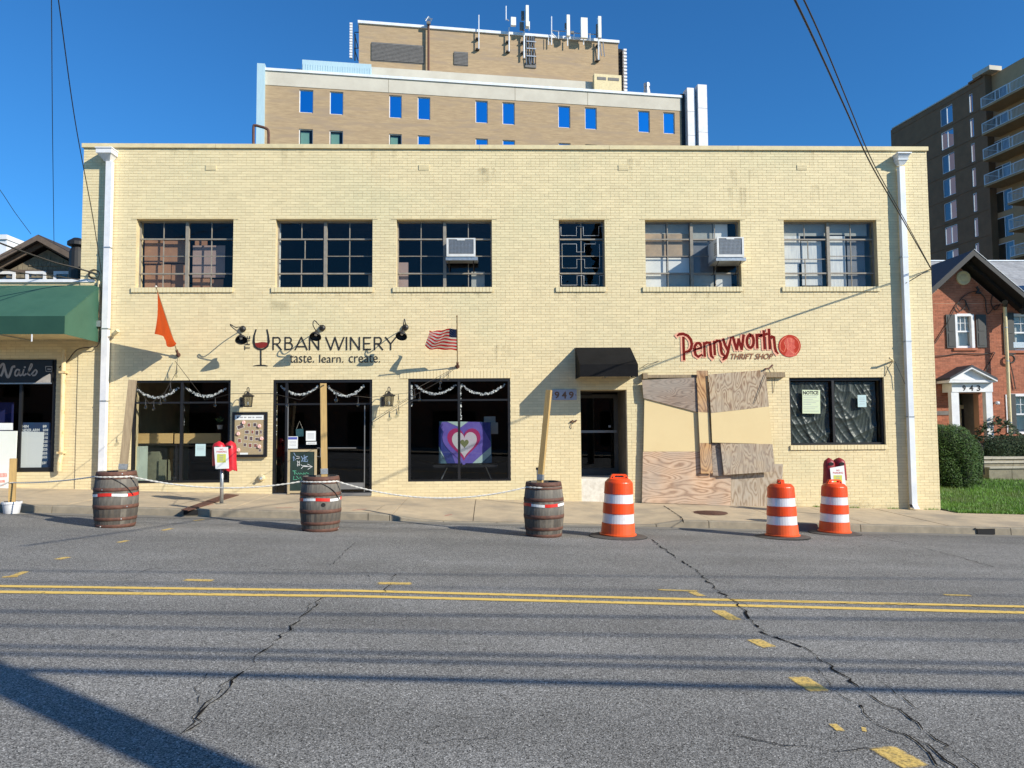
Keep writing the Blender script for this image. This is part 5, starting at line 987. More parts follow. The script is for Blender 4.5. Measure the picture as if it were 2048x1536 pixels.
# ================================================================== traffic drums
m_or = M('drum_orange', (.82, .07, .006), (.60, .05, .008), .38, 3, 9, spec=.5, lo=.45, hi=.8); m_or2 = M('drum_orange_faded', (.78, .105, .02), (.45, .08, .03), .45, 4, 9, lo=.5, hi=.75); m_band2 = M('drum_reflective_sheeting', (.80, .78, .80), (.55, .52, .50), .3, 5, 9, metal=.2, lo=.5, hi=.85); m_rub = M('rubber_base', (.10, .09, .075), (.06, .055, .048), .85, 7); m_rubd = M('rubber_underside', (.02, .02, .02), rough=.9)
DH = .93
def drum():
    t = thing('traffic_drum', 'x', 'traffic drum', (0, 0, 0), 'orange and white traffic drums', local=True)
    rr = lambda z: .262 - .052 * z / DH
    zs_ = [0.035, .20, .335, .345, .50, .625, .635, .78, .80]
    segs = [('drum_section', .035, .215, m_or2, .004), ('reflective_band', .215, .362, m_band2, -.004), ('drum_section', .362, .52, m_or, .003), ('reflective_band', .52, .662, m_band2, -.004), ('drum_section', .662, .835, m_or, .003)]
    for nm, z0, z1, mt_, st_ in segs:
        r0, r1 = rr(z0), rr(z1); L = [(r0 - .012, z0), (r0 + st_, z0 + .004), (r1 + st_, z1 - .004), (r1 - .012, z1)]
        ob(nm, MB().lathe(L, 36, close=False), mt_, t)
    ob('drum_shoulder', MB().lathe([(rr(.83) + .001, .83), (rr(.83) - .004, .845), (.17, .89), (.15, .895), (0, .895)], 36, close=False), m_or, t)
    ob('foot_flange', MB().lathe([(.20, .028), (.285, .03), (.287, .048), (.262, .055), (.255, .05)], 36, close=False), m_or2, t)
    # carry handle with its slot
    hd_ = MB(); o_ = [(-.155, .875), (-.125, .945), (-.105, .965), (.105, .965), (.125, .945), (.155, .875)]; i_ = [(-.07, .915), (-.075, .928), (-.068, .942), (.068, .942), (.075, .928), (.07, .915)]
    for y in (-.03, .03):
        n0 = len(hd_.v); hd_.v += [(a, y, b) for a, b in o_ + i_]; hd_.f += [(n0 + i, n0 + i + 1, n0 + i + 7, n0 + i + 6) for i in range(5)] + [(n0 + 5, n0, n0 + 6, n0 + 11)]; hd_.m += [0] * 6
    hd_.f += [(i, i + 1, i + 13, i + 12) for i in range(5)] + [(6 + i, 6 + (i + 1) % 6, 18 + (i + 1) % 6, 18 + i) for i in range(6)]; hd_.m += [0] * 11
    ob('handle', hd_, m_or, t)
    for sx in (-.11, .11): ob('light_bolt', MB().tube([(sx, -.033, .915), (sx, .033, .915)], .012, 8), m_rubd, t)
    ob('rubber_base', MB().lathe([(.25, .03), (.38, .026), (.445, .012)], 40, close=False), m_rub, t); ob('base_rim', MB().lathe([(.445, .0125), (.452, .008), (.45, 0), (.43, -.002)], 40, close=False), m_rubd, t)
    return t
d0 = drum()
for k, (px, py, rz, sc, lb_) in enumerate(((1236, 1076, .12, 1.06, 'orange traffic drum with its carry slot facing out, left of the plywood'), (1565, 1077, 1.45, 1.02, 'orange traffic drum with its handle seen edge-on, before the low plywood'), (1669, 1069, .2, 1.02, 'orange traffic drum in front of the red-hooded parking meter'))):
    c = G(px, py); c.y += .36 * .5; c.x += ray(px, py).x * .18; c.z = gz(c.x, c.y) + .004
    o = d0 if k == 0 else dup(d0); o.location = c; o.scale = (sc,) * 3; o.rotation_euler = (0, MX, rz) if False else (0, .03, rz); o['label'] = lb_; print('drum', c)
# ================================================================== hooded parking meters
m_redc = M('red_vinyl_hood', (.62, .015, .03), (.42, .01, .02), .45, 9, bump=.5, bscale=9); m_redd = M('dark_red_vinyl_hood', (.30, .012, .018), (.20, .01, .015), .5, 9, bump=.5, bscale=9)
def lump(mb, c, rx, ry, h_, n=18, k=10, seed=0):
    vs = []
    for i in range(k + 1):
        f = i / k; r = math.sqrt(max(0, 1 - max(0, (f - .72) / .28) ** 2)) * (1 + .10 * (1 - f))
        for j in range(n): a_ = 2 * math.pi * j / n; wv_ = 1 + .07 * math.sin(3 * a_ + seed + 4 * f) + .05 * math.sin(7 * a_ + seed) * (1 - f); vs.append((c[0] + rx * r * wv_ * math.cos(a_), c[1] + ry * r * wv_ * math.sin(a_), c[2] + h_ * f - .02 * (1 - f) * math.sin(5 * a_ + seed)))
    mb.add(vs, [(i * n + j, i * n + (j + 1) % n, (i + 1) * n + (j + 1) % n, (i + 1) * n + j) for i in range(k) for j in range(n)])
m_yellowp = M('yellow_green_print', (.60, .62, .12), rough=.8); m_redink = M('red_print', (.60, .06, .06), rough=.8)
def meter(label, base, px, dx, hp1, hp2, mat, card_, Yc):
    t = thing('parking_meter', label, 'parking meter', base, 'hooded twin parking meters'); Y = base.y
    top = W(px, hp1[1] + 30, Y); ob('pole', MB().tube([base, (base.x, Y, W(px, hp1[3], Y).z + .1)], .035, 14), m_galv, t, smooth=True)
    ob('yoke', MB().box(base.x - .13, base.x + .13, Y - .03, Y + .03, W(px, hp1[3], Y).z + .08, W(px, hp1[3], Y).z + .14), m_galv, t)
    for k, h_ in enumerate((hp1, hp2)):
        a = W(h_[0], h_[1], Y); b = W(h_[2], h_[3], Y); mb = MB(); lump(mb, ((a.x + b.x) / 2, Y + .04 * k, b.z), abs(b.x - a.x) / 2 * 1.06, .12, a.z - b.z, seed=k * 2.1); ob('hood', mb, mat[k], t, smooth=True)
        w_ = ob('hood_window', MB().prism([((a.x + b.x) / 2 + .055 * math.cos(q * .6283), a.z - .13 + .035 * math.sin(q * .6283)) for q in range(10)], Y - .118 + .03 * k, Y - .10 + .03 * k), m_dark, t)
    cd = ob('sign_card', MB().prism([(W(x, y, Yc).x, W(x, y, Yc).z) for x, y in card_[:4]][::-1], Yc, Yc + .004), m_paper, t); c = [sum(p[0] for p in card_[:4]) / 4, sum(p[1] for p in card_[:4]) / 4]; w_ = (card_[1][0] - card_[0][0]); h_ = card_[2][1] - card_[1][1]
    x0, y0 = card_[0]
    wtext('lettering', 'NO', c[0] - w_ * .12, y0 + h_ * .07, c[0] + w_ * .12, y0 + h_ * .14, m_redink, t, Yc - .001, bold=.01); wtext('lettering', 'PARKING', c[0] - w_ * .36, y0 + h_ * .18, c[0] + w_ * .36, y0 + h_ * .26, m_redink, t, Yc - .001, bold=.01)
    p0 = W(c[0] - w_ * .32, y0 + h_ * .33, Yc); p1 = W(c[0] + w_ * .3, y0 + h_ * .72, Yc); yp = ob('yellow_panel', MB().box(p0.x, p1.x, Yc - .0015, Yc - .0005, p1.z, p0.z), m_yellowp, t); q = MB()
    for k in range(4): z = p0.z - (p0.z - p1.z) * (k + .8) / 4.8; q.box(p0.x + .05, p1.x - .05, Yc - .003, Yc - .0018, z - .006, z + .006)
    ob('faded_print', q, m_greyink, yp)
g0 = SW(443, 1008)
meter('twin parking meter under red hoods with a paper sign, before the left shop window', g0, 443, 0, (427, 882, 449, 930), (449, 881, 470, 941), (m_redc, m_redc), [(428, 894), (456, 894), (458, 937), (431, 938)], g0.y - .14)
ob('footing', MB().lathe([(.11, -.02), (.11, .012), (.04, .016)], 20, g0, close=False), m_kerb, [o for o in bpy.data.objects if o.get('category') == 'parking meter'][0])
g0 = SW(1668, 1030)
meter('twin parking meter under dark red hoods behind the right-hand traffic drum', g0, 1668, 0, (1647, 915, 1669, 975), (1669, 915, 1692, 960), (m_redd, m_redd), [(1660, 936), (1688, 931), (1692, 975), (1664, 978)], g0.y - .15)
# rusty runnel plate across the sidewalk, manhole, kerb drain
rp = thing('drain_cover_plate', 'rusty brown drain plate running diagonally across the sidewalk to a broken kerb', 'drain plate', SW(400, 1010)); P = [SW(362, 1021), SW(376, 1023), SW(478, 991), SW(452, 989)]
ob('plate', MB().solid([p + Vector((0, 0, .006)) for p in P], (0, 0, .012)), m_rust, rp); c = SW(369, 1022); ob('drain_mouth', MB().box(c.x - .13, c.x + .13, 13.955, 13.97, c.z - .10, c.z - .01), m_dark, rp)
mh = thing('manhole_cover', 'round iron manhole cover in the sidewalk before the boarding', 'manhole cover', SW(1419, 1026)); c = SW(1419, 1026); c.z = swz(c.x, c.y) + .004
L = [(.0, .006), (.33, .006), (.345, .004), (.36, .008), (.37, .0)]; cvm = MB(); cvm.lathe(L, 36, c, close=False); ob('cover', cvm, m_rust, mh)
q = MB()
for i in range(-5, 6):
    for j in range(-5, 6):
        if i * i + j * j < 26: q.box(c.x + i * .058 - .017, c.x + i * .058 + .017, c.y + j * .058 - .017, c.y + j * .058 + .017, c.z + .006, c.z + .012)
for k in range(len(q.v)): x, y, z = q.v[k]; q.v[k] = (x, y, z - MX * (x - c.x))
for k in range(len(cvm.v)): pass
ob('tread_studs', q, m_rust, mh, kind='stuff')
kd = thing('kerb_drain', 'dark drain mouth in the kerb beside the lawn', 'drain', G(1960, 1062)); c = SW(1957, 1053); ob('drain_mouth', MB().box(c.x - .14, c.x + .2, 13.955, 13.972, c.z - .13, c.z - .02), m_dark, kd)
ob('drain_lip', MB().box(c.x - .17, c.x + .23, 13.95, 13.99, c.z - .019, c.z - .002), m_kerb, kd)
# ================================================================== nail shop on the left
ns = thing('nail_shop', 'single-storey cream brick nail shop with a black shop window left of the main building', 'building', (-14, 17.2, 0)); NX0, NX1 = -24.0, BX0 - .012
nzt = W(90, 563).z; NW = R4(-160, 719, 109, 945); 
YN = Y0 + .03
nb_, _ = bricks(NX0, NX1, -.35, nzt - .02, YN, [NW]); ob('wall_bricks', nb_, m_paint, ns, kind='stuff'); ob('wall', wallmesh(NX0, NX1, -1, nzt - .02, YN, .3, [NW]), m_joint, ns)
ob('roof', MB().box(NX0, NX1, YN + .3, 24, nzt - .4, nzt - .25), m_conc, ns); ob('rear_wall', MB().box(NX0, NX1, 24, 24.2, -1, nzt - .1), m_side, ns); ob('side_wall', MB().box(NX0, NX0 + .2, YN + .3, 24, -1, nzt - .1), m_side, ns)
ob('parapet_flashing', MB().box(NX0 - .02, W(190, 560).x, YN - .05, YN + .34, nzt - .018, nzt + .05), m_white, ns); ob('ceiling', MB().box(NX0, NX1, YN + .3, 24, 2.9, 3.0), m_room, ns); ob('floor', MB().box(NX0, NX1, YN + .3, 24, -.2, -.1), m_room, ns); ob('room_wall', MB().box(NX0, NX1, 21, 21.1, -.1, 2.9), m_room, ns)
wn = ob('window', MB().box(NW[0], NW[1], YN + .03, YN + .09, NW[2], NW[2] + .1).box(NW[0], NW[1], YN + .03, YN + .09, NW[3] - .06, NW[3]).box(NW[1] - .09, NW[1], YN + .03, YN + .09, NW[2] + .1, NW[3] - .06).box(W(36, 850).x - .03, W(36, 850).x + .03, YN + .03, YN + .09, NW[2] + .1, W(36, 768).z), m_black, ns)
ob('pane', MB().add([(NW[0], YN + .06, NW[2] + .1), (NW[1] - .09, YN + .061, NW[2] + .1), (NW[1] - .09, YN + .059, W(50, 768).z), (NW[0], YN + .06, W(50, 768).z)], [(0, 1, 2, 3)]), m_gl, wn)
fas = ob('sign_fascia', MB().box(NW[0], W(104, 740).x, YN - .02, YN + .028, W(50, 766).z, W(50, 721).z), M('black_fascia', (.015, .014, .014), rough=.35), ns); ob('fascia_rail', MB().box(NW[0], W(104, 740).x, YN - .03, YN - .021, W(50, 768).z, W(50, 765.5).z), m_galv, ns)
m_silver = M('silver_lettering', (.40, .37, .34), (.32, .29, .27), .5, 9); YF = YN - .0215
AN = lambda p: [(W(x / 5.4875, y / 5.4857 + 680, YF).x, W(x / 5.4875, y / 5.4857 + 680, YF).z) for x, y in p]
for nm, L, wd in (('letter', [[(0, 300), (15, 275), (35, 262), (45, 290), (30, 350), (12, 392)], [(45, 280), (60, 340), (78, 400), (95, 405), (115, 360), (135, 300), (160, 290)]], .05), ('letter', [[(215, 330), (185, 325), (165, 360), (170, 390), (195, 385), (215, 340), (212, 375), (225, 390), (240, 378)]], .035), ('letter', [[(262, 325), (250, 370), (262, 388), (285, 372)]], .035), ('i_dot', [[(268, 300), (276, 298)]], .04), ('letter', [[(300, 372), (345, 300), (352, 270), (340, 265), (318, 320), (312, 375), (330, 385)]], .03), ('letter', [[(345, 375), (385, 330), (395, 330), (405, 350), (385, 385), (360, 388)]], .035)):
    q = MB(); y = YF
    for s_ in L: q.stroke(AN([(p.x, p.y) for p in catmull([Vector((a, b)) for a, b in s_], 4)] if len(s_) > 2 else s_), wd, y); y -= .0004
    ob(nm, q, m_silver, fas)
q = MB(); q.stroke(AN([(500, 290), (572, 290), (570, 345), (505, 345), (500, 295)]), .016, YF); q.stroke(AN([(525, 320), (555, 320)]), .03, YF - .0004); ob('square_emblem', q, m_silver, fas)
ob('swoosh', MB().prism(AN([(390, 468), (470, 405), (545, 370), (556, 380), (556, 468)]), YF - .001, YF), m_silver, fas)
pb = thing('price_poster', 'dark blue treatment price list poster in the nail shop window', 'poster', W(70, 900)); YP = YN + .1; ob('poster_sheet', MB().prism([(W(x, y, YP).x, W(x, y, YP).z) for x, y in ((37, 845), (101, 845), (101, 937), (37, 937))][::-1], YP, YP + .003), M('navy_poster', (.02, .07, .16), (.03, .05, .12), .6, 3), pb)
wtext('lettering', 'CHIN', 39.5, 850, 57, 855.5, m_paper, pb, YP - .002, bold=.03); wtext('lettering', '$8', 85.5, 850, 93, 855.5, m_paper, pb, YP - .002, bold=.03); wtext('lettering', 'UNDER ARM', 39.5, 857.5, 79, 863, m_paper, pb, YP - .002, bold=.03)
for k, tx in enumerate(('$10', '$15', '$15', '$25', '$25', '$25', '$25', '$25')): wtext('lettering', tx, 86 - k * .3, 857.5 + k * 7.75, 96 - k * .3, 863 + k * 7.75, m_paper, pb, YP - .002, bold=.03)
wtext('lettering', '$30', 84, 923, 93.5, 929, m_paper, pb, YP - .002, bold=.03); ob('ruled_line', MB().box(W(83, 938, YP).x, W(102, 938, YP).x, YP - .003, YP - .001, W(90, 939, YP).z, W(90, 936.5, YP).z), m_paper, pb)
ob('loose_sheet', MB().prism([(W(x, y, YN + .07).x, W(x, y, YN + .07).z) for x, y in ((41, 863), (89, 864), (82, 942), (36, 941))][::-1], YN + .064, YN + .067), m_paper, None, label='large blank white sheet covering most of the price list poster', cat='paper')
ob('blue_curtain', MB().box(W(-60, 800, YN + .4).x, W(27, 800, YN + .4).x, YN + .4, YN + .42, W(0, 880, YN + .4).z, W(0, 805, YN + .4).z), M('deep_blue_curtain', (.01, .015, .10), rough=.9), None, label='deep blue curtain inside the nail shop window', cat='curtain')
ob('small_notice', MB().prism([(W(x, y, YN + .05).x, W(x, y, YN + .05).z) for x, y in ((-20, 846), (26, 846), (26, 860), (-20, 860))][::-1], YN + .044, YN + .047), m_paper, None, label='narrow white notice above the banner in the nail shop window', cat='notice')
bn = thing('sandwich_banner', 'large white banner board with faded red print at the far left of the nail shop', 'banner', SW(5, 985)); YB = YN - .14
ob('board', MB().prism([(W(x, y, YB).x, W(x, y, YB).z) for x, y in ((-70, 862), (34, 862), (31, 930), (20, 980), (-70, 985))][::-1], YB, YB + .02), M('white_banner', (.74, .78, .70), (.80, .80, .78), .7, 1.5), bn)
for x0, y0, x1, y1 in ((-40, 948, 14, 956), (-40, 962, 10, 967), (-40, 971, 8, 974)): ob('red_print', MB().prism([(W(x, y, YB).x, W(x, y, YB).z) for x, y in ((x0, y0), (x1, y0 - 2), (x1, y1 - 2), (x0, y1))][::-1], YB - .002, YB - .0005), M('faded_red_print', (.72, .24, .18), (.78, .55, .48), .8, 25), bn)
cl = thing('steel_closet_pipe', 'x', 'pipe', (0, 0, 0)); bpy.data.objects.remove(cl)
pp = thing('drainpipe', 'rust streaked cream drainpipe right of the nail shop window', 'drainpipe', W(130, 955)); xx = W(129, 850).x; m_rustp = M('rust_streaked_paint', (.72, .58, .32), (.55, .30, .10), .7, 5, stretch=(2, 2, .8), lo=.52, hi=.68)
ob('pipe_section', MB().tube([(xx - .02, YN - .1, W(130, 700).z), (xx - .02, YN - .1, W(130, 912).z)], .05, 10), m_rustp, pp); ob('pipe_elbow', MB().tube([(xx - .02, YN - .1, W(130, 912).z), (xx - .03, YN - .14, W(130, 925).z), (xx - .04, YN - .12, W(126, 941).z)], .05, 10), m_rustp, pp)
for y_ in (745, 905): ob('pipe_clip', MB().box(xx - .09, xx + .05, YN - .16, YN - .02, W(130, y_ + 2).z, W(130, y_ - 2).z), m_rustp, pp)
rc = thing('conduit', 'cream wiring conduit and coil beside the left downspout', 'conduit', W(200, 690)); xc = W(200, 620).x; ob('conduit_pipe', MB().tube([(xc, Y0 - .06, W(200, 563).z), (xc - .02, Y0 - .06, W(198, 685).z)], .035, 8), m_creamdull, rc); ob('meter_box', MB().box(xc - .02, xc + .09, Y0 - .16, Y0 - .02, W(200, 655).z, W(200, 643).z), m_galv, rc)
c = W(189, 549, Y0 - .05); 
for k in range(3): ob('cable_coil', MB().tube([(c.x + (.11 + .01 * k) * math.cos(a_ * .3927), Y0 - .05 - .012 * k, c.z + (.09 + .012 * k) * math.sin(a_ * .3927)) for a_ in range(17)], .007, 4), m_cord, rc)
ob('cable', MB().tube(catmull([W(196, 560, Y0 - .06), W(203, 590, Y0 - .12), W(199, 630, Y0 - .12), W(203, 660, Y0 - .1), W(196, 690, Y0 - .1), W(182, 694, Y0 - .1), W(160, 697, Y0 - .1), W(148, 705, Y0 - .08), W(135, 722, Y0 - .06), W(118, 735, Y0 - .06)]), .012, 5), m_cord, rc)
# green awning
m_grn = M('green_awning_canvas', (.035, .105, .065), (.045, .125, .078), .65, 2, bump=.15, bscale=150); ga = thing('shop_awning', 'dark green canvas awning over the nail shop', 'awning', (-12, 16.3, 3)); DA = 1.4
gx1 = W(201, 620).x; gt = W(195, 571).z; gv = W(122, 632, Y0 - DA).z; gb = W(122, 668, Y0 - DA).z; x = gx1; yf = Y0 - DA
ob('valance', MB().box(-24, gx1, yf, yf + .012, gb, gv - .002), M('dark_green_valance', (.012, .055, .036), (.016, .065, .042), .7, 2), ga)
ob('canopy', MB().add([(-24, Y0 - .02, gt), (gx1, Y0 - .02, gt), (gx1, yf, gv), (-24, yf, gv), (-24, Y0 - .02, gt - .012), (gx1, Y0 - .02, gt - .012), (gx1, yf + .012, gv - .012), (-24, yf + .012, gv - .012)], [(0, 3, 2, 1), (4, 5, 6, 7), (0, 1, 5, 4), (0, 4, 7, 3), (1, 2, 6, 5), (3, 7, 6, 2)]), m_grn, ga)
ob('side_panel', MB().solid([(gx1 - .012, Y0 - .02, gt - .02), (gx1 - .012, Y0 - .02, gb - .02), (gx1 - .012, yf + .014, gb), (gx1 - .012, yf + .014, gv - .016)], (.012, 0, 0)), m_grn, ga)
ob('soffit', MB().box(-24, gx1 - .02, yf + .05, Y0 - .03, gb + .05, gb + .07), m_creamdull, ga)
fr = MB()
for x in (-10.4, -12.4, -14.4): fr.tube([(x, yf + .04, gb + .03), (x, Y0 - .03, gb + .03)], .015, 5)
fr.tube([(-24, yf + .03, gb + .02), (gx1 - .03, yf + .03, gb + .02)], .015, 5); ob('frame', fr, m_galv, ga); ob('pull_tag', MB().box(W(63, 680, yf).x - .01, W(63, 680, yf).x + .015, yf, yf + .01, W(63, 683, yf).z, W(63, 668, yf).z), m_white, ga)
# shingled house behind
m_sh = M('weathered_shingle', (.25, .21, .14), (.16, .13, .09), .9, 8, island=.3); m_shroof = M('dark_roof_felt', (.035, .03, .03), (.06, .05, .045), .9, 6); m_barge = M('brown_bargeboard', (.16, .12, .09), (.11, .08, .06), .8, 5)
hs = thing('shingled_house', 'old shingled gable house with deep eaves behind the nail shop', 'house', (-14.5, 23, 0)); YH = 23.2; pk = W(60, 462, YH - .9); slope = .56
hw = 4.2; q = W(52, 520, YH)
ob('wall', MB().prism([(pk.x - hw, 0), (pk.x + 3.1, 0), (pk.x + 3.1, pk.z - .35 - 3.1 * slope), (pk.x, pk.z - .35), (pk.x - hw, pk.z - .35 - hw * slope)], YH, YH + 6), m_sh, hs)
for sx, ln in ((-1, hw + .5), (1, 3.5)):
    for nm, y0, y1, th, dz, mt_ in (('roof', YH - .5, YH + 6.3, .10, 0, m_shroof), ('bargeboard', YH - .56, YH - .505, .17, -.03, m_barge), ('rafter', YH - .25, YH - .19, .16, -.12, m_barge)):
        e = .02 if sx > 0 else .0; P = [(pk.x + sx * e * .2, pk.z + dz), (pk.x + sx * ln, pk.z + dz - ln * slope), (pk.x + sx * ln, pk.z + dz - ln * slope - th), (pk.x + sx * e * .2, pk.z + dz - th)]
        ob(nm, MB().prism(P, y0, y1), mt_, hs)
zz = W(60, 556, YH).z; row = 0; me_s = None
cnt = 0
while zz < pk.z - .4:
    x = pk.x - 2.6 - (row % 2) * .07
    while x < pk.x + 2.8:
        w_ = random.uniform(.10, .17)
        if zz + .2 < pk.z - .38 - abs(x + w_ / 2 - pk.x) * slope and x > W(-40, 540, YH).x:
            t_ = random.uniform(0, .012); ob('shingle', MB().add([(x, YH - .035 - t_, zz), (x + w_ - .012, YH - .03 - t_, zz), (x + w_ - .012, YH - .006, zz + .21), (x, YH - .006, zz + .21), (x, YH, zz), (x + w_ - .012, YH, zz)], [(0, 1, 2, 3), (4, 5, 1, 0), (0, 3, 4), (1, 5, 2)]), m_sh, hs); cnt += 1
        x += w_
    zz += .185; row += 1
print('shingles', cnt)
ob('frieze_board', MB().box(pk.x - 4, pk.x + 3, YH - .05, YH - .002, W(60, 545, YH).z - .03, W(60, 540, YH).z), m_barge, hs)
for a, b in ((-30, 33), (53, 94), (109, 160)):
    x0, x1 = W(a, 550, YH).x, W(b, 550, YH).x; zt_ = W(60, 543, YH).z; f = ob('window', MB().box(x0, x1, YH - .06, YH - .003, zt_ - .09, zt_).box(x0, x0 + .09, YH - .06, YH - .003, zt_ - 1.2, zt_ - .09).box(x1 - .09, x1, YH - .06, YH - .003, zt_ - 1.2, zt_ - .09), m_white, hs); ob('pane', MB().add([(x0 + .09, YH - .03, zt_ - 1.2), (x1 - .09, YH - .03, zt_ - 1.2), (x1 - .09, YH - .03, zt_ - .09), (x0 + .09, YH - .03, zt_ - .09)], [(0, 1, 2, 3)]), m_glfar, f)
ch_ = ob('chimney', MB().lathe([(.20, 0), (.20, 1.0), (.14, 1.15), (.26, 1.2), (.26, 1.3), (.10, 1.42)], 14, W(152, 572, YH - 1.3)), m_iron, hs)
wb = thing('distant_white_building', 'corner of a white building far behind at the left edge', 'building', W(0, 480, 40)); a = W(-60, 470, 40); b = W(13, 500, 40); ob('wall', MB().box(a.x, b.x, 40, 48, -2, a.z), m_whitem, wb); ob('cornice', MB().box(a.x, b.x + .05, 39.9, 48, a.z - .25, a.z + .003), m_white, wb)
# ================================================================== office tower behind
def vplane(vp, P0, yaw=None):
    d = ray(*vp); u = Vector((d.x, d.y, 0)).normalized(); n = Vector((u.y, -u.x, 0))
    if n.y > 0: n = -n
    def f(px, py, off=0.0):      # off: metres behind the plane
        r = ray(px, py); o = P0 - n * off; t = (o - EYE).dot(n) / r.dot(n); h = EYE + r * t; return ((h - P0).dot(u), h.z)
    def w(s, dp, z): p = P0 + u * s - n * dp; return Vector((p.x, p.y, z))
    return u, n, f, w
P0 = EYE + ray(945, 235) * 64; P0.z = 0
u, nrm, f, w = vplane((10396, 792), P0)
fr4 = Matrix(((u.x, -nrm.x, 0, P0.x), (u.y, -nrm.y, 0, P0.y), (0, 0, 1, 0), (0, 0, 0, 1)))
def tb(mb, s0, s1, d0, d1, z0, z1): return mb.box(s0, s1, d0, d1, z0, z1, fr4)
m_tan = M('tan_face_brick', (.46, .335, .20), (.35, .25, .15), .9, 1.2, 8, stretch=(1, 1, 7), c3=(.35, .26, .175), s3=.35); m_lime = M('precast_concrete_band', (.60, .56, .47), (.52, .48, .40), .85, .6, 6); m_sky = M('pale_blue_metal_cladding', (.44, .60, .66), (.38, .53, .60), .5, 3, stretch=(5, 5, .4)); m_duct = M('white_duct_cladding', (.74, .74, .76), (.60, .61, .64), .5, 2)
tw = thing('office_tower', 'tan brick office block with pale concrete band and rooftop antennas behind the cream building', 'building', P0)
sL, zTL = f(531, 141); sR, zTR = f(1362, 197); zT = (zTL + zTR) / 2; zB1 = (f(531, 168)[1] + f(1362, 224)[1]) / 2
cols = [((598.5, 626.5), 177), ((659.5, 686.5), 181), ((778.5, 803.5), 188.5), ((835.5, 860.5), 193), ((951, 975.5), 201), ((1005, 1029.5), 205), ((1116.5, 1140.5), 212.5), ((1170, 1193.5), 217), ((1276.5, 1299.5), 224), ((1327, 1349.5), 227.5)]
wt = sum(f((a + b) / 2, y)[1] for (a, b), y in cols) / 10; hW = f(612, 177)[1] - f(612, 223)[1]; pitch = f(612, 177)[1] - f(612, 255.5)[1]
ops = []
for k in range(3):
    for (a, b), y in cols: ops.append((f(a, y + 20)[0], f(b, y + 20)[0], wt - k * pitch - hW, wt - k * pitch))
wm = wallmesh(sL, sR, -3, zB1, 0, .5, ops); wm.v = [tuple(fr4 @ Vector(v)) for v in wm.v]; ob('wall', wm, m_tan, tw)
ob('concrete_band', tb(MB(), sL, sR, -.04, .5, zB1 + .004, zT), m_lime, tw); ob('roof_coping', tb(MB(), sL - .1, sR + .1, -.15, .6, zT + .003, zT + .22), m_whitem, tw)
ob('side_wall', tb(MB(), sL, sL + .4, .51, 22, -3, zT), m_tan, tw); ob('side_wall', tb(MB(), sR - .4, sR, .51, 22, -3, zT), m_tan, tw); ob('roof', tb(MB(), sL, sR, .5, 22, zT - .6, zT - .3), m_lime, tw); ob('rear_wall', tb(MB(), sL, sR, 22, 22.4, -3, zT), m_tan, tw)
for s_ in (f(777, 170)[0], f(1030, 185)[0], f(1175, 195)[0]): ob('band_joint', tb(MB(), s_ - .02, s_ + .02, -.046, -.04, zB1, zT), m_kerb, tw)
m_bluegl = glass('tower_glass', (.02, .03, .05), 14, refl=(.10, .62, 1.0)); m_greenbl = M('pale_green_blind', (.25, .40, .33), rough=.8)
for i, o in enumerate(ops):
    wd = ob('window', tb(tb(tb(tb(MB(), o[0], o[0] + .06, .10, .2, o[2], o[3]), o[1] - .06, o[1], .10, .2, o[2], o[3]), o[0] + .06, o[1] - .06, .10, .2, o[3] - .06, o[3]), o[0] + .06, o[1] - .06, .10, .2, o[2], o[2] + .07), m_white, tw)
    q = MB(); p = [w(a, .16, b) for a, b in ((o[0] + .06, o[2] + .07), (o[1] - .06, o[2] + .07), (o[1] - .06, o[3] - .06), (o[0] + .06, o[3] - .06))]; ob('pane', q.add(p, [(0, 1, 2, 3)]), m_bluegl if i < 10 or i >= 13 else glass('clear_tower_glass', (.7, .8, .8), 1.5), wd)
    if 10 <= i < 13: ob('blind', tb(MB(), o[0] + .1, o[1] - .3, .3, .33, o[2], o[3] - .15), m_greenbl, wd)
    if i >= 10: ob('sill', tb(MB(), o[0] - .05, o[1] + .05, -.05, .09, o[2] - .08, o[2] - .003), m_lime, wd)
# left corner pilaster, right ducts
ob('corner_cladding', tb(MB(), f(514.5, 200)[0], sL - .003, -.3, .9, -3, f(522, 130)[1]), m_sky, tw)
for a, b, y, dp in ((1363, 1371, 186, .1), (1371, 1386.5, 180, -.5), (1390, 1408, 176, -.75)): 
    zt_ = f((a + b) / 2, y)[1]; z = zt_; k = 0
    while z > 12: ob('duct_panel', tb(MB(), f(a, 230)[0], f(b, 230)[0] - .01, dp, .5 if dp < 0 else .6, z - 2.2, z - .03), m_duct if a > 1365 else m_black, tw); z -= 2.2
ob('return_wall', tb(MB(), f(1408, 250)[0], f(1418, 250)[0], 1.0, 6, -3, f(1412, 199, 1)[1]), m_tan, tw)
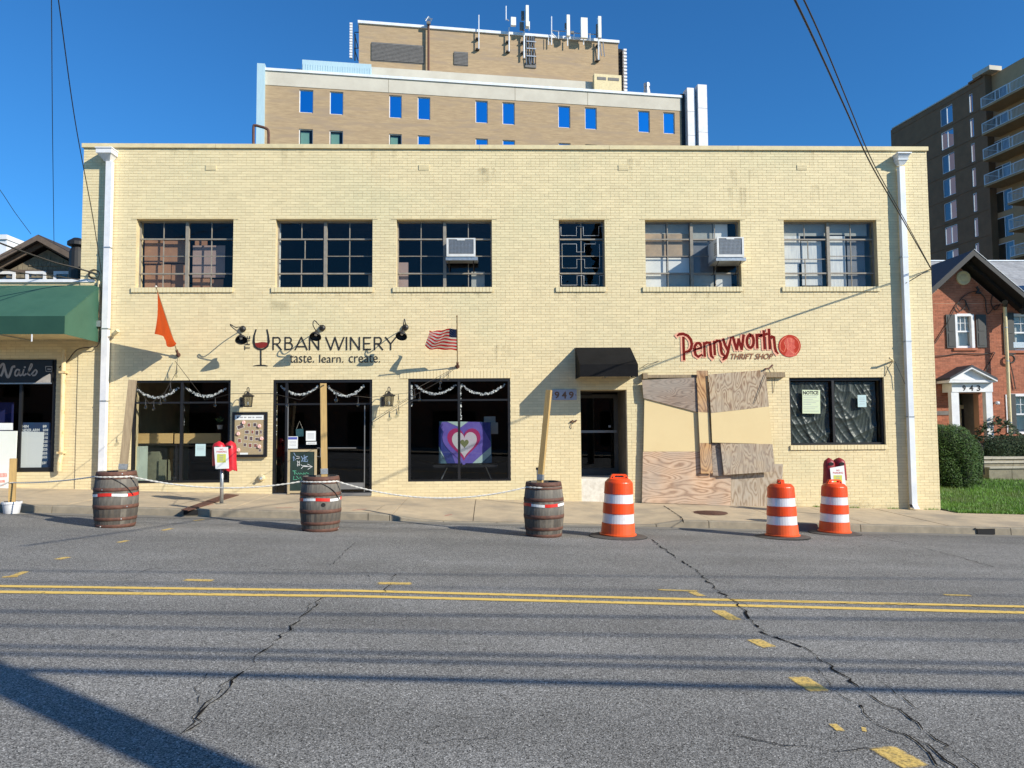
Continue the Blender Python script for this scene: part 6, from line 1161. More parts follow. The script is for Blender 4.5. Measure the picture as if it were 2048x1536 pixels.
# plant room
OFF = 4.0; F = lambda px, py: f(px, py, OFF)
pL, zpl = F(718, 46); pR, zpr = F(1236, 88); zp = (zpl + zpr) / 2
ob('plant_room', tb(MB(), pL, pR, OFF, OFF + 12, zT - 1, zp), m_tan, tw); ob('plant_room_coping', tb(MB(), pL - .1, pR + .1, OFF - .15, OFF + 12.1, zp + .003, zp + .25), m_whitem, tw)
ob('plant_room_base', tb(MB(), F(742, 150)[0], F(1190, 172)[0], OFF - 1.6, OFF - .003, zT - .5, F(900, 161)[1]), m_lime, tw)
m_lou = M('louvre_grey', (.17, .16, .15), (.12, .115, .11), .6, 4)
def louvre(a, b, c, d, n):
    s0, z1 = F(a, b); z0 = F(a, d)[1]; s1 = F(c, b)[0]
    lv = ob('louvre_panel', tb(tb(MB(), s0, s1, OFF - .03, OFF - .003, z0, z0 + .08), s0, s1, OFF - .03, OFF - .003, z1 - .08, z1), m_lou, tw)
    for i in range(n): z = z0 + .08 + (z1 - z0 - .16) * (i + .5) / n; h_ = (z1 - z0) / n * .33; ob('louvre_blade', tb(MB(), s0, s1, OFF - .09, OFF - .031, z - h_, z + h_), m_lou, lv)
    ob('louvre_shade', tb(MB(), s0 + .01, s1 - .01, OFF - .028, OFF - .004, z0 + .081, z1 - .081), m_dark, lv)
louvre(743, 84, 848, 122, 13); louvre(908, 103, 936, 131, 9)
s0, z1 = F(1176, 169); s1, z0 = F(1229, 186); ob('equipment_housing', tb(MB(), s0, s1, OFF - 2.2, OFF - 1.65, zT - .3, z1), m_creamdull, tw)
for a, b in ((1182, 1199), (1203, 1224)): ob('equipment_grille', tb(MB(), F(a, 175)[0], F(b, 175)[0], OFF - 2.23, OFF - 2.205, F(1200, 182)[1], F(1200, 176.5)[1]), m_lou, tw)
# metal penthouse with ribs
cp = ob('metal_penthouse', tb(tb(MB(), f(602, 120)[0], f(742, 135)[0], .8, 3.6, zT - .3, f(670, 119)[1] + .2), f(588, 120)[0], f(601, 120)[0], 1.6, 3.6, zT - .3, f(595, 119)[1]), m_sky, tw)
s0, s1 = f(602, 120)[0], f(742, 135)[0]; n = 28
for i in range(n): s_ = s0 + (s1 - s0) * (i + .3) / n; ob('cladding_rib', tb(MB(), s_, s_ + .09, .77, .797, zT - .2, f(670, 121)[1] - .1), m_sky, cp)
# stair towers of louvred screens at both ends
def screen(name, s0, s1, z0, z1, label, dark):
    t = ob(name, tb(MB(), s0, s1, OFF + .6, OFF + 3, z0, z1), m_dark if dark else m_lou, tw); n = 14
    for i in range(n): z = z0 + (z1 - z0) * i / n; ob('screen_fin', tb(MB(), s1 + (.0 if dark else -.25), s1 + .3 if dark else s1 + .15, OFF + .2, OFF + .597 + 1.0, z, z + (z1 - z0) / n * .5), m_white, t)
s0, zb_ = F(1237, 186); screen('louvred_screen', F(1238, 120)[0], F(1249, 120)[0], F(1243, 186)[1], F(1250, 92)[1], '', True)
q = ob('screen_frame', tb(MB(), F(708, 70)[0], F(708, 70)[0] + .12, OFF + .5, OFF + .6, F(708, 115)[1], F(708, 62)[1]), m_lou, tw)
sc = F(701, 80)[0]; zlo, zhi = F(701, 115)[1], F(701, 43)[1]; n = 13
for i in range(n): z = zlo + (zhi - zlo) * i / n; ob('screen_fin', tb(MB(), sc - .08, sc + .16, OFF, OFF + .3, z, z + .17), m_white, q)
for (a, b), (c_, d_) in (((708, 60), (717, 60)), ((708, 62), (716, 92)), ((708, 92), (717, 92)), ((708, 92), (716, 118))): p0 = F(a, b); p1 = F(c_, d_); ob('screen_brace', MB().tube([w(p0[0], OFF + .4, p0[1]), w(p1[0], OFF + .4, p1[1])], .04, 5), m_iron, q)
# antennas
m_ant = M('antenna_panel', (.82, .82, .76), (.74, .74, .68), .5, 2)
def pole(px, y0, y1, r=.06, mat=m_whitem, off=OFF - .35): a = f(px, y0, off); b = f(px, y1, off); return MB().tube([w(a[0], off, a[1]), w(b[0], off, b[1])], r, 6), mat
def ant(label, parts, name='roof_antenna'):
    t = thing(name, label, 'antenna', w(F(parts[0][1], parts[0][3] if len(parts[0]) > 3 else 90)[0], OFF - .4, zp), 'antennas along the plant room roof')
    for p_ in parts:
        k = p_[0]
        if k == 'pole': m_, mt_ = pole(*p_[1:4], r=p_[4] if len(p_) > 4 else .06, mat=p_[5] if len(p_) > 5 else m_whitem); ob('mast', m_, mt_, t)
        elif k == 'panel': _, a, b, c, d, dp = p_; off = OFF - .6; s0, z1 = f(a, b, off); s1, z0 = f(c, d, off); ob('antenna_panel', tb(MB(), s0, s1, off - dp, off, z0, z1), m_ant, t)
        elif k == 'box': _, a, b, c, d = p_; off = OFF - .45; s0, z1 = f(a, b, off); s1, z0 = f(c, d, off); ob('radio_unit', tb(MB(), s0, s1, off - .2, off, z0, z1), m_lou, t)
        elif k == 'arm': _, a, b, c, d = p_; off = OFF - .35; s0, z1 = f(a, b, off); s1, z0 = f(c, d, off); ob('cross_arm', MB().tube([w(s0, off, z1), w(s1, off, z0)], .05, 5), m_galv, t)
        elif k == 'clip': _, a, b = p_; off = OFF - .35; s0, z1 = f(a, b, off); ob('wall_clip', tb(MB(), s0 - .25, s0 + .1, off, OFF, z1 - .05, z1 + .05), m_iron, t)
ant('brown mast with a small weather fitting at its head left of the small louvre', [('pole', 857, 42, 144, .11, m_rust), ('arm', 850, 38, 865, 38), ('arm', 851, 42, 857, 33), ('arm', 857, 33, 863, 42), ('box', 853, 44, 861, 50)])
ant('thin whip antenna right of the small louvre', [('pole', 957.5, 30, 98, .05), ('clip', 957, 76), ('clip', 957, 97)])
ant('whip antenna with a square dish panel', [('pole', 1018, 55, 103, .06), ('pole', 1012, 12, 40, .05), ('arm', 1012, 38, 1018, 42), ('panel', 1021, 37, 1031, 54, .3), ('clip', 1018, 82), ('clip', 1018, 102)])
ant('tall panel antenna with dark radio units above the cable bundle', [('pole', 1048, 60, 116, .08), ('panel', 1050, 16, 1056, 58, .5), ('box', 1042, 24, 1048, 42), ('box', 1039, 46, 1047, 62), ('panel', 1057, 46, 1058.5, 62, .3), ('clip', 1048, 83), ('clip', 1048, 104)])
cbt = thing('cable_bundle', 'ladder of looping cables dropping from the roof edge into the brick wall', 'cables', w(F(1060, 130)[0], OFF - .1, zp))
for k in range(8): x = 1053 + k * 2.3; ob('cable', MB().tube(catmull([w(F(x + random.uniform(-1.5, 1.5), y_)[0], OFF - .18, F(x, y_)[1]) for y_ in (74, 86, 98, 110, 120, 130)], 4), .045, 5), m_cord if k % 2 else m_galv, cbt)
for y_ in (86, 100, 115): ob('cable_tray', tb(MB(), F(1052, y_)[0], F(1071, y_)[0], OFF - .3, OFF - .24, F(1060, y_)[1] - .05, F(1060, y_)[1] + .05), m_galv, cbt)
ob('entry_box', tb(MB(), F(1050, 130)[0], F(1072, 130)[0], OFF - .12, OFF - .004, F(1060, 136)[1], F(1060, 127)[1]), m_lou, cbt)
ant('bare mast with a diagonal strut left of three panel antennas', [('pole', 1103, 33, 90, .05), ('arm', 1103, 61, 1118, 63), ('arm', 1103, 66, 1113, 76), ('pole', 1097, 70, 90, .03)])
ant('slim panel antenna, leftmost of the three on the cross frame', [('panel', 1132, 33, 1138.5, 75, .35), ('box', 1129, 48, 1131.5, 60), ('arm', 1117, 62, 1131, 63), ('pole', 1117, 62, 78, .04), ('pole', 1135, 76, 92, .05)])
ant('wide white panel antenna in the middle of the cross frame', [('panel', 1160.5, 38, 1174, 79, .3), ('arm', 1139, 65, 1160, 67), ('box', 1141, 64, 1147, 69), ('pole', 1148, 66, 80, .04), ('pole', 1167, 79, 90, .05)])
ant('slim panel antenna, rightmost, on a mast with looped cables', [('panel', 1194.5, 36, 1201, 79, .35), ('box', 1191.5, 50, 1194, 76), ('arm', 1174, 68, 1193, 69), ('pole', 1197, 79, 120, .07), ('pole', 1180, 67, 82, .04), ('arm', 1200, 85, 1203, 112), ('arm', 1206, 85, 1209, 113), ('clip', 1197, 120), ('clip', 1198, 90)])
for px, y0, y1, lb_ in ((1294, 170, 190, 'grey conical vent cap on the tower roof'),): t = thing('roof_vent', lb_, 'vent', w(f(px, y1)[0], 3, zT)); s_, z_ = f(px, 187, 3); ob('vent_stack', MB().lathe([(.45, -1), (.45, 0), (.38, .05), (.25, .8), (.3, .82), (.3, 1.15), (.1, 1.2)], 12, w(s_, 3, z_ - .2)), m_galv, t)
rpipe = thing('roof_pipe', 'rusty bent vent pipe rising over the parapet of the cream building', 'pipe', W(520, 290, 19)); ob('pipe', MB().tube(catmull([W(507, 300, 19), W(507, 256, 19), W(510, 251, 19), W(520, 253, 19), W(532, 257, 19), W(537, 264, 19), W(537, 300, 19)], 4), .035, 8), m_rust, rpipe)
# ================================================================== apartment tower on the right
P1 = EYE + ray(1895, 400) * 88.6; P1.z = 0
u2, n2, f2, w2_ = vplane((748, 856), P1)
fr2 = Matrix(((u2.x, -n2.x, 0, P1.x), (u2.y, -n2.y, 0, P1.y), (0, 0, 1, 0), (0, 0, 0, 1)))
def tb2(mb, s0, s1, d0, d1, z0, z1): return mb.box(min(s0, s1), max(s0, s1), d0, d1, z0, z1, fr2)
m_apt = M('taupe_apartment_brick', (.27, .145, .075), (.21, .115, .06), .9, .8, 6); m_apt2 = M('beige_apartment_brick', (.50, .33, .18), (.42, .28, .15), .9, .8, 6)
ap = thing('apartment_tower', 'tall taupe apartment block with stacked balconies beyond the red brick house', 'building', P1)
sF = f2(1786, 300)[0]; sS = f2(1941, 200)[0]; sE = sS - 45; zA = f2(1784, 259)[1]; zA = (zA + f2(1940, 169)[1]) / 2
sW0, sW1 = f2(1880.5, 235)[0], f2(1905, 225)[0]; sN0, sN1 = f2(1937.5, 205)[0], f2(1945, 200)[0]
zw = f2(1893, 213)[1]; hA = 2.35; PT = 2.9
sB = f2(1967, 200)[0]; sB2 = f2(1984, 200, .9)[0]; 
ops2 = []
for k in range(9):
    z1 = zw - k * PT; ops2.append((min(sW0, sW1), max(sW0, sW1), z1 - hA + .2, z1, 'w')); ops2.append((min(sN0, sN1), max(sN0, sN1), z1 - hA + .1, z1 - .1, 'n'))
lo_s, hi_s = min(sF, sB), max(sF, sB)
wm = wallmesh(lo_s, hi_s, -6, zA, 0, .4, [o[:4] for o in ops2]); wm.v = [tuple(fr2 @ Vector(v)) for v in wm.v]; ob('wall', wm, m_apt, ap)
ob('rear_wall', tb2(MB(), sF - .3, sF, .41, 18, -6, zA), m_apt, ap) if False else ob('end_wall', tb2(MB(), sF, sF + (.3 if sF > sB else -.3), 0, 18, -6, zA - .01), m_apt, ap)
sgn = 1 if sF > sB else -1      # s decreases towards the camera when sgn is 1
zP = f2(1963, 152)[1]
ob('parapet_step', tb2(MB(), sS, sB, -.25, .5, zA + .003, zP), m_apt, ap); ob('roof_coping', tb2(MB(), sF, sS, -.1, .5, zA + .003, zA + .15), m_lime, ap)
ob('bay_wall', tb2(MB(), sB - sgn * .02, sE, .9, 1.3, -6, zP - .1), m_apt2, ap); ob('corner_cap', tb2(MB(), sB + sgn * 1.0, sB - sgn * 1.4, -.4, 1.2, zP + .004, zP + .5), m_lime, ap); ob('corner_return', tb2(MB(), sB, sB - sgn * .3, .0, .89, -6, zP), m_apt, ap)
for k in range(10): ob('floor_band', tb2(MB(), sF, sB, -.05, -.003, zw + .35 - k * PT, zw + .45 - k * PT), m_apt, ap)
for o in ops2:
    s0, s1, z0, z1, kd_ = o; md = (s0 + s1) / 2; F4 = MB()
    for a in ((s0, s0 + .07), (s1 - .07, s1)): tb2(F4, a[0], a[1], .05, .16, z0, z1)
    tb2(F4, s0 + .07, s1 - .07, .05, .16, z1 - .07, z1); tb2(F4, s0 + .07, s1 - .07, .05, .16, z0, z0 + .07)
    if kd_ == 'w': tb2(F4, md - .04, md + .04, .05, .16, z0 + .07, z1 - .07)
    wd = ob('window', F4, m_whitem, ap)
    for a, b in (((s0 + .07, md - .04), (md + .04, s1 - .07)) if kd_ == 'w' else ((s0 + .07, s1 - .07),)): ob('pane', MB().add([w2_(a, .1, z0 + .07), w2_(b, .1, z0 + .07), w2_(b, .1, z1 - .07), w2_(a, .1, z1 - .07)], [(0, 1, 2, 3)]), m_glfar, wd)
    if random.random() < .8 and kd_ == 'w': ob('blind', tb2(MB(), md + .04, s1 - .07, .13, .14, z0 + .07, z1 - .07), m_whitem, wd)
# balconies and their glazed doors
for k in range(8):
    zf = f2(1961, 217, -1.3)[1] - k * PT; sa = f2(1961, 208, -1.3)[0] if k < 4 else f2(2013, 360, -1.3)[0]; sb_ = sE + sgn * 8
    dS, dE = -1.3, .89
    b = ob('balcony', tb2(MB(), sa, sb_, dS, dE, zf - .22, zf), m_apt2, ap); rl = MB(); tb2(rl, sa, sb_, dS + .02, dS + .08, zf + 1.08, zf + 1.15); tb2(rl, sa, sb_, dS + .02, dS + .08, zf + .04, zf + .10)
    x = sa; st_ = -sgn * 1.9
    posts = MB()
    while (x - sb_) * sgn > 0: tb2(rl, x, x - sgn * .07, dS + .02, dS + .09, zf + .0, zf + 1.1); x += st_
    tb2(rl, sa, sa - sgn * .06, dS + .09, .85, zf + 1.08, zf + 1.15); tb2(rl, sa, sa - sgn * .06, dS + .09, .85, zf + .04, zf + .10)
    ob('railing', rl, m_whitem, b); br = MB(); x = sa
    while (x - sb_) * sgn > 0: tb2(br, x, x - sgn * .022, dS + .04, dS + .06, zf + .10, zf + 1.08); x += -sgn * .16
    ob('balusters', br, m_whitem, b, kind='stuff')
    for j in range(3):
        s1 = sB2 - sgn * (j * 6.5 - .0) ; s0 = s1 - sgn * 2.1; F4 = MB(); z0, z1 = zf + .05, zf + 2.25
        for a, c_ in ((s1, s1 - sgn * .08), (s0 + sgn * .08, s0), ((s0 + s1) / 2 + .04, (s0 + s1) / 2 - .04)): tb2(F4, a, c_, .84, .897, z0, z1)
        tb2(F4, s1, s0, .84, .897, z1 + .002, z1 + .08); g_ = ob('window', F4, m_whitem, ap); a, c_ = min(s0, s1), max(s0, s1)
        ob('pane', MB().add([w2_(a + .08, .87, z0), w2_(c_ - .08, .87, z0), w2_(c_ - .08, .87, z1), w2_(a + .08, .87, z1)], [(0, 1, 2, 3)]), m_glfar, g_)
        if random.random() < .7: ob('curtain', tb2(MB(), a + .1, (a + c_) / 2 - random.uniform(0, .4), .88, .89, z0, z1), m_film['curt'], g_)
# ================================================================== red brick house
YR = 28.0
m_rb = M('red_brick', (.44, .155, .085), (.35, .12, .065), .85, 7, 6, island=.22, bump=.2); m_rj = M('red_brick_joint', (.46, .27, .18), rough=.95); m_slate = M('dark_slate_roof', (.05, .058, .075), (.035, .04, .05), .7, 8); m_shg = M('pale_roof_shingle', (.40, .40, .40), (.30, .30, .31), .9, 9, island=.15); m_blk = M('black_eave_paint', (.012, .012, .014), rough=.6)
hr = thing('red_brick_house', 'red brick house with a steep front gable, dark shutters and white door portico', 'house', W(1940, 930, YR))
gx = W(1921, 540, YR).x; gpz = W(1921, 536, YR).z; gw = W(1998, 700, YR).x - gx; Lx = gx - gw - .6; Rx = gx + 12; ez = W(2003, 606, YR).z
sl_ = (gpz - ez) / (W(2003, 606, YR).x - gx)
base = W(1940, 935, YR).z
w1 = R4(1911, 629, 1946, 696, YR); w2 = R4(2014, 629, 2062, 701, YR); w3 = R4(2014, 789, 2062, 868, YR); dr = R4(1918, 787, 1959, 905, YR); dr[2] = base + .05
opsr = [w1, w2, w3, dr]
wl = MB(); 
ob('wall', wallmesh(Lx, Rx, base - 1.5, ez, YR + .006, .3, opsr), m_rj, hr)
bq, _ = bricks(Lx, Rx, base - .6, ez - .01, YR + .006, opsr, ch=.0667, bl=.205, proud=.007); ob('wall_bricks', bq, m_rb, hr, kind='stuff')
tri = [(gx - (gpz - ez) / sl_, ez + .002), (gx + (gpz - ez) / sl_, ez + .002), (gx, gpz)]; ob('gable_wall', MB().prism(tri, YR + .006, YR + .3), m_rj, hr)
z = ez + .002; gb_ = MB(); j = 0
while z < gpz - .08:
    hwid = (gpz - z - .06) / sl_; q, _ = bricks(gx - hwid, gx + hwid, z, z + .0667, YR + .006, [], ch=.0667, bl=.205, proud=.007); off = len(gb_.v); gb_.v += q.v; gb_.f += [tuple(i + off for i in f_) for f_ in q.f]; gb_.m += q.m; z += .0667; j += 1
ob('gable_bricks', gb_, m_rb, hr, kind='stuff')
for xa_ in (Lx, Rx - .3): ob('side_wall', MB().box(xa_, xa_ + .3, YR + .31, YR + 9, base - 1.5, ez), m_rb, hr)
ob('floor', MB().box(Lx + .3, Rx - .3, YR + .31, YR + 9, base, base + .05), m_room, hr); ob('room_wall', MB().box(Lx + .3, Rx - .3, YR + 3, YR + 3.1, base, ez), m_room, hr)
# gable roof: two slopes with deep front overhang
ov = .8; pz = gpz + .50; pr = pz - gpz
for sx in (-1, 1):
    ln = gw + .95 if sx > 0 else gw + 1.6
    P = lambda dz, th: [(gx, pz + dz), (gx + sx * ln, pz + dz - ln * sl_), (gx + sx * ln, pz + dz - ln * sl_ - th), (gx, pz + dz - th)]
    r_ = ob('roof', MB().prism(P(0, .10), YR - ov, YR + 7), m_slate, hr); ob('verge_board', MB().prism(P(.02, .22), YR - ov - .05, YR - ov - .003), m_blk, hr); ob('verge_trim', MB().prism(P(.045, .016), YR - ov - .07, YR - ov - .052), m_whitem if sx > 0 else m_slate, hr)
    ob('frieze', MB().prism(P(-.13, .16), YR - .3, YR - .003), m_blk, hr); ob('soffit', MB().prism(P(-.105, .02), YR - ov, YR - .303), m_blk, hr)
    for k in range(7):
        if sx > 0 or True:
            q0 = k * ln / 7; L_ = [(gx + sx * q0, pz + .006 - q0 * sl_ + .012), (gx + sx * (q0 + ln / 7), pz + .006 - (q0 + ln / 7) * sl_ + .0), (gx + sx * (q0 + ln / 7), pz + .002 - (q0 + ln / 7) * sl_), (gx + sx * q0, pz + .002 - q0 * sl_)]; ob('slate_course', MB().prism(L_, YR - ov + .02, YR + 6.9), m_slate, r_)
# main roof with pale shingles catching the sun
ry0 = YR - .45; rz0 = W(2040, 607, ry0).z + .1; ry1 = YR + 4.5; rz1 = W(2020, 523, ry1).z; xs0 = gx + 1.0; 
xl0, xl1 = gx + gw + .85, gx + .9
mr = ob('roof', MB().solid([(xl0, ry0, rz0), (Rx + .3, ry0, rz0), (Rx + .3, ry1, rz1), (xl1, ry1, rz1)], (0, 0, -.12)), m_shg, hr)
nrow = 22
for i in range(nrow):
    f0, f1 = i / nrow, (i + 1) / nrow; y0, y1 = ry0 + (ry1 - ry0) * f0 - .01, ry0 + (ry1 - ry0) * f1; z0, z1 = rz0 + (rz1 - rz0) * f0, rz0 + (rz1 - rz0) * f1; x = xl0 + (xl1 - xl0) * f0 + (i % 2) * .14; mb = MB()
    while x < xs0 + 5.5: wd_ = random.uniform(.24, .32); e = random.uniform(.010, .02); mb.add([(x, y0, z0 + e), (x + wd_ - .01, y0, z0 + e), (x + wd_ - .01, y1, z1 + .003), (x, y1, z1 + .003), (x, y0, z0), (x + wd_ - .01, y0, z0)], [(0, 1, 2, 3), (4, 5, 1, 0)]); x += wd_
    ob('shingle_course', mb, m_shg, mr, kind='stuff')
ob('ridge_cap', MB().box(xs0, Rx, ry1 - .08, ry1 + .08, rz1 + .0, rz1 + .05), m_whitem, hr); ob('rear_roof', MB().solid([(xs0, ry1 + .01, rz1), (Rx + .3, ry1 + .01, rz1), (Rx + .3, ry1 + 5, rz0), (xs0, ry1 + 5, rz0)], (0, 0, -.12)), m_slate, hr)
ob('eave_gutter', MB().tube([(gx + gw + .75, ry0 - .06, rz0 - .02), (Rx + .3, ry0 - .06, rz0 - .02)], .06, 8), m_blk, hr); ob('eave_fascia', MB().box(gx + gw + .7, Rx, ry0 + .0, ry0 + .06, rz0 - .30, rz0 - .03), m_blk, hr); ob('eave_soffit', MB().box(gx + gw + .7, Rx, ry0 + .061, YR - .003, rz0 - .30, rz0 - .27), m_blk, hr)
skl = ob('roof_window', MB().solid([(W(2034, 590, YR + .6).x, YR + .5, rz0 + (rz1 - rz0) * .19 + .02), (W(2070, 590, YR + .6).x, YR + .5, rz0 + (rz1 - rz0) * .19 + .02), (W(2070, 590, YR + .6).x, YR + 1.1, rz0 + (rz1 - rz0) * .31 + .02), (W(2034, 590, YR + .6).x, YR + 1.1, rz0 + (rz1 - rz0) * .31 + .02)], (0, 0, .05)), m_glfar, hr)
m_shut = M('charcoal_shutter', (.045, .047, .045), (.035, .036, .035), .6, 6)
def housewin(o, cross=True, sh=True, name='window'):
    fw_ = .07; y = YR + .09; wd = ob(name, MB().box(o[0] - .04, o[0] + fw_, y - .12, y + .05, o[2], o[3]).box(o[1] - fw_, o[1] + .04, y - .12, y + .05, o[2], o[3]).box(o[0] + fw_, o[1] - fw_, y - .12, y + .05, o[3] - fw_, o[3] + .03), m_white, hr); mz = (o[2] + o[3]) / 2
    ob('meeting_rail', MB().box(o[0] + fw_, o[1] - fw_, y - .03, y + .03, mz - .03, mz + .03), m_white, wd); ob('bottom_rail', MB().box(o[0] + fw_, o[1] - fw_, y - .03, y + .03, o[2] + .0, o[2] + .09), m_white, wd)
    for k in (1, 2): x = o[0] + fw_ + (o[1] - o[0] - 2 * fw_) * k / 3; ob('glazing_bar', MB().box(x - .01, x + .01, y - .02, y + .012, mz + .03, o[3] - fw_), m_white, wd)
    zz_ = (mz + o[3]) / 2; ob('glazing_bar', MB().box(o[0] + fw_, o[1] - fw_, y - .018, y + .01, zz_ - .01, zz_ + .01), m_white, wd)
    for a, b, yy in ((mz + .03, o[3] - fw_, 0), (o[2] + .09, mz - .03, .02)): ob('pane', MB().add([(o[0] + fw_, y + yy, a), (o[1] - fw_, y + yy, a), (o[1] - fw_, y + yy, b), (o[0] + fw_, y + yy, b)], [(0, 1, 2, 3)]), m_gl, wd)
    ob('net_curtain', MB().box(o[0] + .02, o[1] - .02, y + .12, y + .13, o[2], o[3]), m_film['curt'], wd); ob('sill', MB().box(o[0] - .12, o[1] + .12, YR - .06, YR + .05, o[2] - .10, o[2] - .003), m_rb, wd)
def shutter(px0, px1, py0, py1):
    r = R4(px0, py0, px1, py1, YR - .04); s_ = ob('shutter', MB().box(r[0], r[1], YR - .045, YR - .004, r[2], r[3]), m_shut, hr); mz = r[2] + (r[3] - r[2]) * .47
    for a, b in ((r[2] + .07, mz - .04), (mz + .04, r[3] - .07)): ob('shutter_panel', MB().box(r[0] + .07, r[1] - .07, YR - .058, YR - .046, a, b), m_shut, s_)
housewin(w1); housewin(w2); housewin(w3)
for p_ in ((1893, 1911, 629, 696), (1953, 1973, 629, 695), (2007, 2029, 625, 708), (2017, 2033, 788, 885)): shutter(*p_)
w2x = ob('air_conditioner_grille', MB().box(w2[0] + .1, w2[1] - .1, YR - .05, YR + .05, w2[2] + .1, w2[2] + .32), m_galv, hr)
ml_ = ob('gable_medallion', MB().lathe([(0, .05), (.10, .05), (.12, .03), (.20, .03), (.22, .055), (.27, .05), (.28, 0)][::-1], 28, W(1926, 556, YR - .003), Matrix.Rotation(math.pi / 2, 4, 'X'), close=False), m_creamdull, hr)
ob('stone_course', MB().box(Lx, W(1903, 828, YR).x, YR - .03, YR - .003, W(1890, 830, YR).z, W(1890, 822, YR).z), m_lou, hr)
# portico
pt_ = ob('portico', MB().box(W(1903, 800, YR - .6).x, W(1918, 800, YR - .6).x, YR - .6, YR - .4, base + .35, W(1910, 783, YR - .6).z).box(W(1972, 800, YR - .6).x, W(1985, 800, YR - .6).x, YR - .6, YR - .4, base + .35, W(1980, 783, YR - .6).z), m_white, hr)
ob('lintel_board', MB().box(W(1903, 775, YR - .6).x, W(1985, 775, YR - .6).x, YR - .62, YR - .02, W(1940, 784, YR - .62).z, W(1940, 766, YR - .62).z), m_white, pt_); ob('cornice', MB().box(W(1898, 764, YR - .8).x, W(1991, 764, YR - .8).x, YR - .8, YR - .02, W(1940, 765, YR - .8).z, W(1940, 760, YR - .8).z), m_white, pt_)
ca, cb_, cc = W(1897, 760, YR - .8), W(1992, 761, YR - .8), W(1941, 735, YR - .8); ob('pediment', MB().prism([(ca.x + .1, ca.z + .02), (cb_.x - .1, cb_.z + .02), (cc.x, cc.z - .06)], YR - .72, YR - .02), m_white, pt_)
for a, b in ((ca, cc), (cc, cb_)): ob('portico_roof', MB().prism([(a.x, a.z + .01), (b.x, b.z + .01), (b.x, b.z + .09), (a.x, a.z + .09)], YR - .9, YR - .003), m_slate, pt_)
for a, b in ((ca, cc), (cc, cb_)): ob('raking_cornice', MB().prism([(a.x, a.z - .05), (b.x, b.z - .05), (b.x, b.z + .008), (a.x, a.z + .008)], YR - .89, YR - .73), m_white, pt_)
for c_, a, b in (('9', 1924.5, 1932), ('4', 1938, 1947), ('3', 1953, 1961)): wtext('number_digit', c_, a, 770.5, b, 782, m_ink, pt_, YR - .622, bold=.03)
m_hall = M('hall_green_paint', (.06, .06, .03), rough=.8); yy = YR + 1.0
ob('hall_wall', MB().box(dr[0] - .5, dr[1] + .3, yy, yy + .05, base, dr[3] + .1), m_hall, hr); ob('hall_side', MB().box(dr[1] + .0, dr[1] + .05, YR + .31, yy, base, dr[3]), m_lou, hr); ob('hall_side', MB().box(dr[0] - .05, dr[0], YR + .31, yy, base, dr[3]), m_creamdull, hr)
dd = ob('door', MB().box(W(1919, 850, yy).x, W(1935, 850, yy).x, yy - .08, yy - .01, base, W(1925, 810, yy).z), m_creamdull, hr); ob('pane', MB().box(W(1921, 850, yy).x, W(1930, 850, yy).x, yy - .09, yy - .081, W(1925, 855, yy).z, W(1925, 818, yy).z), m_dark, dd); ob('letter_box', MB().box(W(1938, 850, yy).x, W(1949, 850, yy).x, yy - .05, yy - .01, W(1940, 854, yy).z, W(1940, 846, yy).z), m_brz, hr); ob('inner_opening', MB().box(W(1937, 850, yy).x, W(1950, 850, yy).x, yy - .02, yy - .006, W(1940, 844, yy).z, W(1940, 815, yy).z), m_dark, hr)
lp = ob('porch_lamp', MB().lathe([(.02, -.07), (.08, -.05), (.09, 0), (.08, .05), (.02, .07)], 14, W(1995, 806, YR - .15)), m_white, hr); ob('lamp_bracket', MB().tube([W(1990, 805, YR - .01), W(1993, 805, YR - .1)], .03, 6), m_creamdull, lp)
dsx = W(2007, 700, YR).x; dsp = thing('downspout', 'tall cream service mast standing off the corner of the red brick house', 'downspout', (dsx, YR - .3, base)); zz_ = [W(2000, y_, YR - .35).z for y_ in (612, 655, 722, 845, 873)]
for a, b in zip(zz_, zz_[1:]): ob('pipe_section', MB().tube([(dsx - .12, YR - .35, a), (dsx - .12, YR - .35, b + .01)], .062, 10), m_creamdull, dsp); ob('strap', MB().lathe([(.07, -.02), (.07, .02)], 10, (dsx - .12, YR - .35, b)), m_galv, dsp)
ob('weatherhead', MB().tube([(dsx - .12, YR - .35, zz_[0]), (dsx - .16, YR - .45, zz_[0] + .15), (dsx - .3, YR - .6, zz_[0] + .1)], .09, 8), m_iron, dsp)
cb2 = thing('wall_cables', 'black service cables looping across the red brick gable', 'cables', W(1930, 620, YR))
for pts in ([(1869, 688), (1890, 655), (1900, 635), (1912, 612), (1925, 595), (1940, 585), (1957, 582)], [(1957, 582), (1970, 597), (1972, 615), (1976, 628), (1990, 612), (2000, 610)], [(1868, 712), (1890, 711), (1922, 706), (1960, 708), (1990, 705)], [(1912, 612), (1920, 622), (1931, 612), (1930, 601), (1924, 599)], [(1985, 590), (1982, 605), (1990, 620), (2000, 608)], [(1930, 600), (1939, 622)], [(2019, 722), (2026, 750), (2031, 778)], [(1970, 745), (1984, 715), (1990, 705)]): ob('cable', MB().tube(catmull([W(a, b, YR - .05) for a, b in pts], 5), .018, 4), m_cord, cb2)
ob('insulator_rack', MB().tube([W(1953, 573, YR - .2), W(1957, 580, YR - .2), W(1952, 586, YR - .2), W(1961, 586, YR - .2)], .05, 6), m_iron, cb2)
ob('cable_coil', MB().tube([W(2021 + 8 * math.cos(k * .52), 718 + 8 * math.sin(k * .52), YR - .1) for k in range(13)], .035, 6), m_cord, cb2)
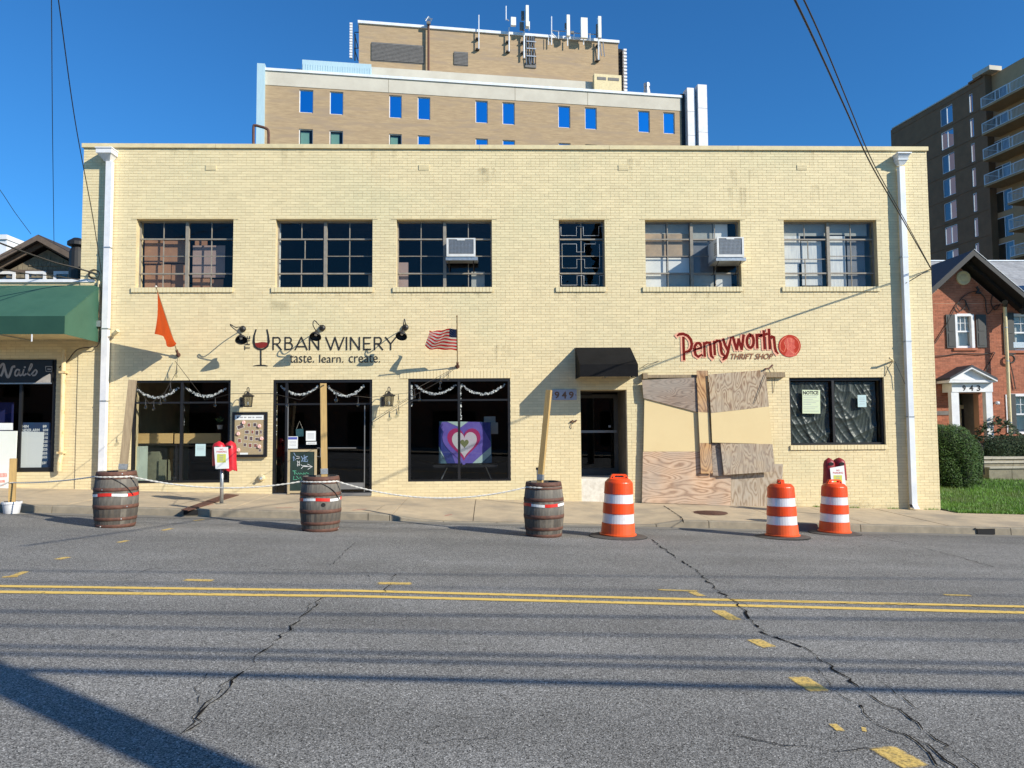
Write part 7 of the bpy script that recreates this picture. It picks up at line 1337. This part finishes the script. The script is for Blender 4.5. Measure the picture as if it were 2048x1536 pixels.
# steps, railing
m_tread = M('lit_step_tread', (.50, .47, .38), (.38, .35, .27), .9, 5); m_stone = M('limestone_step', (.30, .27, .19), (.19, .17, .12), .9, 4)  # treads coloured paler than the risers to paint in their lit tops
sp_ = thing('stone_steps', 'pale stone steps up to the portico of house 943', 'steps', W(1990, 945, YR - 2)); zst = [W(2000, y_, Y_).z for y_, Y_ in ((948, YR - 3.3), (935, YR - 2.9), (921, YR - 2.5))]
for k in range(3):
    xa_ = W(1966 - k * 3, 930, YR - 3).x; ztop = W(2000, (936, 925, 917)[k] - 2, YR - 3.3 + .4 * k).z; x = xa_
    while x < xa_ + 5: ln = random.uniform(.7, 1.2); ob('step_stone', MB().box(x, x + ln - .015, YR - 3.3 + .4 * k, YR - 2.85 + .4 * k if k < 2 else YR - .65, ztop - .6, ztop - .055), m_stone, sp_); ob('step_tread', MB().box(x - .004, x + ln - .012, YR - 3.345 + .4 * k, YR - 2.87 + .4 * k if k < 2 else YR - .66, ztop - .05, ztop), m_tread, sp_); x += ln
ra = thing('handrail', 'thin black iron handrail beside the stone steps', 'railing', W(1965, 945, YR - 3)); zr0 = W(1966, 893, YR - 3.2).z; zr1 = W(1952, 880, YR - 1.6).z
ob('top_rail', MB().tube([(W(1966, 900, YR - 3.2).x, YR - 3.2, zr0), (W(1954, 882, YR - 1.6).x, YR - 1.6, zr1)], .022, 6), m_iron, ra)
for k in range(7): f_ = k / 6; q0 = Vector((W(1966, 900, YR - 3.2).x, YR - 3.2, zr0)).lerp(Vector((W(1954, 882, YR - 1.6).x, YR - 1.6, zr1)), f_); ob('baluster', MB().tube([q0, q0 - Vector((0, 0, .95))], .013 if k else .022, 5), m_iron, ra)
# ================================================================== lawn, hedges
def lawnz(x, y):
    t = max(0, min(1, (y - 16.4) / 9.0)); zf = swz(x, 16.4) + .01; zb_ = base - .22 + (x - gx) * -.02
    return zf * (1 - t) + zb_ * t
gxs = [BX1 + .01 + .75 * i for i in range(34)]; m_earth = M('lawn_earth', (.035, .07, .012), (.05, .09, .02), .95, 3)
ob('lawn', grid_sheet(gxs, [16.42, 17, 18, 20, 22, 24, 25.4, 28.5], lawnz), m_earth, kind='structure')
m_gr = M('grass_blade', (.10, .24, .012), (.15, .32, .025), .55, 1.2, island=.35, c3=(.13, .20, .03), s3=.8); gm_ = MB()
vs = []; fs = []
for i in range(46000):
    y = 16.40 + 9 * random.random() ** 1.3; xm = BX1 + .02 + (y - 16) * .02; x = xm + random.random() * (8.5 if y > 18 else 5.5); z = lawnz(x, y); h_ = random.uniform(.03, .085) * (1.25 if y > 20 else 1); a_ = random.uniform(0, 6.28); dx, dy = math.cos(a_) * .006, math.sin(a_) * .006; lx, ly = random.uniform(-.04, .04), random.uniform(-.04, .04); n0 = len(vs)
    vs += [(x - dx, y - dy, z - .005), (x + dx, y + dy, z - .005), (x + lx, y + ly, z + h_)]; fs.append((n0, n0 + 1, n0 + 2))
gm_.v, gm_.f, gm_.m = vs, fs, [0] * len(fs); ob('grass', gm_, m_gr, None, kind='stuff', label='short green grass of the lawn beside the cream building')
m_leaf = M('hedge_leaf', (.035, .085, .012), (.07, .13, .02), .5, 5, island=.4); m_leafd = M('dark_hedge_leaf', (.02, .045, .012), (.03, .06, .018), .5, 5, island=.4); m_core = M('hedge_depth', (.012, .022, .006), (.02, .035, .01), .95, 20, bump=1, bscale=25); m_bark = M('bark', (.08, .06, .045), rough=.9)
def shrub(label, c, rx, ry, h_, n, mat, seed, leaf=.055, boxy=1.0):
    rnd = random.Random(seed); t = thing('shrub', label, 'shrub', c, 'clipped shrubs before the red brick house'); mb = MB(); lobes = [(rnd.uniform(-.6, .6), rnd.uniform(-.5, .5), rnd.uniform(.35, .8), rnd.uniform(.3, .5)) for _ in range(9)]
    for i in range(n):
        d = Vector((rnd.gauss(0, 1), rnd.gauss(0, 1), rnd.gauss(0, 1))).normalized(); k_ = (abs(d.x) ** (2 * boxy) + abs(d.y) ** (2 * boxy) + abs(d.z) ** (2 * boxy)) ** (-.5 / boxy)
        th = math.atan2(d.y, d.x); r = k_ * (1 + .05 * math.sin(3 * th + seed) * math.sin(4 * d.z + seed) + .035 * math.sin(8 * th + 6 * d.z)) * (rnd.uniform(.93, 1.02) if rnd.random() < .8 else rnd.uniform(.86, .95))
        x, y, z = rx * d.x * r, ry * d.y * r, h_ * (.48 + .52 * d.z * r)
        p = Vector(c) + Vector((x, y, z)); a_ = Vector((rnd.gauss(0, 1), rnd.gauss(0, 1), rnd.gauss(0, 1))).normalized(); b = a_.orthogonal().normalized(); l_ = leaf * rnd.uniform(.6, 1.3); mb.add([p - a_ * l_, p + b * l_ * .45, p + a_ * l_, p - b * l_ * .45], [(0, 1, 2, 3)])
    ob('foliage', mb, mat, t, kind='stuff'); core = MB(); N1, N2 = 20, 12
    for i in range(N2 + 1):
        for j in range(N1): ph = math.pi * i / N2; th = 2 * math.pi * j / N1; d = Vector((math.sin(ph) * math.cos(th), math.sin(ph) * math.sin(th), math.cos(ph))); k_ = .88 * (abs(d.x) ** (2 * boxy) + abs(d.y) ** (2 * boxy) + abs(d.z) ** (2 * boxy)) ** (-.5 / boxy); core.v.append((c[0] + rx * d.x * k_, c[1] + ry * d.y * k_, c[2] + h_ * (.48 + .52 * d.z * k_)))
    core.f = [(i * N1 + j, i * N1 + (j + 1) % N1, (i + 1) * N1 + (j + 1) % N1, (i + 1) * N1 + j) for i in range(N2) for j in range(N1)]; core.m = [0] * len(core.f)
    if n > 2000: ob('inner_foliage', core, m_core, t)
    st_ = MB()
    for k in range(5): a_ = k * 1.3; st_.tube([Vector(c) + Vector((0, 0, -.1)), Vector(c) + Vector((rx * .5 * math.cos(a_), ry * .5 * math.sin(a_), h_ * .6))], [.035, .012], 5)
    ob('stem', st_, m_bark, t)
def gnd(px, Y): x = W(px, 900, Y).x; return (x, Y, lawnz(x, Y))
c = gnd(1884, 22.5); shrub('large rounded clipped hedge beside the cream building corner', c, .72, .9, W(1900, 852, 22).z - c[2], 26000, m_leaf, 3, .03, 1.9)
c = gnd(1924, 23.3); shrub('lower right-hand swell of the hedge before the portico', c, .40, .6, W(1935, 878, 23).z - c[2], 14000, m_leaf, 5, .03, 1.9)
c = gnd(2040, 26.9); shrub('dark clipped hedge in front of the ground floor window at the right edge', c, 1.5, .7, W(2030, 872, 26.9).z - c[2], 14000, m_leafd, 8, .035, 2)  # shadow over this hedge is put into its darker leaf colour
c = (W(1996, 880, 27.3).x, 27.3, base); shrub('leafy rhododendron around the foot of the cream service mast', c, .9, .4, W(1996, 836, 27.3).z - c[2], 900, m_leafd, 11, .10, 1)
# weeds at the wall foot
wd_t = thing('weed_tuft', 'small weeds growing at the foot of the wall near the right downspout', 'weeds', (7.3, 16.9, 0)); mb = MB()
for px in (1630, 1632, 1640, 1700, 1710, 1780, 1790, 1852, 1862, 1870):
    for k in range(14): x = W(px, 1010).x + random.uniform(-.08, .08); y = Y0 - random.uniform(.01, .06); z = swz(x, 16.95); mb.add([(x - .006, y, z), (x + .006, y, z), (x + random.uniform(-.03, .03), y - random.uniform(0, .04), z + random.uniform(.02, .06))], [(0, 1, 2)])
ob('leaves', mb, m_gr, wd_t, kind='stuff')
# ================================================================== overhead lines and poles on the camera's side
def cat_(a, b, sag, n=40): a, b = Vector(a), Vector(b); return [a.lerp(b, i / n) - Vector((0, 0, sag * 4 * (i / n) * (1 - i / n))) for i in range(n + 1)]
m_pole = M('creosoted_pole', (.10, .075, .05), (.06, .045, .03), .9, 6)
pY = -0.6; pX = 4.95
def upole(label, x, y):
    t = thing('utility_pole', label, 'utility pole', (x, y, gz(x, y)), 'street utility poles'); zb_ = gz(x, y); ob('shaft', MB().tube([(x, y, zb_ - .5), (x, y, zb_ + 12)], [.18, .13], 12), m_pole, t); ob('cross_arm', MB().box(x - .06, x + .06, y - 1.2, y + 1.2, zb_ + 11.0, zb_ + 11.12), m_pole, t)
    for k in (-1.1, -.5, .5, 1.1): ob('insulator', MB().lathe([(.03, 0), (.05, .05), (.03, .1)], 8, (x, y + k, zb_ + 11.12)), m_white, t)
upole('tall utility pole on the near side of the street', pX, pY); upole('utility pole further left along the near side of the street', -30, pY); upole('utility pole further right along the near side of the street', 46, pY)
for k, (ysL, ysR, r, nm) in enumerate(((6.50, 6.90, .022, 'upper telephone cable'), (6.08, 6.22, .016, 'thin telephone cable'), (5.54, 5.56, .020, 'middle bundled cable'), (5.36, 5.32, .022, 'second bundled cable'), (5.01, 4.85, .036, 'lowest thick bundled cable'), (8.19, 8.8, .016, 'high power line'), (7.7, 8.0, .012, 'second high power line'))):
    def wz(ys): return (ys - pY) / 1.058
    # heights where the street ground is at its own level
    a, b = Vector((-30, pY, wz(ysL) + .15 + 30 * .0)), Vector((46, pY, wz(ysR)))
    zl_, zr_ = wz(ysL) + .15, wz(ysR) - .165
    pts = [(x, pY, zl_ + (zr_ - zl_) * (x - 5.5) / 9.5) for x in range(-30, 47, 2)]
    ob('overhead_cable', MB().tube(pts, r, 6), m_cord, None, label='black ' + nm + ' strung along the near side of the street', cat='cable', group='cables along the near side of the street')
def wire(label, pts, r=.012, group=None): return ob('overhead_cable', MB().tube(catmull([Vector(p) for p in pts], 8), r, 5), m_cord, None, label=label, cat='cable', group=group)
A_ = W(1862, 538, 16.98)
def ws(L): return [W(x, y, Y) for x, y, Y in L]
wire('thick black service cable slanting down to the right corner of the cream building', ws([(1480, -220, 4.6), (1590, 0, 6.2), (1640, 105, 7.6), (1690, 215, 9.4), (1740, 325, 11.6), (1800, 430, 14.2), (1862, 538, 16.98)]), .011)
wire('second black service cable twisted beside the thick one', ws([(1500, -220, 4.6), (1608, 0, 6.2), (1655, 105, 7.6), (1700, 215, 9.4), (1746, 325, 11.6), (1804, 430, 14.2), (1864, 540, 16.98)]), .008)
wire('cable draped along the wall from the right corner towards the door', [W(1862, 539, 16.96), W(1855, 541, 16.93), W(1825, 559, 16.90), W(1812, 566, 16.84)], .010)
wire('thin black cable dropping from the sky to the shingled roof', ws([(100, -250, 9), (103, 0, 12), (105, 250, 17), (108, 485, 22.2)]), .008)
wire('thin black cable dropping to the coil beside the left downspout', ws([(75, -300, 9), (117, 0, 11), (150, 240, 13.5), (185, 430, 15.8), (203, 545, 16.9)]), .009)
wire('thin black cable rising left from the shingled gable peak', ws([(-60, 300, 18), (0, 380, 20), (30, 425, 21.2), (62, 468, 22.3)]), .008)
wire('bundled grey cable crossing before the shingled gable', ws([(-60, 460, 14), (0, 486, 14.8), (60, 508, 15.6), (110, 525, 16.2), (150, 535, 16.6), (195, 548, 16.9)]), .018)
wire('black cable low over the nail shop roof', ws([(-60, 520, 14), (0, 537, 15), (60, 548, 16), (110, 552, 16.6), (160, 560, 16.9)]), .012)
# unseen building across the street, added so the shop glass reflects dark
op = thing('added_opposite_row', 'unseen low brick row added across the street to reflect dark in the windows', 'building', (0, -18, 0)); ob('wall', wallmesh(-45, 45, -2, 6.5, -18.3, .3, [(-40 + 6 * k, -37 + 6 * k, .3, 2.8) for k in range(13)] + [(-40 + 6 * k, -38 + 6 * k, 4, 5.4) for k in range(13)]), m_rb, op); ob('roof', MB().box(-45, 45, -30, -18.31, 5.6, 5.9), m_kerb, op); ob('shop_interior', MB().box(-45, 45, -29, -28.7, -2, 6.4), m_room, op); ob('side_wall', MB().box(-45, -44.7, -28.6, -18.35, -2, 6.4), m_room, op); ob('side_wall', MB().box(44.7, 45, -28.6, -18.35, -2, 6.4), m_room, op)
sw2_ = ob('near_sidewalk', grid_sheet(list(range(-70, 71, 2)), [-18, -9.02], lambda x, y: gz(x, y) + .12), m_conc, kind='structure')
# tidy helper keys
for o in bpy.data.objects:
    for k in ('_w', '_local'):
        if k in o: del o[k]
print('objects', len(bpy.data.objects))
